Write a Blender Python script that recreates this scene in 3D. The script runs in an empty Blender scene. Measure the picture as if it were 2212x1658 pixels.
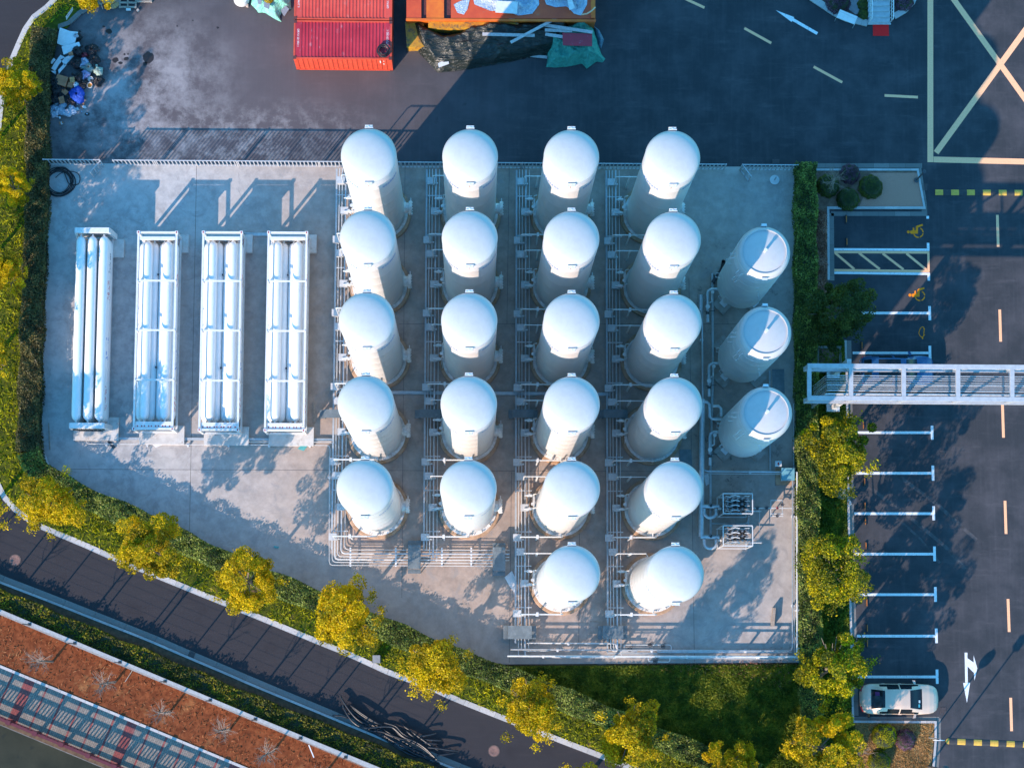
import bpy, math, random
import numpy as np
from mathutils import Matrix, Vector, Euler

SC = bpy.context.scene
COL = SC.collection
rad = math.radians
RND = random.Random(7)

# ------------------------------------------------------------------ camera
CAM_F, CAM_ROT, CAM_H = 4642.4, (0.1298, -0.0172, 0.0028), 131.718
_R = np.array(Euler(CAM_ROT, 'XYZ').to_matrix())

def P(u, v, z=0.0):
    """point of the place that stands at height z under survey point (u, v) of the aerial plan"""
    d = _R @ np.array([(u - 1106) / CAM_F, -(v - 829) / CAM_F, -1.0])
    t = (z - CAM_H) / d[2]
    return Vector((d[0] * t, d[1] * t, z))

def PL(pts, z=0.0):
    return [P(u, v, z) for u, v in pts]

# ------------------------------------------------------------------ mesh builder
class MB:
    def __init__(s):
        s.v, s.f, s.sm = [], [], []

    def add(s, vs, fs, smooth=False):
        o = len(s.v)
        s.v += [tuple(p) for p in vs]
        s.f += [tuple(i + o for i in f) for f in fs]
        s.sm += [smooth] * len(fs)
        return s

    def box(s, c, d, rz=0.0, M=None):
        hx, hy, hz = d[0] / 2, d[1] / 2, d[2] / 2
        vs = [Vector((x, y, z)) for z in (-hz, hz) for x, y in ((-hx, -hy), (hx, -hy), (hx, hy), (-hx, hy))]
        m = M if M is not None else Matrix.Rotation(rz, 3, 'Z')
        vs = [m @ p + Vector(c) for p in vs]
        return s.add(vs, [(3, 2, 1, 0), (4, 5, 6, 7), (0, 1, 5, 4), (1, 2, 6, 5), (2, 3, 7, 6), (3, 0, 4, 7)])

    def bar(s, a, b, w, h):
        a, b = Vector(a), Vector(b)
        d = (b - a)
        L = d.length
        if L < 1e-6:
            return s
        x = d / L
        up = Vector((0, 0, 1)) if abs(x.z) < .95 else Vector((0, 1, 0))
        y = up.cross(x).normalized()
        z = x.cross(y)
        m = Matrix((x, y, z)).transposed()
        return s.box((a + b) / 2, (L, w, h), M=m)

    def tube(s, pts, r, n=8, closed=False, cap=True):
        pts = [Vector(p) for p in pts]
        k = len(pts)
        rs = r if isinstance(r, (list, tuple)) else [r] * k
        vs, fs = [], []
        prev = None
        for i, p in enumerate(pts):
            if closed:
                t = pts[(i + 1) % k] - pts[i - 1]
            else:
                t = pts[min(i + 1, k - 1)] - pts[max(i - 1, 0)]
            t = t.normalized() if t.length > 1e-9 else Vector((0, 0, 1))
            if prev is None:
                up = Vector((0, 0, 1)) if abs(t.z) < .9 else Vector((1, 0, 0))
                x = up.cross(t).normalized()
            else:
                x = (prev - t * prev.dot(t))
                x = x.normalized() if x.length > 1e-6 else Vector((1, 0, 0))
            prev = x
            y = t.cross(x)
            for j in range(n):
                a = 2 * math.pi * j / n
                vs.append(p + (x * math.cos(a) + y * math.sin(a)) * rs[i])
        m = k if closed else k - 1
        for i in range(m):
            for j in range(n):
                a, b = i * n + j, i * n + (j + 1) % n
                c, d = ((i + 1) % k) * n + (j + 1) % n, ((i + 1) % k) * n + j
                fs.append((a, b, c, d))
        s.add(vs, fs, True)
        if cap and not closed:
            o = len(s.v) - len(vs)
            s.f.append(tuple(range(o + n - 1, o - 1, -1)))
            s.f.append(tuple(range(o + (k - 1) * n, o + k * n)))
            s.sm += [False, False]
        return s

    def lathe(s, prof, n=32, c=(0, 0, 0), M=None):
        vs, fs = [], []
        c = Vector(c)
        idx = []
        for r, z in prof:
            if r < 1e-6:
                p = Vector((0, 0, z))
                vs.append((M @ p if M else p) + c)
                idx.append([len(vs) - 1] * n)
            else:
                row = []
                for j in range(n):
                    a = 2 * math.pi * j / n
                    p = Vector((r * math.cos(a), r * math.sin(a), z))
                    vs.append((M @ p if M else p) + c)
                    row.append(len(vs) - 1)
                idx.append(row)
        for i in range(len(prof) - 1):
            A, B = idx[i], idx[i + 1]
            for j in range(n):
                q = [A[j], A[(j + 1) % n], B[(j + 1) % n], B[j]]
                u = []
                for t in q:
                    if t not in u:
                        u.append(t)
                if len(u) > 2:
                    fs.append(tuple(u))
        return s.add(vs, fs, True)

    def cyl(s, a, b, r, n=16, r2=None):
        return s.tube([a, b], [r, r if r2 is None else r2], n)

    def prism(s, poly, z0, z1):
        poly = [(p[0], p[1]) for p in poly]
        A = sum(poly[i - 1][0] * poly[i][1] - poly[i][0] * poly[i - 1][1] for i in range(len(poly)))
        if A < 0:
            poly = poly[::-1]
        n = len(poly)
        vs = [(x, y, z0) for x, y in poly] + [(x, y, z1) for x, y in poly]
        fs = [tuple(range(n - 1, -1, -1)), tuple(range(n, 2 * n))]
        fs += [(i, (i + 1) % n, (i + 1) % n + n, i + n) for i in range(n)]
        return s.add(vs, fs)

    def sheet(s, poly, z):
        poly = [(p[0], p[1]) for p in poly]
        A = sum(poly[i - 1][0] * poly[i][1] - poly[i][0] * poly[i - 1][1] for i in range(len(poly)))
        if A < 0:
            poly = poly[::-1]
        return s.add([(x, y, z) for x, y in poly], [tuple(range(len(poly)))])

    def strip(s, line, w0, w1, z0, z1):
        """kerb-like solid along a line between left offsets w0 and w1"""
        L, R = offset_line(line, w0), offset_line(line, w1)
        n = len(line)
        for i in range(n - 1):
            q = [L[i], L[i + 1], R[i + 1], R[i]]
            s.prism(q, z0, z1)
        return s

    def build(s, name, mat, parent=None, world=False, auto=38):
        me = bpy.data.meshes.new(name)
        vs = s.v
        if world and parent is not None:
            l = parent.location
            vs = [(x - l.x, y - l.y, z - l.z) for x, y, z in vs]
        me.from_pydata(vs, [], s.f)
        if any(s.sm):
            me.polygons.foreach_set('use_smooth', s.sm)
            me.set_sharp_from_angle(angle=rad(auto))
        me.validate()
        if mat is not None:
            me.materials.append(mat)
        o = bpy.data.objects.new(name, me)
        COL.objects.link(o)
        if parent is not None:
            o.parent = parent
        return o

def offset_line(line, d):
    pts = [Vector((p[0], p[1])) for p in line]
    out = []
    for i, p in enumerate(pts):
        a = pts[max(i - 1, 0)]
        b = pts[min(i + 1, len(pts) - 1)]
        t = (b - a).normalized()
        nrm = Vector((-t.y, t.x))
        out.append(p + nrm * d)
    return out

def smooth_line(pts, k=6):
    """Catmull-Rom through points"""
    pts = [Vector(p) for p in pts]
    out = []
    n = len(pts)
    for i in range(n - 1):
        p0, p1, p2, p3 = pts[max(i - 1, 0)], pts[i], pts[i + 1], pts[min(i + 2, n - 1)]
        for j in range(k):
            t = j / k
            out.append(0.5 * ((2 * p1) + (p2 - p0) * t + (2 * p0 - 5 * p1 + 4 * p2 - p3) * t * t + (3 * p1 - p0 - 3 * p2 + p3) * t ** 3))
    out.append(pts[-1])
    return out

def tag(o, label=None, cat=None, group=None, kind=None):
    if label: o['label'] = label
    if cat: o['category'] = cat
    if group: o['group'] = group
    if kind: o['kind'] = kind
    return o

def empty(name, loc=(0, 0, 0), rz=0.0):
    o = bpy.data.objects.new(name, None)
    o.empty_display_size = .3
    o.location = loc
    o.rotation_euler = (0, 0, rz)
    COL.objects.link(o)
    return o

def thing(name, label, cat, loc=(0, 0, 0), rz=0.0, group=None):
    return tag(empty(name, loc, rz), label, cat, group)

KIDS = {}
def dup(root, loc, rz=None, label=None, group=None, sc=None):
    def cp(o, parent):
        c = o.copy()
        COL.objects.link(c)
        c.parent = parent
        for ch in KIDS[o]:
            cp(ch, c)
        return c
    def collect(o, kids):
        KIDS[o] = kids.get(o, [])
        for ch in KIDS[o]:
            collect(ch, kids)
    if root not in KIDS:
        kids = {}
        for ob in bpy.data.objects:
            if ob.parent:
                kids.setdefault(ob.parent, []).append(ob)
        collect(root, kids)
    r = cp(root, None)
    r.location = loc
    if rz is not None: r.rotation_euler = (0, 0, rz)
    if sc is not None: r.scale = (sc, sc, sc) if not isinstance(sc, tuple) else sc
    if label: r['label'] = label
    if group: r['group'] = group
    return r

def text_geo(s, size=1.0):
    cu = bpy.data.curves.new('lettering', 'FONT')
    cu.body = s
    cu.size = size
    cu.align_x = 'CENTER'
    cu.align_y = 'CENTER'
    cu.resolution_u = 3
    ob = bpy.data.objects.new('lettering_source', cu)
    COL.objects.link(ob)
    dg = bpy.context.evaluated_depsgraph_get()
    me = ob.evaluated_get(dg).to_mesh()
    vs = [tuple(v.co) for v in me.vertices]
    fs = [tuple(p.vertices) for p in me.polygons]
    ob.evaluated_get(dg).to_mesh_clear()
    bpy.data.objects.remove(ob)
    bpy.data.curves.remove(cu)
    return vs, fs

# ------------------------------------------------------------------ materials
MATS = {}
def _nt(name):
    m = bpy.data.materials.new(name)
    m.use_nodes = True
    nt = m.node_tree
    return m, nt, nt.nodes, nt.links, nt.nodes['Principled BSDF']

def pm(name, c1, c2=None, scale=3.0, rough=.6, metal=0.0, bump=0.0, bscale=40.0, detail=6, lo=.35, hi=.65, spec=.5, coat=0.0, c3=None, s3=.6, t3=(.58, .72)):
    """noise-mottled principled material, coordinates fixed to the place"""
    if name in MATS: return MATS[name]
    m, nt, N, L, B = _nt(name)
    g = N.new('ShaderNodeNewGeometry')
    B.inputs['Roughness'].default_value = rough
    B.inputs['Metallic'].default_value = metal
    B.inputs['Specular IOR Level'].default_value = spec
    B.inputs['Coat Weight'].default_value = coat
    if c2 is None: c2 = tuple(x * .8 for x in c1)
    no = N.new('ShaderNodeTexNoise'); no.inputs['Scale'].default_value = scale; no.inputs['Detail'].default_value = detail
    no.inputs['Roughness'].default_value = .62
    L.new(g.outputs['Position'], no.inputs['Vector'])
    cr = N.new('ShaderNodeValToRGB')
    cr.color_ramp.elements[0].position = lo; cr.color_ramp.elements[0].color = (*c2, 1)
    cr.color_ramp.elements[1].position = hi; cr.color_ramp.elements[1].color = (*c1, 1)
    L.new(no.outputs['Fac'], cr.inputs['Fac'])
    col = cr.outputs['Color']
    if c3 is not None:
        n3 = N.new('ShaderNodeTexNoise'); n3.inputs['Scale'].default_value = s3; n3.inputs['Detail'].default_value = 8
        n3.inputs['Roughness'].default_value = .7
        L.new(g.outputs['Position'], n3.inputs['Vector'])
        r3 = N.new('ShaderNodeMapRange'); r3.inputs[1].default_value = t3[0]; r3.inputs[2].default_value = t3[1]
        L.new(n3.outputs['Fac'], r3.inputs[0])
        mx = N.new('ShaderNodeMix'); mx.data_type = 'RGBA'
        L.new(r3.outputs[0], mx.inputs[0]); L.new(col, mx.inputs[6]); mx.inputs[7].default_value = (*c3, 1)
        col = mx.outputs[2]
    L.new(col, B.inputs['Base Color'])
    if bump > 0:
        nb = N.new('ShaderNodeTexNoise'); nb.inputs['Scale'].default_value = bscale; nb.inputs['Detail'].default_value = 4
        L.new(g.outputs['Position'], nb.inputs['Vector'])
        bu = N.new('ShaderNodeBump'); bu.inputs['Strength'].default_value = bump; bu.inputs['Distance'].default_value = .02
        L.new(nb.outputs['Fac'], bu.inputs['Height']); L.new(bu.outputs['Normal'], B.inputs['Normal'])
    MATS[name] = m
    return m

class G:
    """tiny helper for hand-made node graphs"""
    def __init__(s, name):
        s.m, s.nt, s.N, s.L, s.B = _nt(name)
        s.geo = s.N.new('ShaderNodeNewGeometry')
        s.pos = s.geo.outputs['Position']
    def noise(s, scale, detail=6, rough=.6, vec=None, dist=0.0):
        n = s.N.new('ShaderNodeTexNoise'); n.inputs['Scale'].default_value = scale; n.inputs['Detail'].default_value = detail
        n.inputs['Roughness'].default_value = rough; n.inputs['Distortion'].default_value = dist
        s.L.new(vec or s.pos, n.inputs['Vector'])
        return n.outputs['Fac']
    def map(s, x, a, b, c=0.0, d=1.0):
        n = s.N.new('ShaderNodeMapRange')
        n.inputs[1].default_value = a; n.inputs[2].default_value = b; n.inputs[3].default_value = c; n.inputs[4].default_value = d
        s.L.new(x, n.inputs[0]); return n.outputs[0]
    def mix(s, f, a, b):
        n = s.N.new('ShaderNodeMix'); n.data_type = 'RGBA'
        if isinstance(f, (int, float)): n.inputs[0].default_value = f
        else: s.L.new(f, n.inputs[0])
        for i, q in ((6, a), (7, b)):
            if isinstance(q, tuple): n.inputs[i].default_value = (*q, 1)
            else: s.L.new(q, n.inputs[i])
        return n.outputs[2]
    def math(s, op, a, b=None):
        n = s.N.new('ShaderNodeMath'); n.operation = op
        for i, q in ((0, a), (1, b)):
            if q is None: continue
            if isinstance(q, (int, float)): n.inputs[i].default_value = q
            else: s.L.new(q, n.inputs[i])
        return n.outputs[0]
    def near(s, p, r0, r1, sc=(1, 1, 1), rz=0.0):
        """1 near point p, falling to 0 (elliptic)"""
        mp = s.N.new('ShaderNodeMapping'); mp.vector_type = 'TEXTURE'
        mp.inputs['Location'].default_value = (p[0], p[1], 0); mp.inputs['Rotation'].default_value = (0, 0, rz); mp.inputs['Scale'].default_value = sc
        s.L.new(s.pos, mp.inputs['Vector'])
        ln = s.N.new('ShaderNodeVectorMath'); ln.operation = 'LENGTH'
        s.L.new(mp.outputs[0], ln.inputs[0])
        return s.map(ln.outputs['Value'], r0, r1, 1, 0)
    def scaled(s, sc, rz=0.0):
        mp = s.N.new('ShaderNodeMapping')
        mp.inputs['Rotation'].default_value = (0, 0, rz); mp.inputs['Scale'].default_value = sc
        s.L.new(s.pos, mp.inputs['Vector']); return mp.outputs[0]
    def bump(s, h, st=.4, dist=.02):
        b = s.N.new('ShaderNodeBump'); b.inputs['Strength'].default_value = st; b.inputs['Distance'].default_value = dist
        s.L.new(h, b.inputs['Height']); s.L.new(b.outputs['Normal'], s.B.inputs['Normal'])
    def col(s, c, rough=.8, spec=.3):
        s.L.new(c, s.B.inputs['Base Color'])
        if isinstance(rough, (int, float)): s.B.inputs['Roughness'].default_value = rough
        else: s.L.new(rough, s.B.inputs['Roughness'])
        s.B.inputs['Specular IOR Level'].default_value = spec
        return s.m

def leaf_mat(name, dark, mid, light, trans=.35, cs=.5, rough=.6):
    if name in MATS: return MATS[name]
    g = G(name)
    ri = g.geo.outputs['Random Per Island']
    cr = g.N.new('ShaderNodeValToRGB'); e = cr.color_ramp.elements
    e[0].position = 0; e[0].color = (*dark, 1); e[1].position = 1; e[1].color = (*light, 1)
    k = e.new(.5); k.color = (*mid, 1)
    cl = g.noise(cs, 3, .5)
    f = g.math('ADD', g.math('MULTIPLY', ri, .6), g.map(cl, .35, .65, -.1, .5))
    g.L.new(f, cr.inputs['Fac'])
    g.L.new(cr.outputs['Color'], g.B.inputs['Base Color'])
    g.B.inputs['Roughness'].default_value = rough
    g.B.inputs['Specular IOR Level'].default_value = .25
    tr = g.N.new('ShaderNodeBsdfTranslucent')
    g.L.new(cr.outputs['Color'], tr.inputs['Color'])
    mx = g.N.new('ShaderNodeMixShader'); mx.inputs[0].default_value = trans
    g.L.new(g.B.outputs[0], mx.inputs[1]); g.L.new(tr.outputs[0], mx.inputs[2])
    out = g.N['Material Output']
    g.L.new(mx.outputs[0], out.inputs['Surface'])
    MATS[name] = g.m
    return g.m

def leaves_mesh(name, C, size, mat, seed=0, up=.5, asp=.6):
    """many leaf-sized rhombic faces at centres C (n,3)"""
    rs = np.random.RandomState(seed)
    n = len(C)
    nr = rs.normal(size=(n, 3)); nr[:, 2] = np.abs(nr[:, 2]) + up
    nr /= np.linalg.norm(nr, axis=1)[:, None]
    t = rs.normal(size=(n, 3)); t -= nr * (t * nr).sum(1)[:, None]; t /= np.linalg.norm(t, axis=1)[:, None]
    b = np.cross(nr, t)
    sz = (np.asarray(size) * rs.uniform(.65, 1.35, n))[:, None] / 2
    V = np.empty((n, 4, 3))
    V[:, 0] = C + t * sz; V[:, 1] = C + b * sz * asp; V[:, 2] = C - t * sz; V[:, 3] = C - b * sz * asp
    me = bpy.data.meshes.new(name)
    me.vertices.add(n * 4); me.vertices.foreach_set('co', V.ravel())
    me.loops.add(n * 4); me.loops.foreach_set('vertex_index', np.arange(n * 4, dtype=np.int32))
    me.polygons.add(n); me.polygons.foreach_set('loop_start', np.arange(0, n * 4, 4, dtype=np.int32))
    me.polygons.foreach_set('loop_total', np.full(n, 4, dtype=np.int32))
    me.update(); me.validate()
    me.materials.append(mat)
    return me

def link_mesh(name, me, parent=None, loc=None):
    o = bpy.data.objects.new(name, me); COL.objects.link(o)
    if parent is not None: o.parent = parent
    if loc is not None: o.location = loc
    return o

def in_poly(pts, poly):
    x, y = pts[:, 0], pts[:, 1]
    ins = np.zeros(len(pts), bool)
    n = len(poly)
    for i in range(n):
        x0, y0 = poly[i][0], poly[i][1]; x1, y1 = poly[i - 1][0], poly[i - 1][1]
        c = ((y0 > y) != (y1 > y)) & (x < (x1 - x0) * (y - y0) / (y1 - y0 + 1e-12) + x0)
        ins ^= c
    return ins

def scatter_poly(poly, n, seed=0):
    rs = np.random.RandomState(seed)
    a = np.array([(p[0], p[1]) for p in poly]); lo, hi = a.min(0), a.max(0)
    area = (hi - lo).prod()
    pts = rs.uniform(lo, hi, size=(n * 3 + 1000, 2))
    pts = pts[in_poly(pts, a)]
    return pts[:n]
# ------------------------------------------------------------------ camera, sun, sky
cam_d = bpy.data.cameras.new('camera'); cam_d.sensor_width = 36; cam_d.lens = 36 * CAM_F / 2212
cam_d.clip_start = 1; cam_d.clip_end = 2000
cam = bpy.data.objects.new('camera', cam_d); COL.objects.link(cam)
cam.location = (0, 0, CAM_H); cam.rotation_euler = CAM_ROT
SC.camera = cam

SUN_EL, SUN_AZ = rad(26.0), rad(37.7)          # azimuth of the direction the shadows fall, from +Y towards +X
sdir = Vector((math.sin(SUN_AZ) * math.cos(SUN_EL), math.cos(SUN_AZ) * math.cos(SUN_EL), -math.sin(SUN_EL)))
sun_d = bpy.data.lights.new('sun', 'SUN'); sun_d.energy = 2.7; sun_d.angle = rad(.5); sun_d.color = (1.0, .79, .64)
sun = bpy.data.objects.new('sun', sun_d); COL.objects.link(sun)
sun.rotation_euler = sdir.to_track_quat('-Z', 'Y').to_euler()
sun.location = (-40, -40, 60)

W = bpy.data.worlds.new('World'); SC.world = W; W.use_nodes = True
wn = W.node_tree.nodes; wl = W.node_tree.links
bg = wn['Background']
sky = wn.new('ShaderNodeTexSky'); sky.sky_type = 'NISHITA'; sky.sun_disc = False
sky.sun_elevation = SUN_EL; sky.sun_rotation = math.pi + SUN_AZ
sky.air_density = 1.6; sky.dust_density = 0.2; sky.ozone_density = 6.0
tint = wn.new('ShaderNodeMix'); tint.data_type = 'RGBA'; tint.blend_type = 'MULTIPLY'; tint.inputs[0].default_value = 1
wl.new(sky.outputs[0], tint.inputs[6]); tint.inputs[7].default_value = (.36, .86, 1.0, 1)
wl.new(tint.outputs[2], bg.inputs['Color']); bg.inputs['Strength'].default_value = .15

SC.view_settings.view_transform = 'Standard'; SC.view_settings.look = 'None'
SC.view_settings.gamma = 1.0; SC.view_settings.exposure = 1.62
SC.view_settings.use_curve_mapping = False
SC.cycles.max_bounces = 8; SC.cycles.diffuse_bounces = 6; SC.cycles.transparent_max_bounces = 4
SC.cycles.use_denoising = True
# ------------------------------------------------------------------ the setting: ground, roads, slab, water
def stone_mat(name, a, b):
    g = G(name)
    ri = g.geo.outputs['Random Per Island']
    c = g.mix(ri, a, b)
    c = g.mix(g.map(g.noise(9, 8, .7), .5, .75), c, tuple(x * .62 for x in a))
    g.bump(g.noise(60, 3), .25)
    return g.col(c, .85)

M_KERB = stone_mat('granite_kerb', (.22, .20, .185), (.15, .14, .13))
M_KERBW = stone_mat('pale_kerb', (.50, .46, .44), (.38, .36, .35))

# --- asphalt
g = G('asphalt')
fine = g.noise(55, 4, .7)
c = g.mix(g.map(fine, .3, .7), (.022, .025, .029), (.046, .047, .053))
c = g.mix(g.map(g.noise(.45, 7, .65), .42, .68, 0, .75), c, (.074, .068, .074))
c = g.mix(g.map(g.noise(1.0, 6, .7, g.scaled((.35, 2.0, 1), .10)), .55, .80, 0, .22), c, (.19, .16, .165))
yard = g.near(P(400, 190), 5, 20, (1.3, .55, 1))
c = g.mix(g.math('MULTIPLY', yard, .55), c, (.135, .108, .112))
dust = g.near(P(270, 210), 2, 9, (.9, .75, 1), .3)
c = g.mix(g.math('MULTIPLY', dust, g.map(g.noise(.55, 9, .72), .40, .62)), c, (.33, .30, .30))
dust2 = g.near(P(520, 310), 1, 6, (1.6, .5, 1), .1)
c = g.mix(g.math('MULTIPLY', dust2, g.map(g.noise(1.1, 10, .74), .46, .70, 0, .8)), c, (.40, .37, .36))
oil = g.map(g.noise(.9, 6, .6), .66, .74)
c = g.mix(g.math('MULTIPLY', oil, .55), c, (.03, .027, .03))
# parallel tyre sweeps on the car park road
sw = g.map(g.noise(2.2, 3, .5, g.scaled((2.2, .10, 1), -.02)), .5, .8, 0, .09)
c = g.mix(sw, c, (.16, .14, .15))
g.bump(fine, .35, .01)
M_ASPH = g.col(c, .88, .25)

g = G('service_asphalt')
fine = g.noise(60, 4, .7)
c = g.mix(g.map(fine, .3, .7), (.021, .020, .023), (.043, .039, .044))
ang = math.atan2(*(lambda d: (d.y, d.x))(P(553, 1336) - P(250, 1212)))
c = g.mix(g.map(g.noise(1.6, 5, .7, g.scaled((.25, 2.4, 1), -ang)), .5, .8, 0, .28), c, (.065, .052, .052))
c = g.mix(g.map(g.noise(.5, 6), .55, .7, 0, .5), c, (.022, .019, .022))
c = g.mix(g.map(g.noise(2.7, 2), .74, .77, 0, .55), c, (.10, .035, .028))
g.bump(fine, .35, .01)
M_ROAD = g.col(c, .9, .25)

# --- concrete slab
g = G('concrete')
big = g.noise(.35, 8, .65)
med = g.noise(1.6, 9, .72)
fine = g.noise(30, 5, .7)
c = g.mix(g.map(big, .35, .65), (.30, .29, .285), (.44, .42, .40))
c = g.mix(g.map(med, .42, .66, 0, .8), c, (.55, .52, .50))
c = g.mix(g.map(fine, .35, .75, 0, .35), c, (.26, .24, .23))
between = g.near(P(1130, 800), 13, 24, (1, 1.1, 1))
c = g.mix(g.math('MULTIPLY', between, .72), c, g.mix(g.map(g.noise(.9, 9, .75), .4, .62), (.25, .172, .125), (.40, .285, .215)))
wet = g.map(g.noise(1.1, 10, .8), .565, .60)
we = g.math('MAXIMUM', g.near(P(1570, 990), 1, 5.5), g.near(P(1590, 640), .5, 5))
c = g.mix(g.math('MULTIPLY', wet, g.math('MULTIPLY', we, .8)), c, (.10, .09, .085))
rust = g.map(g.noise(.8, 9, .75), .60, .68)
c = g.mix(g.math('MULTIPLY', rust, .30), c, (.36, .25, .17))
grey = g.map(g.noise(.7, 7, .7, None, 1.5), .54, .66)
c = g.mix(g.math('MULTIPLY', grey, .60), c, (.25, .235, .23))
spots = g.map(g.noise(3.3, 10, .85), .645, .68)
c = g.mix(g.math('MULTIPLY', spots, .6), c, (.12, .10, .095))
g.bump(fine, .2, .01)
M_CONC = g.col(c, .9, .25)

g = G('lawn_soil')
c = g.mix(g.map(g.noise(2.5, 8, .7), .4, .62), (.045, .055, .010), (.10, .11, .012))
c = g.mix(g.map(g.noise(.8, 8, .7), .60, .68), c, (.20, .11, .07))
M_LAWN = g.col(c, .95, .1)
M_DRY = pm('dry_bed_soil', (.24, .15, .105), (.15, .085, .06), 5, .95, bump=.5, bscale=30, c3=(.10, .085, .05), s3=.7, spec=.1)
M_MULCH = pm('gravel_mulch', (.48, .25, .18), (.32, .16, .115), 22, .95, bump=.5, bscale=60, spec=.1)
M_REDGRASS = pm('withered_grass_soil', (.23, .068, .026), (.12, .032, .013), 3.5, .95, bump=.6, bscale=35, c3=(.30, .13, .05), s3=.5, spec=.1)
M_DIRT = pm('bare_dirt', (.17, .105, .065), (.095, .06, .04), 4, .95, bump=.5, spec=.1)
M_WHITE_MARK = pm('white_road_paint', (.78, .77, .76), (.62, .60, .59), 14, .7, spec=.3, c3=(.30, .28, .28), s3=7, t3=(.55, .68))
M_YELLOW_MARK = pm('cream_road_paint', (.98, .47, .25), (.84, .40, .20), 14, .7, spec=.3, c3=(.26, .21, .15), s3=7, t3=(.62, .74))
M_YELLOW2 = pm('yellow_road_paint', (.95, .25, .002), (.85, .20, .002), 14, .7, spec=.3, c3=(.2, .11, .03), s3=9, t3=(.62, .72))

# promenade line (runs from upper left to lower right)
PA, PB = P(0, 1441), P(523, 1658)
pdir = (PB - PA).normalized(); pn = Vector((pdir.y, -pdir.x, 0))      # pn points to the water (south-west)
if pn.y > 0: pn = -pn
WE = P(0, 1552)                                                        # a point on the water edge
pw = (WE - PA).dot(pn)
def along(t, w, z=0.0):
    q = PA + pdir * t + pn * w
    return Vector((q.x, q.y, z))

mb = MB(); mb.sheet([along(-300, pw + .3), along(300, pw + .3), along(300, -400), along(-300, -400)], -.06)
tag(mb.build('ground', M_DIRT), kind='structure')
mb = MB()
g = G('pond_water')
c = g.mix(g.map(g.noise(.35, 6, .6), .35, .65), (.020, .021, .012), (.042, .040, .024))
c = g.mix(g.map(g.noise(.9, 5), .62, .70), c, (.02, .022, .016))
g.bump(g.noise(1.2, 3), .06, .05)
M_WATER = g.col(c, .45, .2)
mb.sheet([along(-300, pw - .5), along(300, pw - .5), along(300, 300), along(-300, 300)], -1.6)
tag(mb.build('water', M_WATER), kind='structure')
mb = MB(); q = [along(-300, pw), along(300, pw), along(300, pw + .35), along(-300, pw + .35)]; mb.prism(q, -2.5, -.07)
tag(mb.build('bank', pm('bank_stone', (.20, .18, .16), (.12, .11, .10), 3, .9)), kind='structure')

ASPH_POLY = PL([(98, 368), (98, 255), (125, 62), (144, 62), (175, 32), (233, 3), (300, -420), (3300, -420), (3300, 2500), (1780, 2500), (1722, 1500), (1722, 368)])
mb = MB(); mb.sheet(ASPH_POLY, 0)
road = tag(mb.build('road', M_ASPH), kind='structure')

KL = [(230, -140), (165, -70), (112, 0), (62, 42), (30, 107), (10, 160), (0, 205), (-10, 300), (-16, 420), (-20, 560), (-24, 760), (-22, 930), (-14, 1030), (2, 1072), (32.5, 1107), (82.6, 1140), (139, 1164), (200, 1190), (250, 1212.5), (400, 1274), (553, 1336), (686, 1391), (748, 1416), (803, 1441), (843, 1459), (923, 1487.5), (966, 1507.5), (1043, 1538.7), (1189, 1596), (1319, 1646), (1450, 1697), (1700, 1793), (2000, 1900)]
KLW = [Vector((q.x, q.y)) for q in smooth_line(PL(KL), 5)]
LOWK = [(-500, 1010), (-200, 1148), (0, 1240), (120, 1286), (193, 1315), (323, 1366), (410, 1403.6), (510, 1446), (553, 1465), (683, 1518.7), (948, 1628.8), (1100, 1690), (1500, 1850)]
LOWKW = [Vector((q.x, q.y)) for q in PL(LOWK)]
rp = [(q.x, q.y) for q in KLW] + [(q.x, q.y) for q in PL([(2000, 2050), (1500, 1855)])] + [(q.x, q.y) for q in LOWKW[::-1]] + [(q.x, q.y) for q in PL([(-500, -140)])]
mb = MB(); mb.sheet(rp, -.004)
sroad = tag(mb.build('service_road', M_ROAD), kind='structure')

SLAB = [(100, 353), (1718, 361), (1724, 900), (1729, 1430), (1090, 1434), (900, 1402), (760, 1342), (560, 1242), (300, 1117), (150, 1040), (78, 1000)]
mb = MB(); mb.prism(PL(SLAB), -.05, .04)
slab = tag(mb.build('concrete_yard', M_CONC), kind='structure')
M_JOINT = pm('joint_tar', (.10, .085, .08), (.15, .13, .12), 5, .9)
mb = MB()
for a, b in (((425, 357), (409, 1170)), ((140, 1013), (1720, 1019)), ((862, 700), (1720, 700)), ((1105, 1019), (1100, 1430)), ((875, 362), (868, 1290)), ((1488, 600), (1500, 1428)), ((1100, 362), (1095, 700)), ((1255, 700), (1250, 1400))):
    A, B = P(*a), P(*b); d = (B - A).normalized(); nn = Vector((-d.y, d.x, 0)) * .013
    mb.sheet([A + nn, A - nn, B - nn, B + nn], .0437)
tag(mb.build('expansion_joint', M_JOINT, slab))

# --- lawns and beds
lawn_poly = [(q.x, q.y) for q in offset_line(KLW, .30)]
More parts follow.
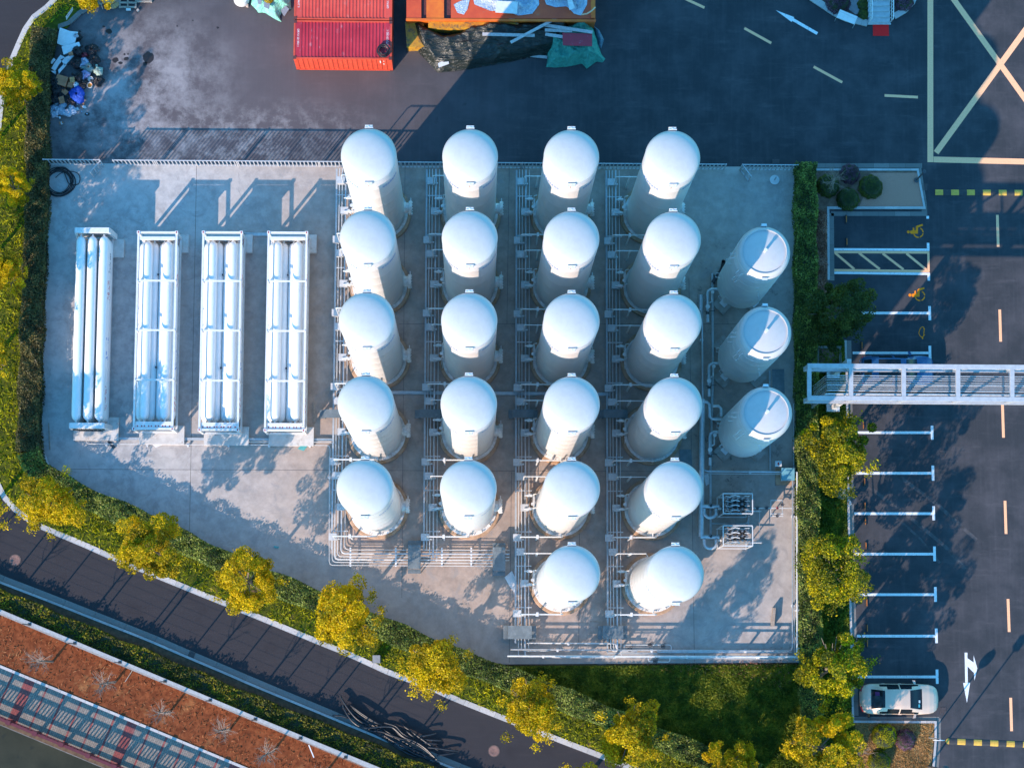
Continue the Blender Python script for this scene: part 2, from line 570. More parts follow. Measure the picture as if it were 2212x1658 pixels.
# offset side check: lawn lies to the right (north-east) of the kerb line
if (Vector(lawn_poly[60]) - Vector((P(600, 1300).x, P(600, 1300).y))).length > (KLW[60] - Vector((P(600, 1300).x, P(600, 1300).y))).length:
    KS = -1
else:
    KS = 1
lawn_poly = [(q.x, q.y) for q in offset_line(KLW, .30 * KS)]
LAWN = lawn_poly + [(q.x, q.y) for q in PL([(2000, 1800), (1845, 1650), (1842, 1560), (1832, 1300), (1828, 735), (1788, 735), (1786, 452), (1780, 366), (1719, 362), (1725, 900), (1731, 1433), (1090, 1437), (898, 1405), (757, 1345), (557, 1245), (297, 1120), (147, 1043), (76, 1003), (98, 353), (98, 255), (125, 62), (144, 62), (175, 32), (233, 3), (330, -140)])]
mb = MB(); mb.prism(LAWN, -.05, .07)
lawn = tag(mb.build('lawn', M_LAWN), kind='structure')

def stones(line, w0, w1, z0, z1, L=1.0, name='kerb', mat=None, seed=1):
    """kerb laid stone by stone, small gaps, each stone an island of one mesh"""
    line = [Vector((p[0], p[1])) for p in line]
    mb = MB()
    A, B = offset_line(line, w0), offset_line(line, w1)
    cum = [0]
    for i in range(1, len(line)): cum.append(cum[-1] + (line[i] - line[i - 1]).length)
    def at(Q, s):
        for i in range(1, len(cum)):
            if s <= cum[i] or i == len(cum) - 1:
                t = (s - cum[i - 1]) / max(cum[i] - cum[i - 1], 1e-6)
                return Q[i - 1].lerp(Q[i], min(t, 1))
    s = 0; rr = random.Random(seed)
    cuts = sorted(set([c for c in cum]))
    while s < cum[-1] - .05:
        e = min(s + L, cum[-1])
        # do not cut a corner
        for c in cuts:
            if s + .05 < c < e - .02 and len(line) < 12: e = c; break
        ds = min(.006, (e - s) * .2)
        mb.prism([at(A, s + ds), at(A, e - ds), at(B, e - ds), at(B, s + ds)], z0, z1 + rr.uniform(-.004, .004))
        s = e
    return tag(mb.build(name, mat or M_KERB), kind='structure')

stones(KLW, 0, .33 * KS, -.05, .11, 1.0, 'kerb', M_KERBW)
LS = 1 if (offset_line(LOWKW, 1)[5] - Vector((P(600, 1300).x, P(600, 1300).y))).length > (LOWKW[5] - Vector((P(600, 1300).x, P(600, 1300).y))).length else -1
stones(LOWKW, 0, .36 * LS, -.05, .006, 2.0, 'gutter', M_KERB)
stones(LOWKW, .365 * LS, .50 * LS, -.05, .13, 1.0, 'kerb', M_KERBW)
low2 = offset_line(LOWKW, .5 * LS)
WALL_TOP = [(-420, 1145), (-300, 1195), (-100, 1279), (0, 1321), (276, 1437), (553, 1553), (816, 1661), (1000, 1737), (1200, 1818)]
WZ = 1.05
WLW = PL(WALL_TOP, WZ)
dirt = [(q.x, q.y) for q in low2] + [(q.x, q.y) for q in WLW[::-1]]
mb = MB(); mb.prism(dirt, -.05, .05); tag(mb.build('verge', M_DIRT), kind='structure')
strip_ = [along(-60, -.16), along(60, -.16)] + [Vector((q.x, q.y, 0)) for q in WLW[::-1]]
mb = MB(); mb.prism(strip_, -.05, .10); tag(mb.build('withered_lawn', M_REDGRASS), kind='structure')

# --- promenade paving
g = G('promenade_paving')
pa = math.atan2(pdir.y, pdir.x)
vec = g.scaled((1, 1, 1), 0)
mp = g.N.new('ShaderNodeMapping'); mp.vector_type = 'TEXTURE'; mp.inputs['Location'].default_value = (PA.x, PA.y, 0); mp.inputs['Rotation'].default_value = (0, 0, pa)
g.L.new(g.pos, mp.inputs['Vector'])
br = g.N.new('ShaderNodeTexBrick'); br.inputs['Scale'].default_value = 1.0
br.inputs['Brick Width'].default_value = .24; br.inputs['Row Height'].default_value = .12; br.inputs['Mortar Size'].default_value = .009
br.inputs['Color1'].default_value = (.27, .225, .185, 1); br.inputs['Color2'].default_value = (.195, .165, .14, 1); br.inputs['Mortar'].default_value = (.10, .085, .075, 1)
rot = g.N.new('ShaderNodeMapping'); rot.inputs['Rotation'].default_value = (0, 0, math.pi / 2); g.L.new(mp.outputs[0], rot.inputs['Vector'])
g.L.new(rot.outputs[0], br.inputs['Vector'])
br2 = g.N.new('ShaderNodeTexBrick'); br2.inputs['Scale'].default_value = 1.0
br2.inputs['Brick Width'].default_value = .24; br2.inputs['Row Height'].default_value = .12; br2.inputs['Mortar Size'].default_value = .009
br2.inputs['Color1'].default_value = (.30, .075, .065, 1); br2.inputs['Color2'].default_value = (.22, .05, .048, 1); br2.inputs['Mortar'].default_value = (.09, .05, .045, 1)
g.L.new(rot.outputs[0], br2.inputs['Vector'])
sx = g.N.new('ShaderNodeSeparateXYZ'); g.L.new(mp.outputs[0], sx.inputs[0])
X = g.math('ADD', sx.outputs['X'], 100.0)
wide = g.math('LESS_THAN', g.math('MODULO', g.math('SUBTRACT', X, .9), 6.72), .62)
thin = g.math('LESS_THAN', g.math('MODULO', g.math('SUBTRACT', X, 1.15), 1.12), .12)
c = g.mix(g.math('MAXIMUM', wide, thin), br.outputs['Color'], br2.outputs['Color'])
c = g.mix(g.map(g.noise(1.3, 7), .5, .7, 0, .35), c, (.16, .14, .125))
g.bump(g.math('SUBTRACT', 1.0, br.outputs['Fac']), .3, .01)
M_PAVE = g.col(c, .85, .25)
mb = MB(); mb.prism([along(-60, .0), along(60, .0), along(60, pw), along(-60, pw)], -.06, .06)
tag(mb.build('promenade', M_PAVE), kind='structure')
stones([along(-60, 0), along(60, 0)], 0, .16 * (1 if Vector((-pdir.y, pdir.x)).dot(Vector((pn.x, pn.y))) < 0 else -1), -.05, .14, .8, 'kerb', M_KERBW)

# --- car park kerbs
def band(line, w, z, L=1.0, side=1, mat=None, name='kerb'):
    return stones([Vector((p.x, p.y)) for p in PL(line)], 0, w * side, -.05, z, L, name, mat or M_KERB)
# upper bed
band([(1750, 363), (1992, 363)], .30, .008, 1.0, 1, name='gutter'); band([(1750, 369.5), (1984, 369.5)], .13, .13, .9, 1, M_KERBW)
band([(1990, 363), (2002, 440), (2003, 466)], .34, .008, 1.0, -1, name='gutter'); band([(1984, 369), (1999, 452)], .13, .13, .9, -1, M_KERBW)
band([(1786, 452), (1999, 452)], .15, .13, .9, 1, M_KERBW); band([(1795, 457), (2003, 457)], .28, .008, 1.0, -1, name='gutter')
band([(1786, 452), (1787, 606)], .14, .13, .9, 1, M_KERBW); band([(1791, 460), (1792, 606)], .30, .008, 1.0, 1, name='gutter')
# stall heads
band([(1823.5, 735), (1825, 800)], .13, .13, .9, 1, M_KERBW); band([(1828.5, 735), (1830, 800)], .30, .008, 1.0, 1, name='gutter')
band([(1826, 800), (1830, 1100), (1834, 1300), (1840, 1556)], .13, .13, .9, 1, M_KERBW); band([(1831, 800), (1835, 1100), (1839, 1300), (1845, 1545)], .27, .008, 1.0, 1, name='gutter')
# lower bed
band([(1841, 1555), (2020, 1556)], .14, .13, .9, -1, M_KERBW); band([(1845, 1547), (2029, 1547)], .24, .008, 1.0, -1, name='gutter')
band([(2018, 1556), (2018, 1600), (2013, 1660), (2000, 1760)], .13, .13, .9, 1, M_KERBW); band([(2023, 1550), (2023, 1600), (2018, 1660), (2005, 1760)], .26, .008, .9, 1, name='gutter')
mb = MB(); mb.prism(PL([(1757, 370), (1984, 370), (1998, 451), (1787, 451), (1787, 640), (1757, 640)]), -.05, .09); tag(mb.build('planting_bed', M_DRY), kind='structure')
mb = MB(); mb.sheet(PL([(1880, 374), (1981, 374), (1994, 447), (1855, 447), (1868, 420)]), .096); tag(mb.build('mulch', M_MULCH), kind='structure')
mb = MB(); mb.prism(PL([(1842, 1560), (2017, 1560), (2016, 1600), (2010, 1660), (1998, 1760), (1848, 1760)]), -.05, .10)
tag(mb.build('planting_bed', pm('tan_grass_soil', (.36, .19, .075), (.20, .10, .04), 4, .95, bump=.5, bscale=40, c3=(.15, .12, .05), s3=.6, spec=.1)), kind='structure')
# upper left yard kerb
ulk = [Vector((p.x, p.y)) for p in smooth_line(PL([(126, 64), (146, 60), (175, 33), (205, 16), (240, 3), (275, -20), (300, -80)]), 4)]
stones(ulk, 0, .30, -.05, .12, .9, 'kerb', M_KERB)
# entrance island, top right
ISL = [(1735, -60), (1752, 2), (1800, 32), (1826, 45), (1872, 58), (1874, 30), (1900, 30), (1932, 38), (1962, 22), (1978, 2), (1985, -60)]
mb = MB(); mb.prism(PL(ISL), -.05, .10); tag(mb.build('planting_bed', pm('dark_bed_soil', (.10, .06, .055), (.05, .03, .03), 4, .95)), kind='structure')
band([(1725, -60), (1748, 1), (1800, 35), (1826, 47), (1872, 58)], .42, .13, 1.0, 1, M_KERBW)
band([(1934, 42), (1958, 28), (1975, 10), (1984, -10), (1986, -60)], .38, .13, .8, 1, M_KERBW)

# ------------------------------------------------------------------ road markings (parts of the road)
def seg(mb, a, b, w, z=.004):
    A, B = P(*a), P(*b); d = (B - A).normalized(); nn = Vector((-d.y, d.x, 0)) * w / 2
    mb.sheet([A + nn, A - nn, B - nn, B + nn], z)
def mark(name, mat, fn, label=None):
    mb = MB(); fn(mb); o = mb.build(name, mat, road)
    if label: o['label'] = label
    return o
for a, b in (((2154.4, 464.2), (2156.2, 533)), ((2159.5, 668.4), (2161.6, 737.7)), ((2165.4, 872.7), (2167.7, 944.8)), ((2170.9, 1081), (2173.2, 1152.5)), ((2177.4, 1292.8), (2180, 1364)), ((2183.2, 1506), (2185.2, 1578)),
             ((1470, -7), (1521.8, 17)), ((1608, 61.3), (1666, 93.5)), ((1757.6, 144.4), (1819.4, 178.2)), ((1910.7, 206.4), (1982.8, 210.2))):
    mark('lane_dash', M_YELLOW_MARK, lambda mb: seg(mb, a, b, .17))
def boxm(mb):
    seg(mb, (2009.7, -200), (2009.7, 350.5), .37, .004)
    seg(mb, (2016.6, 344.6), (2330, 352), .37, .004)
    seg(mb, (2060.8, 0), (2212.6, 211.5), .36, .0075); seg(mb, (1975, -120), (2060.8, 0), .36, .0075)
    seg(mb, (2330, -93), (2022, 330), .36, .011)
    seg(mb, (2212.6, 211.5), (2310, 348), .36, .0075)
mark('box_marking', M_YELLOW_MARK, boxm)
mark('direction_arrow', M_WHITE_MARK, lambda mb: (mb.sheet(PL([(1676, 22.5), (1715.5, 37.5), (1710, 48)]), .004), seg(mb, (1711.5, 42), (1765.6, 73), .19, .0075)))
Z4 = lambda pts, oy: [(1658.9 + x * .2502, oy + y * .2502) for x, y in pts]
mark('direction_arrow', M_WHITE_MARK, lambda mb: (mb.sheet(PL(Z4([(1698, 660), (1722, 660), (1725, 918), (1703, 918)], 1243.5)), .004), mb.sheet(PL(Z4([(1685, 921), (1745, 919), (1718, 1092)], 1243.5)), .004),
     mb.sheet(PL(Z4([(1712, 695), (1722, 708), (1776, 745), (1775, 683), (1807, 795), (1783, 900), (1778, 835), (1720, 775)], 1243.5)), .0075)))
STALL = [(676, 1860, 2008, 661, 691.5), (762, 1842, 2008.5, 746.5, 777), (934, 1846, 2013.2, 919, 949), (1021.6, 1846, 2015, 1005, 1037.5), (1108.7, 1845.5, 2016.5, 1092.5, 1123), (1196, 1848, 2018.4, 1179.5, 1211), (1283.5, 1850, 2020.4, 1267, 1299), (1372.9, 1851, 2022.4, 1356.5, 1388), (1461, 1853, 2024, 1445, 1476)]
for y, x0, x1, t0, t1 in STALL:
    def st(mb):
        seg(mb, (x0, y), (x1 - 2.7, y), .16); seg(mb, (x1, t0), (x1 + .6, t1), .165)
    mark('stall_line', M_WHITE_MARK, st)
mark('stall_line', M_WHITE_MARK, lambda mb: (seg(mb, (1801, 538.5), (2002, 539.5), .15), seg(mb, (2004.8, 524.5), (2005, 542), .16)))
mark('stall_line', M_WHITE_MARK, lambda mb: (seg(mb, (1801, 589), (2003.4, 591.5), .15), seg(mb, (2006, 589), (2006.5, 606), .16)))
mark('stall_line', M_WHITE_MARK, lambda mb: seg(mb, (2004, 466.5), (2004, 472.5), .16))
def hat(mb):
    seg(mb, (1801, 544.3), (2007.6, 545.3), .15); seg(mb, (1801, 583.4), (2007.6, 585.8), .15)
    seg(mb, (2005.4, 545), (2005.8, 586), .14, .0075)
    for a, b in (((580, 525), (745, 665)), ((785, 525), (965, 665)), ((990, 530), (1170, 668)), ((1195, 530), (1370, 672))):
        seg(mb, *Z4([a, b], 414.9), .15, .011)
mark('hatched_bay', M_YELLOW_MARK, hat)
def chair(dx, dy):
    def fn(mb):
        def q(x, y): return P(1658.9 + (x + dx) * .2502, 414.9 + (y + dy) * .2502)
        mb.sheet([q(1212 + 13 * math.cos(a), 344 + 13 * math.sin(a)) for a in [i * math.pi / 8 for i in range(16)]], .004)
        mb.sheet([q(*p) for p in [(1228, 334), (1250, 330), (1250, 310), (1254, 306), (1262, 306), (1265, 330), (1276, 330), (1276, 300), (1284, 290), (1334, 275), (1338, 290), (1296, 306), (1295, 358), (1240, 362), (1228, 355)]], .004)
        for i in range(18):
            a0 = -1.15 + i * (3.95 / 18); a1 = a0 + 3.95 / 18
            if i in (5, 11): continue
            r0, r1 = 36, 46
            cx, cy = 1298, 350
            mb.sheet([q(cx + r * math.cos(a), cy + r * math.sin(a)) for r, a in ((r0, a0), (r1, a0), (r1, a1), (r0, a1))], .008)
    return fn
mark('wheelchair_symbol', M_YELLOW2, chair(0, 0)); mark('wheelchair_symbol', M_YELLOW2, chair(14, 545))
def plug(mb):
    pts = [(1335, 1162), (1318, 1172), (1308, 1192), (1303, 1215), (1308, 1235), (1320, 1247), (1336, 1250), (1345, 1240), (1347, 1205), (1350, 1185), (1346, 1168), (1335, 1162)]
    for i in range(len(pts) - 1): seg(mb, *Z4([pts[i], pts[i + 1]], 414.9), .045, .004 + .001 * (i % 2))
    seg(mb, *Z4([(1340, 1180), (1356, 1180)], 414.9), .04, .008); seg(mb, *Z4([(1340, 1232), (1356, 1232)], 414.9), .04, .008)
    seg(mb, *Z4([(1332, 1250), (1336, 1268)], 414.9), .09, .009)
mark('plug_symbol', M_YELLOW2, plug)
M_TRACK = pm('scuffed_asphalt', (.085, .08, .084), (.05, .047, .05), 3, .9, c3=(.035, .033, .036), s3=1.2, t3=(.45, .6))
for k_, (pts, w_) in enumerate((([(1870, 1046), (1960, 1112), (2040, 1178), (2086, 1230)], .22), ([(1930, 1020), (2020, 1085), (2110, 1166)], .22), ([(1905, 1090), (1985, 1160), (2030, 1215)], .14))):
    def tr(mb):
        for a_, b_ in zip(pts[:-1], pts[1:]): seg(mb, a_, b_, w_, .0016)
    mark('tyre_track', M_TRACK, tr)
# ------------------------------------------------------------------ the white storage tanks
def paint_mat(name, base, streak):
    g = G(name)
    oi = g.N.new('ShaderNodeTexCoord').outputs['Object']
    c = g.mix(g.map(g.noise(2.2, 7, .7, None), .4, .7, 0, .6), base, tuple(x * .93 for x in base))
    mp = g.N.new('ShaderNodeMapping'); mp.inputs['Scale'].default_value = (1.2, 1.2, 5.0); mp.inputs['Rotation'].default_value = (.12, .1, 0)
    g.L.new(oi, mp.inputs['Vector'])
    st = g.noise(1.6, 6, .7, mp.outputs[0], 1.0)
    c = g.mix(g.map(st, .45, .70, 0, .55), c, streak)
    g.bump(st, .05, .02)
    return g.col(c, .38, .45)
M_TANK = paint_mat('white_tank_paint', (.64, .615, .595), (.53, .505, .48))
M_DOME = paint_mat('skylight_dimmed_paint', (.47, .46, .45), (.41, .40, .385))  # shell's white, darkened in colour to offset skylight on the tops
M_WHITE = pm('white_steel_paint', (.66, .65, .64), (.56, .55, .54), 5, .45, c3=(.55, .45, .36), s3=2.2, t3=(.66, .76))
M_FLANGE = pm('white_flange_paint', (.72, .70, .68), (.52, .47, .42), 6, .5, c3=(.34, .20, .11), s3=5, t3=(.62, .72))
M_STEEL = pm('galvanised_pipe', (.54, .55, .56), (.42, .43, .44), 6, .38, metal=.55)
M_STEEL_W = pm('silvery_white_pipe', (.66, .655, .64), (.54, .535, .52), 5, .4, metal=.15)
M_BLUE = pm('blue_lettering', (.02, .16, .48), (.03, .20, .50), 8, .5)
M_PLINTH = pm('rusty_plinth_concrete', (.44, .29, .19), (.30, .18, .105), 2.5, .9, c3=(.32, .15, .06), s3=1.2, t3=(.54, .68), bump=.2)
M_DARKMETAL = pm('dark_metal', (.06, .06, .065), (.04, .04, .045), 5, .5)
M_RUSTY = pm('faint_rust', (.42, .30, .22), (.34, .20, .12), 6, .7)
M_RUST = pm('rust', (.30, .12, .05), (.20, .07, .03), 8, .8)

TX0, TY0, TSX, TSY = -5.998, 27.859, 5.605, 4.595
TR, TH = 1.53, 15.4

def curved_patch(mb, R, a0, a1, z0, z1, n=3):
    vs = []; fs = []
    for i in range(n + 1):
        a = a0 + (a1 - a0) * i / n
        vs += [(R * math.cos(a), R * math.sin(a), z0), (R * math.cos(a), R * math.sin(a), z1)]
    for i in range(n): fs.append((2 * i, 2 * i + 2, 2 * i + 3, 2 * i + 1))
    mb.add(vs, fs)

def ordinal(i): return ['first', 'second', 'third', 'fourth', 'fifth', 'sixth'][i]
COLN = ['column nearest the trailers', 'second column from the trailers', 'third column from the trailers', 'column nearest the flat-topped tanks']
ROWN = ['northernmost', 'second from north', 'third from north', 'fourth from north', 'fifth from north', 'southernmost']

def make_tank():
    t = thing('storage_tank', 'tall white domed storage tank', 'storage tank', (0, 0, 0))
    mb = MB()
    prof = [(TR - .02, .42), (TR, .60)]
    z = 2.2
    while z < TH - .2:
        prof += [(TR, z - .02), (TR + .003, z), (TR, z + .02)]; z += 2.25
    prof += [(TR, TH)]
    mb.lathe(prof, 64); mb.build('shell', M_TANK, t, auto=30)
    mb = MB()
    pr = [(TR + .004, TH - .03), (TR + .012, TH), (TR + .004, TH + .03)]
    for i in range(1, 15):
        a = i / 14 * math.pi / 2
        pr.append((TR * math.cos(a), TH + .03 + .56 * math.sin(a)))
    pr[-1] = (0, pr[-1][1])
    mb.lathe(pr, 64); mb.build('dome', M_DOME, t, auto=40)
    mb = MB(); mb.lathe([(1.9, .0), (1.9, .29), (1.86, .33), (1.58, .335), (1.5, .335)], 56); mb.build('plinth', M_PLINTH, t)
    mb = MB(); mb.lathe([(1.5, .34), (1.70, .34), (1.70, .40), (1.56, .41), (1.53, .42)], 56)
    for i in range(16):
        a = i * math.pi / 8 + .1
        mb.box((1.63 * math.cos(a), 1.63 * math.sin(a), .47), (.12, .03, .14), a)
        mb.cyl((1.66 * math.cos(a + .08), 1.66 * math.sin(a + .08), .40), (1.66 * math.cos(a + .08), 1.66 * math.sin(a + .08), .50), .03, 8)
    mb.build('base_flange', M_FLANGE, t)
    for sy in (1, -1):
        mb = MB()
        y = sy * (TR + .02)
        mb.box((0, y, TH + .02), (.46, .05, .42)); mb.box((0, y + sy * .07, TH + .17), (.38, .14, .05))
        mb.lathe([(.07, -.04), (.11, -.04), (.11, .04), (.07, .04)], 16, (0, y + sy * .03, TH + .12), Matrix.Rotation(rad(90), 3, 'X'))
        mb.bar((-.2, y - sy * .02, TH - .19), (-.2, y + sy * .14, TH + .16), .03, .03); mb.bar((.2, y - sy * .02, TH - .19), (.2, y + sy * .14, TH + .16), .03, .03)
        mb.build('lifting_lug', M_WHITE, t)
    # manway on the east side
    mb = MB(); X = Matrix.Rotation(rad(90), 3, 'Y')
    mb.lathe([(.33, 0), (.33, .40), (.44, .40), (.44, .47), (.42, .475), (.42, .49), (.44, .495), (.44, .56), (.0, .58)], 28, (TR - .12, .05, 1.5), X)
    for i in range(14):
        a = 2 * math.pi * i / 14
        mb.cyl((TR + .24, .05 + .39 * math.cos(a), 1.5 + .39 * math.sin(a)), (TR + .50, .05 + .39 * math.cos(a), 1.5 + .39 * math.sin(a)), .026, 6)
    mb.box((TR + .38, .52, 1.5), (.05, .34, .05)); mb.bar((TR + .15, -.1, 1.75), (TR + .15, .2, 1.85), .04, .04)
    mb.build('manway', M_FLANGE, t)
    # valve tree on the west side
    mb = MB()
    x = -TR - .16
    mb.tube([(x, .75, .5), (x, .75, 2.0), (-TR, .75, 2.2)], .035, 8); mb.tube([(x - .02, -.05, .5), (x - .02, -.05, 1.6), (-TR, -.05, 1.8)], .04, 8)
    mb.box((x + .03, .35, 1.0), (.10, .9, .10)); mb.tube([(x, .75, 1.1), (x - .55, .75, 1.1)], .045, 8); mb.tube([(x, -.05, .9), (x - .55, -.05, .9)], .045, 8)
    for yy, zz in ((.75, 1.1), (-.05, .9)):
        for xx in (-.15, -.32):
            mb.lathe([(.0, -.07), (.09, -.07), (.09, .07), (.0, .07)], 12, (x + xx, yy, zz), Matrix.Rotation(rad(90), 3, 'Y'))
        mb.tube([(x - .25, yy, zz), (x - .25, yy, zz + .22)], .02, 6); mb.lathe([(.0, .0), (.08, 0), (.08, .02), (0, .02)], 12, (x - .25, yy, zz + .22))
    mb.tube([(x + .02, -.6, .5), (x - .04, -.35, 1.3), (x, .2, 1.4), (x - .08, .5, 1.2), (x, .75, 1.0)], .012, 5)
    mb.lathe([(0, 0), (.10, 0), (.10, .05), (0, .05)], 14, (x - .06, .2, 1.45))
    mb.build('valve_tree', M_STEEL_W, t)
    # small drain nozzle and name plate on the south side
    mb = MB(); mb.tube([(0, -TR + .02, .75), (0, -TR - .16, .75), (0, -TR - .16, .45)], .045, 8); mb.box((-.22, -TR - .005, .95), (.3, .03, .2)); mb.box((.9, -1.27, .7), (.1, .06, .12)); mb.build('drain_nozzle', M_STEEL_W, t)
    mb = MB(); curved_patch(mb, TR + .003, rad(-91.6), rad(-89.6), TH - 1.0, TH - .2, 1); curved_patch(mb, TR + .0035, rad(-93.5), rad(-92.6), TH - .7, TH - .2, 1); mb.build('rust_streak', M_RUSTY, t)
    # band of blue characters on the flanks, read from the ground
    for a0 in (rad(-62), rad(-158)):
        mb = MB(); k = 7
        for i in range(k):
            a = a0 + rad(6.4) * i; w = rad(4.6)
            zc = 13.6
            for f in (0, .42, .84): curved_patch(mb, TR + .004, a + w * f, a + w * (f + .17), zc - .18, zc + .18, 1)
            curved_patch(mb, TR + .006, a, a + w, zc + (.12 if i % 2 else -.03), zc + (.17 if i % 2 else .03), 2); curved_patch(mb, TR + .005, a + w * .1, a + w * .9, zc - .16, zc - .11, 2)
        mb.build('lettering', M_BLUE, t)
    return t

TANKS = []
proto = make_tank()
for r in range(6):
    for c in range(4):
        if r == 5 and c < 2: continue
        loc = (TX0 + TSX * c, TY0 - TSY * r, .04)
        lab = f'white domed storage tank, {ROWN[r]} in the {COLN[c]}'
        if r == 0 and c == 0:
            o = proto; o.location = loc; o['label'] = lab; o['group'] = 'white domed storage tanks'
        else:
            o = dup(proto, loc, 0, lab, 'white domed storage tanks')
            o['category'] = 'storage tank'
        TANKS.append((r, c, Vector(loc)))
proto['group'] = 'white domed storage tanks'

# ------------------------------------------------------------------ three flat-topped tanks
M_TANK2 = paint_mat('pale_tank_paint', (.62, .62, .62), (.53, .53, .535))
def make_flat():
    t = thing('storage_tank', 'shorter white flat-topped tank', 'storage tank')
    R, H = 1.52, 12.2
    mb = MB()
    pr = [(R * .55, 1.35), (R * .85, 1.45), (R, 1.75)]
    for z in (3.1, 4.6, 6.1, 7.6, 9.1, 10.6):
        pr += [(R, z - .015), (R + .012, z), (R, z + .015)]
    pr += [(R, H - .55), (R - .02, H - .30)]
    mb.lathe(pr, 64); mb.build('shell', M_TANK2, t, auto=30)
    mb = MB(); mb.lathe([(R - .02, H - .30), (R - .09, H - .10), (R - .20, H), (R - .245, H + .015), (R - .25, H + .05), (R - .28, H + .05), (R - .285, H - .02), (R - .6, H + .05), (.5, H + .10), (0, H + .115)], 64)
    mb.build('lid', M_DOME, t, auto=50)  # lid colour darkened against skylight, like the domes
    mb = MB(); mb.cyl((0, 0, H + .1), (0, 0, H + .52), .075, 16); mb.lathe([(0, .40), (.10, .40), (.10, .46), (0, .46)], 16, (0, 0, H + .1)); mb.build('vent_nozzle', M_TANK2, t)
    for sy in (1, -1):
        mb = MB(); y = sy * (R - .02)
        mb.box((0, y, H - .22), (.34, .04, .36)); mb.box((0, y + sy * .06, H - .05), (.30, .12, .05)); mb.build('lifting_lug', M_TANK2, t)
    for z in (11.0, 9.2, 3.4, 2.6):
        for a in ((rad(180), rad(218)) if z > 5 else (rad(172),)) if z != 2.6 else (rad(215),):
            mb = MB()
            p = Vector((math.cos(a), math.sin(a), 0)); q = Vector((-p.y, p.x, 0)) * .13
            mb.tube([p * R + q + Vector((0, 0, z)), p * (R + .28) + q + Vector((0, 0, z)), p * (R + .28) - q + Vector((0, 0, z)), p * R - q + Vector((0, 0, z))], .022, 6)
            mb.build('bracket', M_WHITE, t)
    for i in range(4):
        mb = MB(); a = rad(45 + 90 * i)
        mb.bar((math.cos(a) * 1.22, math.sin(a) * 1.22, .28), (math.cos(a) * 1.25, math.sin(a) * 1.25, 2.0), .22, .22); mb.box((math.cos(a) * 1.3, math.sin(a) * 1.3, .30), (.45, .45, .04), a)
        mb.build('leg', M_TANK2, t)
    for i in range(4):
        mb = MB(); a = rad(45 + 90 * i); mb.box((math.cos(a) * 1.42, math.sin(a) * 1.42, .13), (.95, .95, .26), a)
        mb.build('footing', pm('footing_concrete', (.36, .33, .30), (.26, .22, .19), 3, .9, c3=(.3, .16, .08), s3=1.5, t3=(.6, .72)), t)
    for i in range(6):
        mb = MB(); a = rad(-55 - 7 * i); mb.box(((R + .02) * math.cos(a), (R + .02) * math.sin(a), 3.0 + i * 1.2), (.04, .10, .04), a)
        mb.build('clip', M_WHITE, t)
    return t
fp = make_flat()
for i, (u, v) in enumerate(((1651.3, 543.7), (1653.5, 716.5), (1655.0, 891))):
    q = P(u, v, 12.2); loc = (q.x, q.y, .04)
    lab = f'flat-topped pale storage tank, {["northernmost", "middle", "southernmost"][i]} of three by the eastern hedge'
    if i == 0: fp.location = loc; fp['label'] = lab; fp['group'] = 'flat-topped storage tanks'; flat0 = fp
    else: o = dup(fp, loc, 0, lab, 'flat-topped storage tanks')
FLATP = [P(u, v, 12.2) for u, v in ((1651.3, 543.7), (1653.5, 716.5), (1655.0, 891))]
# ------------------------------------------------------------------ vegetation
L_GOLD = leaf_mat('golden_leaves', (.09, .085, .001), (.43, .295, .001), (.80, .53, .001), .35, .45)
L_GREEN = leaf_mat('evergreen_leaves', (.022, .042, .003), (.15, .15, .002), (.68, .53, .002), .3, .55)
L_DARK = leaf_mat('dark_evergreen_leaves', (.022, .042, .010), (.055, .075, .012), (.14, .14, .018), .3, .55)
L_HEDGE = leaf_mat('hedge_leaves', (.028, .045, .012), (.10, .135, .020), (.32, .36, .07), .25, 1.2, .45)
L_HEDGE2 = leaf_mat('reddish_hedge_leaves', (.03, .028, .012), (.085, .075, .025), (.19, .16, .05), .25, 1.2, .45)
L_GRASS = leaf_mat('yellow_green_grass', (.08, .12, .002), (.30, .31, .002), (.60, .52, .002), .4, 1.6)
L_LAWN = leaf_mat('shaded_green_grass', (.03, .06, .006), (.10, .15, .010), (.26, .27, .02), .35, 1.2)  # tree shade put into the grass colour, darker than the sunlit verge
L_DRYGR = leaf_mat('withered_grass', (.13, .035, .012), (.27, .085, .03), (.42, .20, .08), .3, .5)
L_TANGR = leaf_mat('tan_grass', (.20, .11, .035), (.42, .23, .08), (.58, .36, .14), .3, .6)
L_PURPLE = leaf_mat('purple_leaves', (.035, .014, .022), (.075, .032, .05), (.17, .085, .12), .2, 1.5)
L_BROWN = leaf_mat('fallen_leaves', (.16, .05, .03), (.36, .16, .10), (.55, .30, .22), .2, 2)
M_BARK = pm('bark', (.22, .17, .13), (.12, .09, .07), 8, .9, bump=.5)
M_TWIG = pm('bare_twigs', (.27, .19, .15), (.18, .125, .10), 6, .85)
M_CORE = pm('hedge_inside', (.035, .040, .014), (.02, .024, .009), 5, .95)

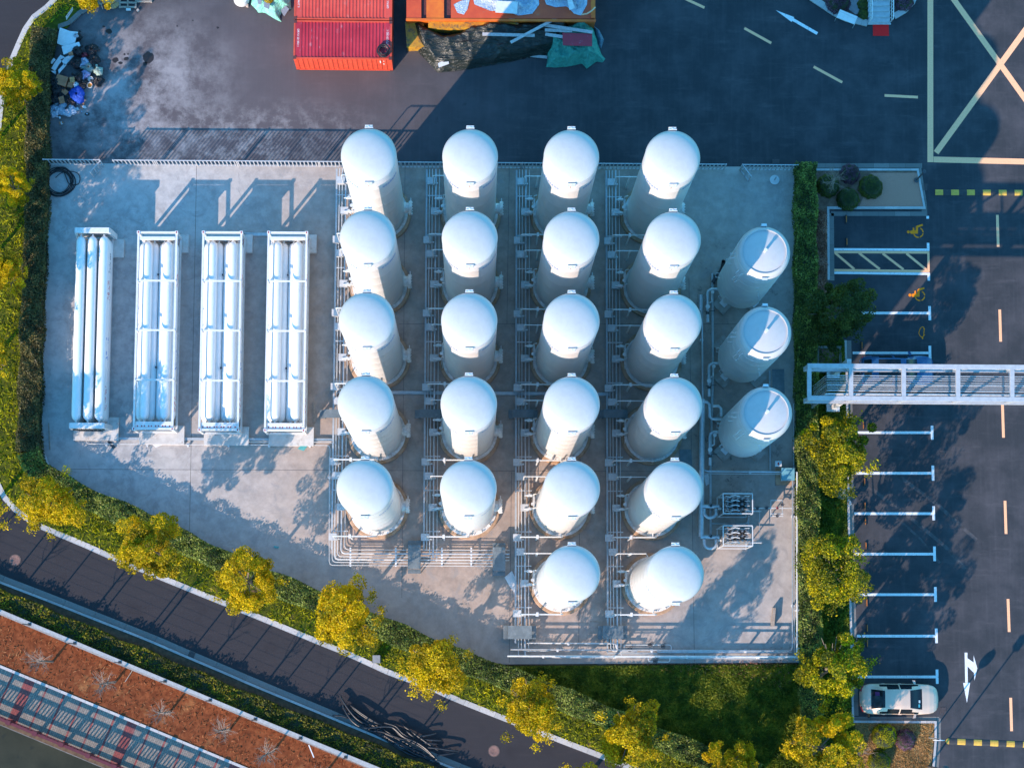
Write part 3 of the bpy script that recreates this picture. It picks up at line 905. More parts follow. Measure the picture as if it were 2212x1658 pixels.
def crown_points(seed, R=1.9, H=2.95, zc=4.6, clumps=80, per=230, spread=1.0):
    rs = np.random.RandomState(seed)
    pts = []
    lobes = rs.uniform(.6, 1.3, 9)
    for k in range(clumps):
        a = rs.uniform(0, 2 * math.pi); ct = rs.uniform(-.75, 1)
        rr = rs.uniform(.35, 1.0) ** .55
        lob = lobes[int(a / (2 * math.pi) * 9) % 9]
        st = math.sqrt(max(0, 1 - ct * ct))
        c = np.array([R * rr * st * lob * math.cos(a), R * rr * st * lob * math.sin(a), zc + H * rr * ct])
        cr = rs.uniform(.22, .60)
        d = rs.normal(size=(per, 3)); d /= np.linalg.norm(d, axis=1)[:, None]
        d[:, 2] *= .75
        pts.append(c + d * (cr * rs.uniform(.5, 1.05, per) ** .6)[:, None])
    for k in range(7):                                # straggling shoots past the outline
        a = rs.uniform(0, 2 * math.pi); r = R * rs.uniform(1.0, 1.3)
        c = np.array([r * math.cos(a), r * math.sin(a), zc + rs.uniform(-.9, .9)])
        d = rs.normal(size=(70, 3)) * .17
        pts.append(c + d)
    return np.concatenate(pts)

def tree_kind(seed, mat, size=.135, **kw):
    t = empty('tree', (0, 0, -50))
    kw0 = dict(kw)
    C = crown_points(seed, **kw0)
    link_mesh('crown', leaves_mesh('crown', C, size, mat, seed), t)
    rs = random.Random(seed); mb = MB()
    zc = kw0.get('zc', 5.0)
    mb.tube([(0, 0, 0), (.04, .02, zc * .35), (.0, .05, zc * .62), (.05, 0, zc + .5)], [.15, .12, .10, .04], 10)
    for i in range(10):
        a = rs.uniform(0, 6.28); z0 = zc * rs.uniform(.5, .85); L = rs.uniform(1.1, 2.1)
        e = Vector((math.cos(a) * L, math.sin(a) * L, z0 + rs.uniform(.6, 1.7))); m = Vector((math.cos(a) * L * .45, math.sin(a) * L * .45, z0 + .35))
        mb.tube([(0, 0, z0), m, e], [.055, .04, .015], 6)
    mb.build('trunk', M_BARK, t)
    return t
GOLD = [tree_kind(11 + i, L_GOLD) for i in range(6)]
EVER = [tree_kind(31 + i, L_GREEN, clumps=78) for i in range(3)]
DARK = [tree_kind(51, L_DARK, clumps=90, R=2.1)]
for t in GOLD + EVER + DARK: t['used'] = 0
def plant(kinds, i, u, v, r, label, rz, group, zc=4.9):
    k = kinds[i % len(kinds)]
    q = P(u, v, zc); s = r / (90.0 if kinds is GOLD else 83.0)
    if not k['used']:
        k['used'] = 1; o = k; o.location = (q.x, q.y, 0.05); o.rotation_euler = (0, 0, rz); o.scale = (s, s, .55 + .45 * s)
        o['label'] = label; o['group'] = group
    else:
        o = dup(k, (q.x, q.y, .05), rz, label, group, (s, s, .55 + .45 * s))
    o['category'] = 'tree'
    return o
row_g = 'yellow-leaved trees along the curving service road'
gold = [(105, 1085, 80, 'yellow-leaved tree at the bend where the left hedge turns'), (318, 1180, 84, 'golden tree second from the hedge bend on the road verge'),
        (530, 1252, 76, 'yellow tree on the verge below the third tube trailer'), (745, 1330, 86, 'large golden tree on the verge just left of the small grey kerbside box'),
        (940, 1440, 84, 'broad golden tree on the verge just right of the small grey kerbside box'), (1150, 1530, 82, 'golden tree on the verge above the second manhole cover'),
        (1365, 1590, 84, 'golden tree with a thin leader, below the dark lawn'), (1582, 1655, 62, 'small golden tree where the road meets the bottom frame edge'),
        (1778, 1615, 88, 'yellow-green tree left of the tan bed with round bushes')]
for i, (u, v, r, l) in enumerate(gold): plant(GOLD, i, u, v, r, l, i * 1.3, row_g)
for i, (u, v, r, l) in enumerate([(26, 178, 58, 'yellow tree overhanging the left kerb beside the rubbish heap'), (20, 395, 44, 'thin yellow tree on the left verge level with the coiled hose'), (10, 585, 46, 'yellow tree on the left verge level with the tops of the tube trailers')]):
    plant(GOLD, i + 1, u, v, r, l, 2 + i, 'yellow trees on the left verge', 4.6)
for i, (u, v, r, l) in enumerate([(-75, 300, 80, 'tree beyond the left edge of the verge'), (-85, 560, 85, 'tree beyond the left edge of the verge'), (-60, 760, 85, 'tree beyond the left edge of the verge'), (-60, 1090, 85, 'tree beyond the left edge of the verge'), (1240, 1740, 90, 'tree below the bottom edge of the picture'), (1520, 1760, 90, 'tree below the bottom edge of the picture'), (1680, 1770, 90, 'tree below the bottom edge of the picture'), (190, -45, 70, 'tree above the white board at the upper left')]):
    plant(GOLD, i + 2, u, v, r, l, 4 + i, 'trees standing beyond the picture')
for i, (u, v, r, l) in enumerate([(1819, 978, 84, 'yellow-topped tree just below the pipe bridge'), (1806, 1232, 80, 'round bright yellow-green tree midway down the parking row'), (1806, 1442, 80, 'broad dark green tree with yellow patches beside the beige car')]):
    plant(EVER, i, u, v, r, l, i * 2.1, 'evergreen trees along the parking row')
plant(DARK, 0, 1812, 668, 80, 'dark green shaded tree just above the pipe bridge', .4, 'evergreen trees along the parking row')

def resample(line, step):
    line = [Vector((p[0], p[1])) for p in line]; out = [line[0]]
    for a, b in zip(line[:-1], line[1:]):
        n = max(1, int((b - a).length / step))
        out += [a.lerp(b, (i + 1) / n) for i in range(n)]
    return out

def hedge(name, label, line, w, h, mat, seed, dens=480, size=.115, cat='hedge', group=None):
    line = resample(PL(line, h * .8), .5)
    t = thing(name, label, cat, (line[0].x, line[0].y, .05), group=group)
    rs = np.random.RandomState(seed)
    mb = MB()
    A, B = offset_line(line, w * .40), offset_line(line, -w * .40)
    n = len(line)
    vs = []; fs = []
    for i in range(n):
        for q, z in ((A[i], 0), (A[i], h * .82), (B[i], h * .82), (B[i], 0)): vs.append((q.x, q.y, z))
    for i in range(n - 1):
        for j in range(3): fs.append((i * 4 + j, i * 4 + j + 1, i * 4 + j + 5, i * 4 + j + 4))
    mb.add(vs, fs); mb.build('stems', M_CORE, t, world=True)
    C = []
    L = 0
    for i in range(n - 1):
        a, b = line[i], line[i + 1]; d = (b - a); l = d.length; nrm = Vector((-d.y, d.x)) / max(l, 1e-6)
        k = int(dens * l * (w + 1.0))
        tt = rs.uniform(-.02, 1.02, k); side = rs.uniform(-1, 1, k)
        # top, then both flanks
        m = rs.uniform(0, 1, k) < w / (w + 1.0)
        off = np.where(m, side * w * .5, np.sign(side) * (w * .5 - rs.uniform(0, .14, k)))
        z = np.where(m, h - rs.uniform(0, .22, k) ** 1.3 - np.abs(side) ** 4 * .18, rs.uniform(.05, h, k))
        bump = .10 * np.sin((L + tt * l) * 2.1 + side * 2) + .07 * np.sin((L + tt * l) * 5.3 - side * 4)
        off = off * (1 + .10 * np.sin((L + tt * l) * 1.7 + seed))
        x = a.x + d.x * tt + nrm.x * off; y = a.y + d.y * tt + nrm.y * off
        C.append(np.stack([x - line[0].x, y - line[0].y, z + bump], 1)); L += l
    link_mesh('foliage', leaves_mesh('foliage', np.concatenate(C), size, mat, seed), t)
    return t
hedge('hedge', 'dark brown-green clipped hedge between left verge and the concrete yard', [(95, 62), (82, 160), (80, 300), (79, 450), (72, 600), (67, 730), (63, 900), (61, 975)], 1.35, 1.45, L_HEDGE2, 1)
hedge('hedge', 'green clipped hedge running diagonally below the concrete yard', [(61, 975), (75, 1010), (155, 1063), (310, 1129), (500, 1222), (690, 1300), (840, 1362), (965, 1417), (1090, 1462), (1210, 1506), (1343, 1562), (1420, 1594), (1545, 1643), (1640, 1672)], 1.35, 1.35, L_HEDGE, 2)
hedge('hedge', 'tall dark hedge between the concrete yard and the parking row', [(1741, 352), (1741, 500), (1742, 700), (1745, 1000), (1746, 1200), (1750, 1350), (1754, 1500), (1757, 1600), (1758, 1690)], 1.35, 1.6, L_HEDGE, 3, 420)
hedge('hedge', 'straggling low hedge between the service road and the wire fence wall', [(-120, 1228), (0, 1295), (150, 1358), (276, 1411), (400, 1462), (553, 1527), (700, 1586), (830, 1640), (960, 1692), (1100, 1750)], 1.25, .75, leaf_mat('shrub_leaves', (.03, .04, .008), (.10, .10, .010), (.34, .28, .012), .3, .9), 4, 230, .14)

def grass(poly, n, mat, seed, size=.3, z0=.07, zh=.16, label='short grass', up=.35, asp=.2, name='grass'):
    p = scatter_poly(poly, n, seed); rs = np.random.RandomState(seed)
    z = z0 + rs.uniform(.0, zh, len(p)) + .05 * np.sin(p[:, 0] * 3.1) * np.sin(p[:, 1] * 2.7)
    o = link_mesh(name, leaves_mesh(name, np.column_stack([p, z]), size, mat, seed, up, asp))
    tag(o, kind='stuff'); return o
strip_poly = [(q.x, q.y) for q in offset_line(KLW, .28 * KS)] + [(q.x, q.y) for q in PL([(1740, 1800), (1740, 1700), (1640, 1672), (1545, 1643), (1343, 1562), (1210, 1506), (1090, 1462), (840, 1362), (500, 1222), (310, 1129), (155, 1063), (75, 1010), (61, 975), (63, 900), (72, 600), (80, 300), (88, 62), (150, 30), (210, -5), (260, -120)])]
grass(strip_poly, 95000, L_GRASS, 5, .26)
grass(PL([(1090, 1440), (1732, 1435), (1742, 1700), (1640, 1672), (1545, 1643), (1343, 1562), (1210, 1506), (1085, 1460)]), 60000, L_LAWN, 6, .24)
grass(PL([(1762, 600), (1823, 735), (1830, 1200), (1838, 1556), (1845, 1560), (1845, 1700), (1770, 1700), (1762, 1200)]), 26000, L_LAWN, 7, .22)
grass(PL([(1758, 450), (1785, 456), (1786, 640), (1760, 640)]), 2500, L_BROWN, 8, .2, .09)
grass(strip_, 46000, L_DRYGR, 9, .22, .10, .12)
grass(PL([(1846, 1562), (2014, 1562), (2012, 1600), (2006, 1660), (1998, 1720), (1850, 1720)]), 9000, L_TANGR, 10, .18, .10, .08)
grass(PL([(1380, 1432), (1715, 1426), (1728, 1440), (1700, 1490), (1600, 1465), (1400, 1446)]), 900, L_BROWN, 11, .13, .12, .12, name='fallen_leaves')
grass(PL([(1560, 1400), (1722, 1395), (1722, 1428), (1560, 1430)]), 260, L_BROWN, 12, .11, .045, .03, name='fallen_leaves')

def bush(label, u, v, r, mat, seed, name='bush', z=.08, group=None, squash=.8):
    q = P(u, v, r * .6)
    t = thing(name, label, 'bush', (q.x, q.y, z), group=group)
    rs = np.random.RandomState(seed); n = int(2600 * r * r) + 600
    d = rs.normal(size=(n, 3)); d /= np.linalg.norm(d, axis=1)[:, None]; d[:, 2] = np.abs(d[:, 2])
    rr = r * (1 - rs.uniform(0, .28, n) ** 1.5) * (1 + .07 * np.sin(d[:, 0] * 9 + seed) * np.sin(d[:, 1] * 8))
    C = d * rr[:, None]; C[:, 2] *= squash * 1.3
    link_mesh('foliage', leaves_mesh('foliage', C, .085, mat, seed), t)
    mb = MB(); mb.lathe([(r * .5, 0), (r * .86, r * .35), (r * .7, r * .75), (0, r * .95)], 20); mb.build('stems', M_CORE, t)
    return t
bush('ball-clipped dark green bush beside the gravel mulch', 1882, 402, .78, L_DARK, 1, group='clipped bushes in the upper bed')
bush('ball-clipped dark green bush between hedge and disabled bay kerb', 1833, 428, .74, L_DARK, 2, group='clipped bushes in the upper bed')
bush('low purple bush behind the kerb above the disabled bays', 1837, 374, .66, L_PURPLE, 3, group='clipped bushes in the upper bed')
bush('small dark bush under the bare shrub', 1790, 400, .75, L_DARK, 4, group='clipped bushes in the upper bed')
bush('round green bush on tan grass below the beige car', 1912, 1590, .80, L_GREEN, 5, group='round bushes on the tan bed')
bush('round purple bush on tan grass', 1957, 1597, .66, L_PURPLE, 6, group='round bushes on the tan bed')
bush('round green bush cut by the bottom edge of the picture', 1900, 1645, .72, L_GREEN, 7, group='round bushes on the tan bed')
bush('dark bush left of the grey entrance steps', 1812, 2, .8, L_PURPLE, 8, group='bushes on the entrance island'); bush('dark bush right of the grey entrance steps', 1954, 2, .62, L_PURPLE, 9, group='bushes on the entrance island')
bush('narrow green bush against the left stair rail', 1866, 10, .42, L_DARK, 10, group='bushes on the entrance island'); bush('second narrow green bush at the foot of the stair rail', 1866, 30, .36, L_DARK, 11, group='bushes on the entrance island')

def bare_tree(seed, H=8.5, spread=1.5, name='bare_tree', n=46, r0=.075, z0=.45):
    t = empty(name, (0, 0, -50)); rs = random.Random(seed)
    mb = MB(); top = Vector((rs.uniform(-.2, .2), rs.uniform(-.2, .2), H))
    mid = Vector((rs.uniform(-.12, .12), rs.uniform(-.12, .12), H * .5))
    mb.tube([(0, 0, 0), mid, top], [r0, r0 * .7, .015], 8); mb.build('trunk', M_BARK, t)
    mb = MB()
    for i in range(n):
        z = H * rs.uniform(z0, .95); a = rs.uniform(0, 6.28); L = spread * rs.uniform(.45, 1.0) * (1.15 - (z / H) * .55)
        b = Vector((mid.x * min(1, 2 * z / H), mid.y * min(1, 2 * z / H), z)); e = b + Vector((math.cos(a) * L, math.sin(a) * L, L * rs.uniform(.5, 1.3)))
        m = b.lerp(e, .5) + Vector((rs.uniform(-.1, .1), rs.uniform(-.1, .1), -.06))
        mb.tube([b, m, e], [.02, .013, .005], 5, cap=False)
        for k in range(4):
            s = b.lerp(e, rs.uniform(.3, .9)); a2 = a + rs.uniform(-1.1, 1.1); l2 = L * rs.uniform(.25, .5)
            mb.tube([s, s + Vector((math.cos(a2) * l2, math.sin(a2) * l2, l2 * rs.uniform(.3, 1.2)))], [.008, .003], 4, cap=False)
    mb.build('branches', M_TWIG, t)
    return t
bt = bare_tree(3, 6.0, 1.1, n=24)
lab = ['bare sapling with a bent pale branch, leftmost on the withered lawn', 'bare sapling with spreading pale twigs on the withered lawn, second from the left', 'faint bare sapling on the reddest withered grass', 'dense pale bare sapling above the promenade kerb', 'bare sapling near the pale leaning stake', 'last bare sapling before the withered lawn leaves the frame']
for i, (u, v) in enumerate([(115, 1428), (250, 1472), (368, 1536), (497, 1574), (592, 1620), (700, 1672)]):
    q = P(u, v)
    if i == 0: bt.location = (q.x, q.y, .1); o = bt; o['label'] = lab[0]; o['group'] = 'bare saplings on the withered lawn'
    else: o = dup(bt, (q.x, q.y, .1), i * 1.9, lab[i], 'bare saplings on the withered lawn', (1 + .06 * math.sin(i * 2), 1, .94 + .05 * math.cos(i)))
    o['category'] = 'bare tree'
for i, (u, v) in enumerate([(-40, 1380), (-150, 1330), (800, 1715)]):
    q = P(u, v); o = dup(bt, (q.x, q.y, .1), i * 2.3, 'bare sapling standing beyond the edge of the picture', 'bare saplings on the withered lawn')
s2 = bare_tree(8, 2.0, 1.1, 'bare_shrub', 26, .05, .15); q = P(1796, 402); s2.location = (q.x, q.y, .09); tag(s2, 'bare pale shrub with spreading twigs in the upper bed', 'bare shrub')
s3 = bare_tree(9, 2.4, .95, 'bare_shrub', 20, .05, .15); q = P(1850, 1624); s3.location = (q.x, q.y, .1); tag(s3, 'bare pale shrub propped by stakes on the tan bed', 'bare shrub')
# ------------------------------------------------------------------ pipe runs between the tanks
M_BOX = pm('grey_box_paint', (.50, .50, .50), (.40, .40, .395), 6, .5, c3=(.36, .33, .31), s3=4, t3=(.62, .74))
M_TRAY = pm('cable_tray_metal', (.44, .47, .48), (.35, .37, .38), 5, .5, metal=.2)
M_STEP = pm('grey_step_plate', (.17, .20, .21), (.12, .145, .155), 3, .6, metal=.2, c3=(.24, .26, .26), s3=1.5)
SOUTH = {0: 1188, 1: 1190, 2: 1390, 3: 1385}
OFFS = ((-2.57, .024), (-2.39, .024), (-2.17, .052), (-1.95, .018))
north_y = TY0 + 2.75
for c in range(4):
    x0 = TX0 + TSX * c
    rows = 5 if c < 2 else 6
    t = thing('pipe_run', f'parallel silvery pipes and cable tray west of the {COLN[c]}', 'pipe run', (x0 - 2.4, TY0, .04), group='pipe runs beside the tank columns')
    ys = P(0, SOUTH[c] - 4).y
    mb = MB(); mb.box((x0 - 2.75, (north_y + ys) / 2, .42), (.105, north_y - ys, .07)); mb.build('cable_tray', M_TRAY, t, world=True)
    for k, (dx, r) in enumerate(OFFS):
        mb = MB(); x = x0 + dx
        if c == 0:
            ye = P(0, (1199.6, 1199.6, 1193, 1185)[k] + (7 if k == 0 else 0)).y; xe = P(1100, 1200).x
            e = .22
            mb.tube([(x, north_y, .5), (x, ye + e, .5), (x + e * .3, ye + e * .3, .5), (x + e, ye, .5), (xe, ye, .5)], r, 8)
        elif c == 1:
            mb.tube([(x, north_y, .5), (x, P(0, 1186 + 8 * k).y, .5)], r, 8)
        else:
            tgt = {2: (1415, 1402, 1415, 1402), 3: (1402, 1402, 1402, 1415)}[c][k]
            ye = P(0, tgt, .5).y; e = .2
            if k in (0, 2) and c == 2: ex = P(1724, 0, .5).x
            else: ex = x + 1.2
            mb.tube([(x, north_y, .5), (x, ye + e, .5), (x + e * .3, ye + e * .3, .5), (x + e, ye, .5), (ex, ye, .5)], r, 8)
        mb.build('pipe', M_STEEL if r > .03 else M_STEEL_W, t, world=True)
    for r in range(rows):
        y = TY0 - TSY * r
        for dy in (1.09, -1.42):
            mb = MB(); mb.box((x0 - 2.27, y + dy, .40), (.98, .06, .06)); mb.box((x0 - 2.7, y + dy, .2), (.06, .06, .36)); mb.box((x0 - 1.84, y + dy, .2), (.06, .06, .36)); mb.build('pipe_support', M_STEEL_W, t, world=True)
boxproto = None
def instrument_box(x, y, label, group, z=.45):
    global boxproto
    if boxproto is None:
        t = thing('instrument_box', label, 'instrument box', (x, y, z - .41), group=group)
        mb = MB(); mb.box((0, 0, .60), (.45, .39, .46)); mb.box((0, 0, .845), (.49, .43, .03)); mb.build('housing', M_BOX, t)
        mb = MB(); mb.box((0, 0, .19), (.08, .08, .38)); mb.build('post', M_STEEL, t)
        mb = MB(); mb.tube([(.22, -.1, .55), (.42, -.1, .55)], .03, 8); mb.lathe([(0, 0), (.06, 0), (.06, .06), (0, .06)], 10, (.34, -.1, .55), Matrix.Rotation(rad(90), 3, 'Y')); mb.build('gland', M_STEEL_W, t)
        boxproto = t; return t
    return dup(boxproto, (x, y, z - .41), 0, label, group)
SIDE = ['tube trailers', 'second column of tanks', 'third column of tanks', 'fourth column of tanks']
for c in range(4):
    x0 = TX0 + TSX * c
    for r in range(5 if c < 2 else 6):
        y = TY0 - TSY * r
        cn = ['first', 'second', 'third', 'fourth'][c]; rn = ordinal(r)
        gp = f'grey instrument boxes along the {cn} tank column'
        instrument_box(x0 - 2.46, y + 1.93, f'grey instrument box north of the {rn} tank down in the {cn} column', gp)
        instrument_box(x0 - 2.22, y + .02, f'grey instrument box beside the valves of the {rn} tank down, {cn} column', gp)
        instrument_box(x0 - 2.67, y - 1.80, f'grey instrument box south of the {rn} tank down in the {cn} column', gp)
        t = thing('feed_pipe', f'raised white feed pipe from its box to the {rn} tank down, {cn} column', 'pipe', (x0 - 1.5, y - 1.9, .04), group='raised feed pipes beside the tanks')
        mb = MB(); mb.tube([(x0 - 2.5, y - 1.9, .75), (x0 - 2.5, y - 1.9, 3.1), (x0 - 2.4, y - 1.9, 3.2), (x0 - .1, y - 1.9, 3.2), (x0, y - 1.88, 3.1), (x0, y - 1.75, .6)], .042, 8); mb.build('lower_pipe', M_STEEL_W, t, world=True)
        mb = MB(); mb.box((x0 - 1.5, y - 1.9, 1.62), (.09, .09, 3.2)); mb.box((x0 - 1.5, y - 1.9, 3.24), (.14, .24, .05)); mb.build('post', M_WHITE, t, world=True)
        mb = MB(); mb.tube([(x0 - 2.3, y + 1.72, .7), (x0 - 2.3, y + 1.72, 3.1), (x0 - 2.2, y + 1.72, 3.2), (x0 - .6, y + 1.72, 3.2), (x0 - .5, y + 1.5, 3.2)], .034, 8); mb.build('upper_pipe', M_STEEL_W, t, world=True)
        mb = MB(); mb.box((x0 - 1.5, y + 1.72, 1.62), (.09, .09, 3.2)); mb.build('post', M_WHITE, t, world=True)

def step_bridge(label, c, d, long_x=True):
    t = thing('step_over_platform', label, 'platform', (c.x, c.y, .04), group='grey step-over platforms above the pipes')
    L, Wd = d
    mb = MB()
    def bx(cx, cy, cz, sx, sy, sz):
        mb.box((cx, cy, cz), (sx, sy, sz)) if long_x else mb.box((cy, cx, cz), (sy, sx, sz))
    bx(0, 0, .78, L, Wd, .05); mb.build('deck', M_STEP, t)
    for s in (1, -1):
        mb = MB(); bx(s * (L / 2 + .14), 0, .45, .26, Wd, .04); mb.build('step', M_STEP, t)
    for s in (1, -1):
        mb = MB()
        for k in (1, -1):
            bx(s * (L / 2 - .04), k * (Wd / 2 - .04), .38, .05, .05, .74); bx(s * (L / 2 + .24), k * (Wd / 2 - .04), .21, .05, .05, .42)
        mb.build('legs', M_STEP, t)
for lab, u, v, L, Wd, lx in (('grey step-over platform at the lower left pipe corner, beside the second tank column', 895, 1202, 1.45, .78, False), ('grey step-over platform below the second tank column, beside fallen sheets', 1078, 1207, 1.45, .78, False),
                         ('dark step-over platform below the third tank column, by the southern lawn', 1123, 1365, 1.45, .80, True), ('grey step-over platform below the fourth tank column, by the southern lawn', 1324, 1365, 1.25, .80, True),
                         ('step-over platform beside the first tank column near the tube trailers', 722, 893, 1.3, .52, True), ('step-over platform left of the second tank column, fourth row', 928, 893, 1.3, .52, True),
                         ('step-over platform left of the third tank column, fourth row', 1130, 893, 1.25, .52, True), ('step-over platform left of the fourth tank column, fourth row', 1325, 893, 1.25, .52, True)):
    q = P(u, v, .8); step_bridge(lab, q, (L, Wd), lx)

def run(label, name, pts, z, r, mat=None, cat='pipe', sup=None, group=None, n=8):
    """a pipe run given on the plan, with small supports every sup metres"""
    W = [P(u, v, z) for u, v in pts]
    t = thing(name, label, cat, (W[0].x, W[0].y, .04), group=group)
    mb = MB()
    Q = [W[0]]
    for i in range(1, len(W) - 1):
        a, b, c = W[i - 1], W[i], W[i + 1]; e = min(.2 + r, (b - a).length * .4, (c - b).length * .4)
        p = b + (a - b).normalized() * e; s = b + (c - b).normalized() * e
        Q += [p, (p + s) / 2 * .5 + b * .5, s]
    Q.append(W[-1]); mb.tube(Q, r, n); mb.build('pipe', mat or M_STEEL, t, world=True)
    if sup:
        for a, b in zip(W[:-1], W[1:]):
            L = (b - a).length; k = int(L / sup)
            for i in range(k):
                p = a.lerp(b, (i + .5) / k); d = (b - a).normalized(); mb = MB()
                mb.box((p.x + d.y * .08, p.y - d.x * .08, z * .5), (.10, .10, z)); mb.box((p.x, p.y, z - r - .015), (.16, .16, .03)); mb.build('pipe_support', M_WHITE, t, world=True)
    return t
gS = 'pipes along the southern edge of the yard'
run('long silver pipe along the south edge turning up the east side, outermost', 'pipe', [(1096, 1416), (1716, 1417.5), (1722, 1418), (1722, 1019)], 1.25, .055, M_STEEL_W, sup=4.3, group=gS)
run('long silver pipe along the south edge turning up the east side, inner one', 'pipe', [(1103, 1402), (1712, 1405), (1712, 1019)], .8, .045, M_STEEL, sup=4.3, group=gS)
run('short silver pipe between the third and fourth pipe runs, above the long edge pipes', 'pipe', [(1138, 1388), (1318, 1389), (1330, 1389), (1332, 1401)], .45, .045, M_STEEL_W, sup=3.2, group=gS)
run('lower silver pipe under the outermost long pipe of the south edge', 'pipe', [(1420, 1420), (1718, 1421)], .4, .07, M_STEEL, group=gS)
run('lower silver pipe under the inner long pipe of the south edge', 'pipe', [(1420, 1407), (1710, 1408)], .3, .07, M_STEEL, group=gS)
run('thin silver pipe up the east side, between two thicker ones', 'pipe', [(1716.5, 1408), (1714.5, 872)], .35, .03, M_STEEL, group=gS)
run('thick silver pipe along the east hedge', 'pipe', [(1726.5, 1415), (1722.5, 855)], .35, .05, M_STEEL_W, sup=4.0, group=gS)
run('thin bypass pipe with red valve along the south edge', 'pipe', [(1348, 1398), (1348, 1392), (1450, 1392), (1450, 1404)], .5, .025, M_STEEL_W, group=gS)
run('small looped bypass pipe below the long edge pipes', 'pipe', [(1401, 1418), (1401, 1428), (1447, 1429), (1447, 1418)], .5, .025, M_STEEL_W, group=gS)
t = thing('cable_tray', 'flat blue-grey cable tray between the long southern pipes', 'cable tray', (*P(1370, 1410).xy, .04))
mb = MB(); mb.bar(P(1312, 1410, .2), P(1420, 1410.5, .2), .12, .06); mb.build('tray', M_TRAY, t, world=True); mb = MB(); mb.bar(P(1312, 1380, .2), P(1312, 1409, .2), .10, .06); mb.build('tray_branch', M_TRAY, t, world=True)
for u, v, lab in ((1404, 1392.5, 'black-handled valve on the thin bypass pipe'), (1360, 1402, 'black-handled valve on the inner long pipe'), (1415, 1427.5, 'black-handled valve on the small looped bypass'), (1432, 1395, 'second dark valve right of the bypass valve')):
    q = P(u, v, .55); t = thing('valve', lab, 'valve', (q.x, q.y, .4), group='valves on the southern pipes')
    mb = MB(); mb.lathe([(.0, -.1), (.07, -.1), (.07, .1), (0, .1)], 12, (0, 0, .1), Matrix.Rotation(rad(90), 3, 'Y')); mb.tube([(0, 0, .1), (0, 0, .34)], .022, 8); mb.build('body', M_DARKMETAL, t)
    mb = MB(); mb.tube([(.13 * math.cos(a), .13 * math.sin(a), .34) for a in [i * math.pi / 7 for i in range(14)]], .016, 6, closed=True); mb.bar((-.13, 0, .34), (.13, 0, .34), .016, .016); mb.build('hand_wheel', M_DARKMETAL, t)
    mb = MB(); mb.tube([(0, .05, .2), (.1, .2, .25), (.2, .18, .1), (.12, .02, .05)], .015, 5); mb.build('cable', M_DARKMETAL, t)
# lower left bundle going east
for k, (v, r) in enumerate(((1207, .022), (1213.5, .022), (1220, .018))):
    u0 = (724.2, 717.7, 711.2)[k]; v0 = (1160, 1150, 985)[k]
    run(f'thin pipe of the lower left bundle, {["innermost", "middle", "outermost"][k]} of three around its corner', 'pipe', [(u0, v0), (u0, v), (1092, v + 2.5)], .5, r, M_STEEL_W, group='thin pipes of the lower left bundle')
t = thing('pipe_rack_stand', 'white cross stands carrying the lower left pipe bundle', 'pipe stand', (*P(900, 1200).xy, .04))
for u in (757, 855, 954.5, 1018):
    mb = MB(); a, b = P(u, 1182, .46), P(u, 1223, .46); mb.bar(a, b, .10, .05); mb.box((a.x, a.y - .06, .23), (.07, .07, .42)); mb.box((b.x, b.y + .06, .23), (.07, .07, .42)); mb.build('cross_bar', M_WHITE, t, world=True)
# cross duct at the fourth row
t = thing('cable_duct', 'flat blue-grey cable duct crossing between tank columns', 'cable duct', (*P(1010, 848).xy, .04))
mb = MB(); mb.bar(P(725, 846.5, .15), P(1318, 851, .15), .20, .12); mb.build('duct', M_TRAY, t, world=True)
# trailer-end tray and pipes
t = thing('cable_tray', 'long blue-grey cable tray along the south ends of the tube trailers', 'cable tray', (*P(460, 945).xy, .04))
mb = MB(); mb.bar(P(198, 946.5, .15), P(722, 949.5, .15), .16, .10); mb.build('tray', M_TRAY, t, world=True)
gT = 'thin gas pipes south of the tube trailers'
run('thin gas pipe on small white feet from the first trailer to the tank pipes', 'pipe', [(186, 925), (186, 958.5), (713, 961.5), (713, 1100)], .25, .018, M_STEEL_W, sup=2.4, group=gT)
run('thin gas pipe from the third trailer to the tank pipes', 'pipe', [(469, 925), (469, 953.5), (718, 955), (718, 965)], .3, .018, M_STEEL_W, group=gT)
run('thin gas pipe from the fourth trailer down to the pipe line', 'pipe', [(609, 930), (609, 954)], .3, .018, M_STEEL_W, group=gT)
t = thing('pipe_bundle', 'bundle of loose silver pipes lying behind the third and fourth trailers', 'pipe bundle', (*P(590, 505).xy, .04))
for k in range(5):
    mb = MB(); mb.tube([P(526 + 3 * k, 503 + 1.3 * k, .12), P(655 + 3 * k - (k % 2) * 8, 504.5 + 1.3 * k, .12)], .025, 7); mb.build('pipe', M_STEEL, t, world=True)

# ------------------------------------------------------------------ pipework round the flat-topped tanks
M_LAG = pm('insulation_cladding', (.55, .58, .60), (.44, .47, .49), 5, .35, metal=.45)
gF = 'insulated pipes beside the flat-topped tanks'
run('thick insulated pipe running south past the vaporizers', 'pipe', [(1517, 862), (1514.5, 1158)], .9, .17, M_LAG, group=gF, n=14)
run('thin silver pipe beside the thick insulated one, turning east below the flat-topped tanks', 'pipe', [(1516.5, 640), (1519, 1017), (1722, 1019.5)], .6, .055, M_LAG, sup=4, group=gF)
run('thin green-tinged pipe under the southern flat-topped tank', 'pipe', [(1500, 1022), (1712, 1024)], .5, .022, M_STEEL_W, group=gF)
run('flat blue-grey duct from the northern flat-topped tank to the vaporizers', 'pipe', [(1538.5, 590), (1540, 800), (1534.5, 1020), (1535, 1160)], .25, .075, M_TRAY, group=gF)
run('blue-grey duct between the flat-topped tanks and the vaporizers', 'pipe', [(1662, 800), (1664, 1016)], .2, .06, M_TRAY, group=gF)
run('blue-grey duct joining the two vaporizers', 'pipe', [(1538, 1130), (1616, 1131), (1617, 1100), (1616, 1150)], .2, .05, M_TRAY, group=gF)
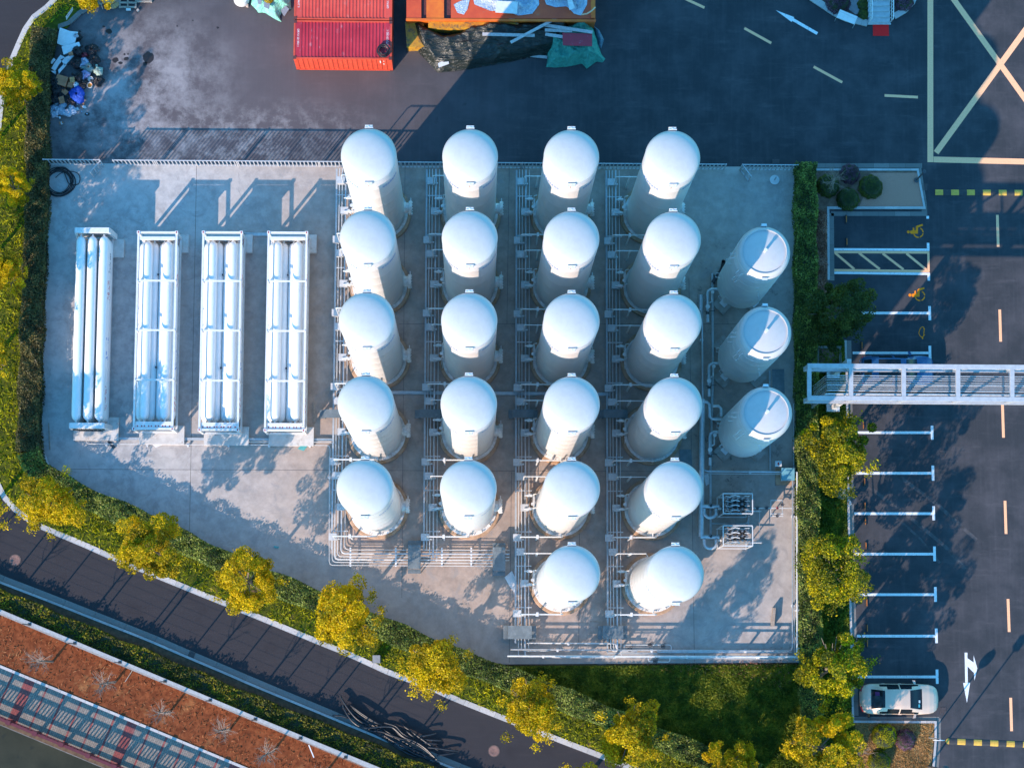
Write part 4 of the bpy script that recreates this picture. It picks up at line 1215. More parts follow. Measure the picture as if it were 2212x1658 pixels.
for i, (u, v, lab) in enumerate(((1528, 630, 'northern'), (1531, 790, 'middle'), (1533, 938, 'southern'))):
    q = P(u, v, .9)
    t = thing('valve_train', f'insulated valve train feeding the {lab} flat-topped tank', 'valve train', (q.x, q.y, .04), group='valve trains beside the flat-topped tanks')
    mb = MB(); mb.tube([(.9, .15, .9), (.25, .15, .9), (.05, .05, .9), (0, -.15, .9), (0, -1.9, .9)], .095, 12); mb.build('lagged_pipe', M_LAG, t)
    mb = MB(); mb.lathe([(0, 0), (.14, .02), (.14, .1), (0, .12)], 16, (0, -.95, .95)); mb.lathe([(0, 0), (.11, .02), (.11, .08), (0, .1)], 16, (.3, -.05, 1.0)); mb.tube([(.28, -.1, .8), (.28, -.6, .8), (.1, -.7, .8)], .05, 8); mb.build('gauge', M_STEEL_W, t)
    mb = MB(); mb.tube([(-.2, -1.25, .95), (.45, -1.2, .95)], .02, 6); mb.tube([(.05, -1.4, .7), (-.1, -1.3, 1.1), (.1, -1.1, 1.15)], .014, 5); mb.lathe([(0, -.08), (.1, -.08), (.1, .08), (0, .08)], 10, (0, -1.35, .95), Matrix.Rotation(rad(90), 3, 'X')); mb.build('valve', M_DARKMETAL, t)
    mb = MB(); mb.box((0, -.4, .4), (.08, .08, .75)); mb.build('stand', M_STEEL, t)
    if i == 0:
        mb = MB(); mb.tube([(-.42, -.2, .9), (-.42, -1.2, .9)], .13, 12); mb.tube([(-.42, -1.1, .9), (-.42, -1.9, .6)], .05, 8); mb.build('filter_body', M_LAG, t)
    if i == 2:
        mb = MB(); mb.tube([(-.75, 2.0, .9), (-.15, 2.0, .9), (0, 1.85, .9), (0, 1.1, .9), (.15, .95, .9), (.9, .95, .9)], .10, 12)
        mb.tube([(.2, 1.75, .95), (.55, 1.75, .95), (.7, 1.6, .95), (.7, 1.1, .95)], .09, 12); mb.build('pipe_loop', M_LAG, t)
t = thing('vent_stack', 'dark open-ended bent vent pipe beside the northern flat-topped tank', 'vent pipe', (*P(1558, 570).xy, .04))
mb = MB(); a = P(1558, 572, .0); mb.tube([(a.x - .6, a.y - 1.2, .3), (a.x - .1, a.y - .5, .35), (a.x, a.y - .25, .5), (a.x, a.y, 1.2)], .12, 12, cap=False); mb.build('pipe', M_DARKMETAL, t, world=True)

def vaporizer(label, u, v):
    q = P(u, v, 3.5)
    t = thing('vaporizer', label, 'vaporizer', (q.x, q.y, .04), group='finned ambient vaporizers')
    Wx, Wy, H = 1.76, 1.2, 3.5
    mb = MB()
    for z in (H, .35):
        for a, b in (((-Wx / 2, -Wy / 2), (Wx / 2, -Wy / 2)), ((Wx / 2, -Wy / 2 + .03), (Wx / 2, Wy / 2 - .03)), ((Wx / 2, Wy / 2), (-Wx / 2, Wy / 2)), ((-Wx / 2, Wy / 2 - .03), (-Wx / 2, -Wy / 2 + .03))): mb.bar((*a, z), (*b, z), .055, .055)
    for sx in (1, -1):
        for sy in (1, -1): mb.box((sx * Wx / 2, sy * Wy / 2, (H - .06) / 2), (.05, .05, H - .06))
    mb.build('frame', M_WHITE, t)
    for i in range(5):
        for j in range(3):
            x = -.58 + i * .29; y = -.29 + j * .29; mb = MB()
            for a in range(8):
                an = a * math.pi / 4; d = Vector((math.cos(an), math.sin(an), 0))
                mb.bar(Vector((x, y, 1.85)) + d * .02, Vector((x, y, 1.85)) + d * .125, .006, 2.85)
            mb.tube([(x, y, .42), (x, y, 3.28)], .022, 6); mb.build('finned_tube', M_STEEL, t)
    mb = MB()
    for j in range(4):
        y = -.44 + j * .29
        mb.tube([(-.72, y + .03, 3.34), (-.45, y - .03, 3.36), (-.12, y + .06, 3.40), (.12, y, 3.36)], .02, 6); mb.tube([(-.42, y + .05, 3.40), (-.15, y + .08, 3.42), (.14, y + .03, 3.38)], .018, 6); mb.tube([(.42, y + .03, 3.38), (.72, y + .03, 3.38)], .02, 6)
    mb.build('return_bends', M_STEEL_W, t)
    mb = MB(); mb.tube([(-Wx / 2 - .2, -.1, .8), (-Wx / 2 + .2, -.1, .8)], .09, 10); mb.tube([(Wx / 2 - .2, -.25, .7), (Wx / 2 + .9, -.25, .7)], .035, 8); mb.build('header', M_STEEL_W, t)
    return t
vaporizer('white-framed finned vaporizer, the northern of the pair', 1593.7, 1087.2); vaporizer('white-framed finned vaporizer, the southern sunlit one', 1593.8, 1156.6)
for v, lab in ((1095, 'northern'), (1161, 'southern')):
    q = P(1528, v, .9); t = thing('pipe_loop', f'silver insulated U-shaped pipe loop feeding the {lab} vaporizer', 'pipe loop', (q.x, q.y, .04), group='U-shaped pipe loops at the vaporizers')
    mb = MB(); mb.tube([(-.42, .05, .9), (.72, .05, .9)], .125, 12); mb.build('inlet_pipe', M_LAG, t)
    mb = MB(); mb.tube([(-.20, -.08, .95)] + [(.16 + .36 * math.cos(a), -.35 + .30 * math.sin(a), .95) for a in [math.pi + i * math.pi / 8 for i in range(9)]] + [(.52, -.08, .95)], .105, 12); mb.build('bend', M_LAG, t)
    mb = MB(); mb.tube([(.05, .05, 1.0), (.15, .22, 1.12), (.35, .1, 1.1), (.5, .15, 1.0)], .015, 5); mb.lathe([(0, 0), (.09, 0), (.09, .1), (0, .1)], 12, (.2, .08, 1.0)); mb.build('sensor', M_DARKMETAL, t)
# small manifold by the eastern pipes
t = thing('pipe_manifold', 'small rectangular pipe manifold with valves beside the eastern pipes', 'pipe manifold', (*P(1677, 1095).xy, .04))
mb = MB()
for a, b in (((1665, 1080), (1690, 1080)), ((1665, 1080), (1665, 1112)), ((1690, 1080), (1690, 1112)), ((1664, 1109), (1692, 1109)), ((1664, 1114), (1692, 1114)), ((1625, 1097), (1714, 1097))): mb.tube([P(*a, .8), P(*b, .8)], .03, 7)
mb.build('pipes', M_STEEL_W, t, world=True)
mb = MB()
for u, v in ((1636, 1097), (1656, 1097), (1690, 1090), (1679, 1114)):
    q = P(u, v, .85); mb.lathe([(0, -.09), (.09, -.09), (.09, .09), (0, .09)], 10, q); mb.tube([q + Vector((-.15, 0, .1)), q + Vector((0, .15, .15)), q + Vector((.15, 0, .1))], .014, 5)
mb.build('valves', M_DARKMETAL, t, world=True)
mb = MB(); mb.box((*P(1679, 1097, .85).xy, .85), (.12, .12, .12)); mb.build('red_gauge', pm('red_enamel', (.5, .04, .03), (.4, .03, .03), 5, .4), t, world=True)
run('thin blue pipe linking the two vaporizer outlets', 'pipe', [(1626, 1097), (1641, 1097), (1641, 1163), (1626, 1163)], .6, .02, M_STEEL, group=gF)
t = thing('control_cabinet', 'blue-topped control cabinet on a concrete base beside the eastern pipes', 'cabinet', (*P(1693, 1030).xy, .04))
mb = MB(); mb.box((0, 0, .10), (1.05, 1.0, .2)); mb.build('base', M_PLINTH, t); mb = MB(); mb.box((.1, .08, .62), (.72, .68, .84)); mb.build('housing', M_BOX, t); mb = MB(); mb.box((.1, .08, 1.07), (.80, .76, .06)); mb.build('roof', pm('teal_roof_sheet', (.16, .38, .44), (.12, .30, .36), 4, .5), t)
t = thing('warning_sign', 'small white sign on a post in front of the eastern pipes', 'sign', (*P(1677, 1003).xy, .04))
mb = MB(); mb.box((0, 0, .4), (.04, .04, .8)); mb.build('post', M_STEEL, t); mb = MB(); mb.box((.0, -.03, .85), (.40, .34, .03), 0); mb.build('panel', M_WHITE, t); mb = MB(); mb.box((0, -.02, .868), (.10, .16, .004)); mb.build('red_mark', MATS['red_enamel'], t)
# loose sheets, boards, planks in the yard
def slabthing(name, label, cat, pts, z0, z1, mat, group=None):
    mb = MB(); mb.prism(PL(pts, z1), z0, z1); return tag(mb.build(name, mat), label, cat, group)
M_SHEET = pm('pale_sheet', (.66, .65, .64), (.54, .53, .52), 4, .7, c3=(.42, .38, .34), s3=2, t3=(.6, .7))
M_TEAL = pm('teal_sheet', (.08, .34, .33), (.06, .26, .26), 4, .6)
M_WOOD = pm('weathered_wood', (.38, .31, .25), (.26, .20, .16), 9, .85, c3=(.18, .13, .10), s3=3)
slabthing('cover_sheet', 'white sheet lying askew over the tray at the second trailer', 'sheet', [(319.5, 941), (350, 934.5), (361, 955.5), (336.5, 966.5), (327, 957)], .20, .24, M_SHEET)
slabthing('board', 'pale sheet wedged against the left hedge corner', 'board', [(83, 981), (99, 983), (107, 1007), (95, 1010), (84, 1003)], .045, .09, M_SHEET)
slabthing('board', 'teal board leaning over the pipes right of the fourth trailer', 'board', [(664, 943.5), (674, 951), (656, 973.5), (643, 969)], .22, .26, M_TEAL)
slabthing('cover_sheet', 'crumpled white sheet beside the third column pipes at the southern yard', 'sheet', [(1090, 1246), (1106, 1232), (1114, 1250), (1113, 1282), (1100, 1264)], .05, .10, M_SHEET)
slabthing('board', 'grey board beside the thick insulated pipe', 'board', [(1521, 1025), (1530, 1023), (1536, 1042), (1525, 1049)], .05, .09, M_SHEET)
slabthing('cover_plate', 'dark flat plate beside the northern flat-topped tanks', 'plate', [(1668, 797), (1694, 797), (1695, 850), (1669, 850)], .045, .07, M_STEP)
slabthing('cover_plate', 'dark flat plate right of the fourth tank column', 'plate', [(1468, 970), (1493, 970), (1496, 1010), (1468, 1008)], .045, .07, M_STEP)
slabthing('pallet', 'wooden plank stack lying on the yard near the eastern pipes', 'pallet', [(1670, 1312), (1676, 1312), (1673, 1351), (1666, 1350)], .05, .45, M_WOOD)
slabthing('plank', 'thin dark plank on concrete right of the fourth trailer', 'plank', [(676, 866), (679, 866), (681, 913), (677, 913)], .045, .12, M_WOOD)
slabthing('plank', 'small grey plank lying between the two lowest tanks', 'plank', [(1275.5, 1340), (1298, 1341), (1297.5, 1344), (1276, 1342.5)], .045, .08, M_WOOD)
slabthing('plank', 'long thin rusty stick on the concrete near the left hedge', 'plank', [(104, 913), (106, 913), (109, 971), (106, 971)], .045, .08, M_WOOD)
slabthing('grate_frame', 'short dark metal frame lying below the first trailer', 'frame', [(230, 951), (236, 949), (250, 966), (244, 969)], .045, .10, M_DARKMETAL)
slabthing('board', 'small teal scrap on the concrete above the third roadside tree', 'board', [(592, 1178), (603, 1180), (601, 1184), (592, 1182)], .045, .08, M_TEAL)
# ------------------------------------------------------------------ northern fence and its gates
M_RAIL = pm('fence_paint', (.46, .46, .47), (.36, .36, .37), 5, .45)
def fence(name, label, a, b, H=1.45, gap=.24, leaf=False, cat='fence', group=None):
    t = thing(name, label, cat, (a.x, a.y, .04), group=group)
    L = (b - a).length; d = (b - a) / L
    for z, w in ((H, .055), (.14, .045)):
        mb = MB(); mb.bar(a + Vector((0, 0, z)), b + Vector((0, 0, z)), w, w); mb.build('rail', M_RAIL, t, world=True)
    mb = MB(); n = int(L / gap)
    for i in range(1, n):
        p = a + d * (i * L / n); mb.box((p.x, p.y, (.165 + H - .03) / 2), (.062, .04, H - .03 - .165))
    mb.build('bars', M_RAIL, t, world=True)
    k = 1 if leaf else max(1, round(L / 2.6))
    for i in range(k + 1):
        p = a + d * (i * L / k); mb = MB(); mb.box((p.x, p.y, H / 2 + .04), (.065, .065, H + .06)); mb.build('post', M_RAIL, t, world=True)
    return t
F = [P(103, 356), P(223, 357), P(252, 357.5), P(1563, 366.5), P(1598, 367), P(1716, 368)]
fence('fence', 'short white bar fence from the left hedge to the first gate', F[0], F[1]); fence('fence', 'long white bar fence along the north edge of the concrete yard', F[2], F[3]); fence('fence', 'short white bar fence from the second gate to the eastern hedge', F[4], F[5])
fence('gate', 'narrow white bar gate standing open near the coiled hose', F[1] + Vector((.05, -.06, 0)), P(203, 382), 1.40, .30, True, 'gate'); fence('gate', 'narrow white bar gate standing open at the east end of the fence', F[4] + Vector((.05, -.06, 0)), P(1616, 391), 1.40, .28, True, 'gate')
t = thing('post_base', 'short grey post on a round pale base in the north-east yard corner', 'post', (*P(1673, 389).xy, .04))
mb = MB(); mb.lathe([(.30, 0), (.30, .06), (0, .07)], 20); mb.build('base', M_SHEET, t); mb = MB(); mb.tube([(0, 0, .05), (0, 0, .9)], .05, 10); mb.build('post', M_STEEL, t)

# ------------------------------------------------------------------ tube trailers
M_TUBE = paint_mat('tube_paint', (.74, .735, .725), (.66, .65, .64))
M_REDL = pm('red_lettering', (.55, .03, .05), (.45, .03, .05), 8, .5)
M_DARKL = pm('dark_lettering', (.03, .035, .07), (.02, .03, .06), 8, .5)
M_REDC = pm('red_casting_mouth', (.36, .02, .03), (.25, .02, .03), 8, .6)
M_PAD = pm('pad_concrete', (.56, .53, .50), (.46, .43, .40), 3, .9, c3=(.35, .30, .26), s3=2, bump=.15)
def gas_tube(mb, x, z, y0, y1, r):
    prof = [(.05, 0), (.07, .10), (r * .55, .16), (r * .85, .26), (r, .45)]
    L = y1 - y0
    pts = prof + [(q, L - zz) for q, zz in prof[::-1]]
    mb.lathe(pts, 24, (x, y0, z), Matrix.Rotation(rad(-90), 3, 'X'))
def tube_text(s, size, x, z, r, ang, y, mat, t, name='lettering', flip=1):
    """lettering painted along a gas tube, wrapped on its side"""
    vs, fs = text_geo(s, size)
    mb = MB(); out = []
    for vx, vy, vz in vs:
        a = ang + vy / r
        out.append((x + (r + .004) * math.cos(a), y + vx * flip, z + (r + .004) * math.sin(a)))
    mb.add(out, fs); mb.build(name, mat, t)
def marks_text(n, size, x, z, r, ang, y, mat, t):
    mb = MB(); rr = random.Random(n)
    yy = y
    for i in range(n):
        w = size * rr.uniform(.35, .7)
        for k in range(2):
            a = ang + rr.uniform(-.4, .4) * size / r; h = size * rr.uniform(.35, .8) / r
            q = [(x + (r + .004) * math.cos(b), c, z + (r + .004) * math.sin(b)) for b, c in ((a - h / 2, yy), (a - h / 2, yy + w * .3), (a + h / 2, yy + w * (.3 + .25 * k)), (a + h / 2, yy + w * .25 * k))]
            mb.add(q, [(0, 1, 2, 3)]); yy += w * .5
        if i % 4 == 3: yy += size * .6
    mb.build('lettering', mat, t)

def framed_trailer(label, tl, tr, bl, br, first=False):
    """four roof corners given on the plan at roof height"""
    H = 2.32
    A, B, C, D = (P(*q, H) for q in (tl, tr, br, bl))
    ctr = (A + B + C + D) / 4; L = ((A - D).length + (B - C).length) / 2; Wd = 2.44
    ya = (A + B) / 2 - (C + D) / 2; rz = math.atan2(ya.y, ya.x) - math.pi / 2
    t = thing('tube_trailer', label, 'tube trailer', (ctr.x, ctr.y, .04), rz, 'white gas tube trailers')
    h = L / 2; w = Wd / 2 - .06
    mb = MB()
    for sx in (1, -1):
        for z in (H - .06, .42): mb.box((sx * w, 0, z), (.12, L - .12, .12))
    for sy in (1, -1):
        for z in (H - .058, .422): mb.box((0, sy * (h - .06), z), (Wd - .24, .12, .12))
        for sx in (1, -1):
            mb.box((sx * w, sy * (h - .06), (H + .34) / 2), (.14, .14, H - .36))
    for i in range(1, 4):
        mb.box((0, h - i * L / 4, H - .05), (Wd - .24, .10, .07))
        for sx in (1, -1): mb.box((sx * (w + .002), h - i * L / 4, 1.5), (.07, .09, H - .6))
        for sx in (1, -1): mb.bar((sx * (w - .05), h - i * L / 4 + .06, H - .12), (sx * (w - .28), h - i * L / 4 + .06, H - .55), .06, .06)
    mb.box((0, h - .42, H - .055), (Wd - .3, .20, .10))
    mb.build('frame', M_WHITE, t)
    mb = MB(); mb.box((0, -h + .30, H - .10), (Wd - .28, .42, .05)); mb.build('end_plate', M_WHITE, t)
    mb = MB()
    for i in range(10):
        x = -.95 + i * .21 + (.05 if i % 2 else 0)
        mb.lathe([(0, 0), (.045, 0), (.045, .004), (0, .004)], 12, (x, -h + .24, H - .072))
    mb.build('end_plate_holes', M_REDC, t)
    for sx in (1, -1):
        for sy in (1, -1):
            mb = MB(); mb.box((sx * w, sy * (h - .06), H + .02), (.18, .18, .05)); mb.build('corner_casting', M_WHITE, t)
            mb = MB(); mb.box((sx * w, sy * (h - .06), H + .047), (.07, .11, .006)); mb.build('casting_mouth', M_REDC, t)
    r = .295
    y0, y1 = -h + .55, h - .42
    for x, z in ((-.62, 1.84), (.62, 1.84), (-.30, 1.34), (.30, 1.34), (-.91, 1.35), (.91, 1.35), (-.62, .80), (.0, .80), (.62, .80)):
        mb = MB(); gas_tube(mb, x, z, y0, y1, r); mb.build('gas_tube', M_TUBE, t)
    mb = MB()
    for sy in (1, -1):
        mb.box((0, sy * (h - .36), 1.30), (Wd - .27, .06, 1.84))
    mb.build('bulkhead', M_WHITE, t)
    mb = MB()
    for f in (.21, .68):
        mb.box((0, h - f * L, 1.66), (.11, .12, .08))
    mb.build('clamp', M_DARKMETAL, t)
    mb = MB()
    for i in range(7): mb.tube([(-1 + i * .33, -h + .22, 1.6), (-.9 + i * .3, -h + .08, 1.3), (-.8 + i * .27, -h + .12, .9)], .02, 5)
    mb.tube([(-1, -h + .1, 1.4), (1, -h + .1, 1.4)], .04, 7); mb.tube([(-1, -h + .1, 1.05), (1, -h + .1, 1.05)], .03, 7); mb.build('valve_panel', M_DARKMETAL, t)
    tube_text('SHINE', .46, .91, 1.35, r, rad(22), -h + L * .36, M_BLUE, t); tube_text('SHINE', .46, -.91, 1.35, r, rad(158), -h + L * .58, M_BLUE, t, flip=-1)
    tube_text('Helium', .28, .91, 1.35, r, rad(36), h - 2.9, M_REDL, t)
    marks_text(11, .15, .91, 1.35, r, rad(30), -h + 1.2, M_REDL, t)
    mb = MB(); mb.box((w + .062, h - .45, 1.5), (.004, .3, .2)); mb.build('notice_plate', M_REDC, t)
    for sy in (1, -1):
        pad = slab_pad((ctr + Vector((.25, sy * (h - .25) - (.35 if sy < 0 else .1), 0))), 2.75, 1.15, sy, label)
    return t
def slab_pad(c, w, d, sy, label):
    t = thing('support_pad', f'{"north" if sy > 0 else "south"} concrete pad of the {label.split(",")[0]}', 'concrete pad', (c.x, c.y, .04), group='concrete pads under the tube trailers')
    mb = MB(); mb.box((0, 0, .15), (w, d, .30)); mb.build('pad', M_PAD, t)
    return t
framed_trailer('framed white tube trailer second from the left hedge, pale sheet at its south end', (297.5, 500), (383.5, 500), (287, 928), (374, 928))
framed_trailer('framed white tube trailer third from the left hedge, loose pipes to its right', (437.5, 500), (523.5, 500), (429, 930), (515, 930.5))
framed_trailer('framed white tube trailer nearest the tall domed tanks, teal board at its south end', (578.5, 500.5), (664.5, 500.5), (571, 931), (657, 931.5))

# first trailer: open, six tubes between two end plates
H = 2.15
A, B, D, C = P(164, 507, H), P(234, 507, H), P(152.5, 909, H), P(223, 909, H)
ctr = (A + B + C + D) / 4; L = ((A - D).length + (B - C).length) / 2 + .55; ya = (A + B) / 2 - (C + D) / 2; rz = math.atan2(ya.y, ya.x) - math.pi / 2
t = thing('tube_trailer', 'open white tube trailer without roof frame, beside the left hedge', 'tube trailer', (ctr.x, ctr.y, .04), rz, 'white gas tube trailers')
h = L / 2; r = .29
for sy in (1, -1):
    mb = MB(); mb.box((0, sy * h, H - .06), (2.06, .34, .12)); mb.box((0, sy * (h - .02), (H + .3) / 2 - .06), (2.0, .10, H - .45))
    for sx in (1, -1): mb.bar((sx * 1.0, sy * h, H - .06), (sx * 1.16, sy * (h - .05), .30), .16, .32)
    mb.build('end_frame', M_WHITE, t)
for x, z in ((-.70, 1.86), (0, 1.86), (.70, 1.86), (-.70, 1.22), (0, 1.22), (.74, 1.24), (-.7, .62), (0, .62), (.74, .62)):
    mb = MB(); gas_tube(mb, x, z, -h + .22, h - .22, r); mb.build('gas_tube', M_TUBE, t)
for sx in (1, -1):
    mb = MB(); mb.box((sx * .95, 0, .34), (.12, L - .4, .14)); mb.build('chassis_beam', M_WHITE, t)
mb = MB()
for sy in (1, -1):
    rr = random.Random(3)
    for i in range(8): mb.tube([(-.9 + i * .25, sy * (h + .1), 1.7), (-.95 + i * .26, sy * (h + .22), 1.5), (-.8 + i * .24, sy * (h + .16), .9)], .02, 5)
    mb.tube([(-.95, sy * (h + .16), 1.35), (.95, sy * (h + .16), 1.35)], .035, 6); mb.tube([(-.7, sy * (h + .2), .95), (.8, sy * (h + .2), .95)], .03, 6)
mb.build('valve_panel', M_DARKMETAL, t)
tube_text('SHINE', .52, .74, 1.24, r, rad(40), -h + L * .40, M_BLUE, t); tube_text('Helium', .42, .74, 1.24, r, rad(40), h - 3.6, M_REDL, t); tube_text('Enric gas', .36, .74, 1.24, r, rad(14), h - 1.9, M_DARKL, t)
marks_text(13, .18, .74, 1.24, r, rad(40), -h + 1.0, M_REDL, t)
slab_pad(ctr + Vector((.28, h - .75, 0)), 2.75, 1.15, 1, 'open tube trailer,'); slab_pad(ctr + Vector((.25, -h - .0, 0)), 2.75, 1.45, -1, 'open tube trailer,')
# ------------------------------------------------------------------ shipping containers
g = G('crimson_container'); c = g.mix(g.map(g.noise(.7, 6), .35, .65), (.34, .016, .030), (.44, .028, .045)); c = g.mix(g.map(g.noise(2.4, 9, .75, g.scaled((1, .35, 1))), .58, .70, 0, .7), c, (.52, .26, .29)); M_CRIM = g.col(c, .5, .4)
g = G('scarlet_container'); c = g.mix(g.map(g.noise(.8, 6), .35, .65), (.50, .045, .035), (.60, .075, .05)); c = g.mix(g.map(g.noise(2.4, 9, .75, g.scaled((1, .35, 1))), .58, .72, 0, .6), c, (.55, .30, .25)); M_SCAR = g.col(c, .5, .4)
M_CRED = pm('orange_red_steel', (.62, .075, .03), (.50, .05, .025), 3, .5, c3=(.35, .12, .07), s3=2, t3=(.62, .72))
M_LET = pm('white_lettering', (.75, .74, .72), (.66, .64, .62), 6, .6)
M_CASTING = pm('rusty_casting', (.12, .03, .025), (.07, .02, .02), 6, .7)
def corrug(mb, x0, x1, n, depth, place):
    """a corrugated panel; place(x, depth) gives the two edge points"""
    vs = []; fs = []; per = (x1 - x0) / n
    for i in range(n):
        for f, d in ((.0, 0), (.30, 0), (.42, depth), (.88, depth)):
            a, b = place(x0 + (i + f) * per, d); vs += [a, b]
    a, b = place(x1, 0); vs += [a, b]
    for i in range(len(vs) // 2 - 1): fs.append((2 * i, 2 * i + 2, 2 * i + 3, 2 * i + 1))
    mb.add(vs, fs)
def container(label, ctr, rz, roofmat, code, L=6.06, Wd=2.44, H=2.59):
    t = thing('shipping_container', label, 'shipping container', (ctr.x, ctr.y, .03), rz, 'red shipping containers')
    hx, hy = L / 2, Wd / 2
    mb = MB(); corrug(mb, -hx + .42, hx - .42, 25, -.03, lambda x, d: ((x, -hy + .10, H - .02 + d), (x, hy - .10, H - .02 + d)))
    for sx in (1, -1): mb.box((sx * (hx - .25), 0, H - .035), (.34, Wd - .2, .03))
    mb.build('roof', roofmat, t)
    for sy in (1, -1):
        mb = MB(); corrug(mb, -hx + .14, hx - .14, 19, .035, lambda x, d: ((x, sy * (hy - .01 - d), .16), (x, sy * (hy - .01 - d), H - .11))); mb.build('side_panel', M_CRED, t)
    for sx in (1, -1):
        mb = MB(); corrug(mb, -hy + .12, hy - .12, 8, .035, lambda x, d: ((sx * (hx - .02 - d), x, .16), (sx * (hx - .02 - d), x, H - .1))); mb.build('end_panel', M_CRED, t)
    mb = MB()
    for sy in (1, -1):
        mb.box((0, sy * (hy - .05), H - .055), (L - .36, .10, .11)); mb.box((0, sy * (hy - .05), .10), (L - .36, .10, .14))
        for sx in (1, -1): mb.box((sx * (hx - .08), sy * (hy - .08), H / 2), (.155, .155, H - .26))
    for sx in (1, -1):
        mb.box((sx * (hx - .05), 0, H - .056), (.10, Wd - .36, .11)); mb.box((sx * (hx - .05), 0, .10), (.10, Wd - .36, .14))
    mb.build('frame', M_CRED, t)
    for sx in (1, -1):
        for sy in (1, -1):
            for z in (H - .055, .065):
                mb = MB(); mb.box((sx * (hx - .085), sy * (hy - .085), z), (.18, .18, .125))
                mb.build('corner_casting', M_CASTING, t)
    for sx in (1, -1):
        vs, fs = text_geo(code, .17); mb = MB(); a = rad(-90 if sx < 0 else 90)
        mb.add([(sx * (hx - .27) + x * math.cos(a) - y * math.sin(a), .10 + x * math.sin(a) + y * math.cos(a), H - .016) for x, y, z in vs], fs); mb.build('lettering', M_LET, t)
    mb = MB()
    for i, (x, z, w, hh) in enumerate(((hx - .72, 2.0, .06, .5), (hx - .50, 2.15, .04, .2), (hx - .52, 1.55, .09, .14))): mb.box((x, -hy - .003, z), (w, .006, hh))
    mb.build('side_marks', M_LET, t)
    return t
H = 2.59
q = (P(636, 47, H) + P(845, 47, H) + P(636, 126, H) + P(845, 126, H)) / 4
container('crimson shipping container with a black hose coil on its roof', q, rad(-.1), M_CRIM, 'DRYU 231352 1')
q2 = q + Vector((0, 2.50, 0)); container('scarlet shipping container behind the crimson one, cut by the top edge', q2, rad(-.1), M_SCAR, 'DRYU 234617 5')
def coil(name, label, c, R, n, r, mat, seed, cat='hose', jitter=.2, z=0.0, flat=1.0):
    t = thing(name, label, cat, (c.x, c.y, z)); rr = random.Random(seed); mb = MB(); pts = []
    for i in range(n):
        Ri = R * rr.uniform(1 - jitter, 1 + jitter); ox, oy = rr.uniform(-.12, .12) * R, rr.uniform(-.12, .12) * R
        for k in range(26):
            a = 2 * math.pi * k / 26; pts.append((ox * (1 if k > 3 else k / 3) + Ri * math.cos(a), oy + Ri * flat * math.sin(a), r + i * r * .9 + rr.uniform(0, .01)))
    mb.tube(pts, r, 6); mb.build('hose_loops', mat, t); return t
M_HOSE = pm('black_rubber', (.022, .022, .026), (.012, .012, .015), 8, .45, spec=.4)
q = P(829, 111, H); coil('hose_coil', 'small black hose coil on the crimson container roof', q, .33, 9, .022, M_HOSE, 4, jitter=.35, z=2.64)
t = coil('hose_coil', 'big loose coil of black hose beside the left fence corner', P(128, 394), .80, 6, .03, M_HOSE, 6, z=.05, jitter=.16)
c0 = P(128, 394); mb = MB(); mb.tube([P(*p, .10) for p in smooth_line([Vector((*k, 0)) for k in ((106, 378), (112, 370), (124, 363), (140, 362), (156, 376), (163, 390), (161, 404), (150, 416), (132, 424), (114, 420), (104, 405))], 5) for p in [(p.x, p.y)]] , .032, 6)
mb.tube([P(p.x, p.y, .14) for p in smooth_line([Vector((*k, 0)) for k in ((120, 384), (132, 374), (150, 370), (167, 374), (173, 386), (168, 398), (152, 398), (146, 392), (140, 376), (136, 366))], 5)], .026, 6); mb.build('loose_loops', M_HOSE, t, world=True)

# ------------------------------------------------------------------ orange bins, tarpaulins and what lies on them
M_ORANGE = pm('orange_steel', (.72, .16, .012), (.60, .10, .012), 1.5, .5, c3=(.42, .14, .05), s3=2.2, t3=(.6, .74))
M_ORED = pm('red_orange_steel', (.60, .08, .02), (.50, .06, .018), 1.5, .5, c3=(.4, .16, .08), s3=2, t3=(.6, .74))
M_YEL = pm('yellow_steel', (.55, .30, .02), (.38, .16, .02), 2.5, .55, c3=(.16, .10, .05), s3=3, t3=(.5, .6))
Z = 2.0
def tarp_mat(name, a, b, rough=.35, sc=3.0, vec=None):
    g = G(name); v = g.scaled(*vec) if vec else None; n = g.noise(sc, 8, .65, v, .8); c = g.mix(g.map(n, .35, .65), a, b); g.bump(g.noise(sc * 1.6, 5, .55, v, 1.2), .8, .22); return g.col(c, rough, .45)
M_BLKTARP = tarp_mat('black_tarpaulin', (.007, .011, .010), (.018, .023, .019), .33, 1.3, ((.45, 1.5, 1), -.55))
M_GRNTARP = tarp_mat('green_tarpaulin', (.03, .22, .17), (.06, .34, .26), .55)
M_MINT = tarp_mat('mint_tarpaulin', (.16, .50, .38), (.26, .62, .48), .6)
M_FILM = tarp_mat('bluish_plastic_film', (.30, .38, .52), (.58, .62, .68), .25, 5)
t = thing('orange_bin', 'long orange steel bin cut by the top edge, loaded with plastic film', 'steel bin', (*P(1080, 10).xy, .02))
a, b = P(878, 40, Z), P(1285, 43, Z); ang = math.atan2((b - a).y, (b - a).x)
for u0, u1, m, nm in ((878, 910, M_ORED, 'end_panel'), (921, 959, M_ORANGE, 'lid_panel'), (974, 1284, M_ORED, 'floor_panel')):
    mb = MB(); mb.prism([P(u0, 40, Z).xy, P(u1, 40.5, Z).xy, P(u1, -60, Z).xy, P(u0, -60, Z).xy], Z - .12, Z); mb.build(nm, m, t, world=True)
mb = MB(); mb.prism([P(910.5, 40, Z).xy, P(973.5, 40.5, Z).xy, P(973.5, -60, Z).xy, P(910.5, -60, Z).xy], Z - .25, Z - .14); mb.build('gap_panel', M_CASTING, t, world=True)
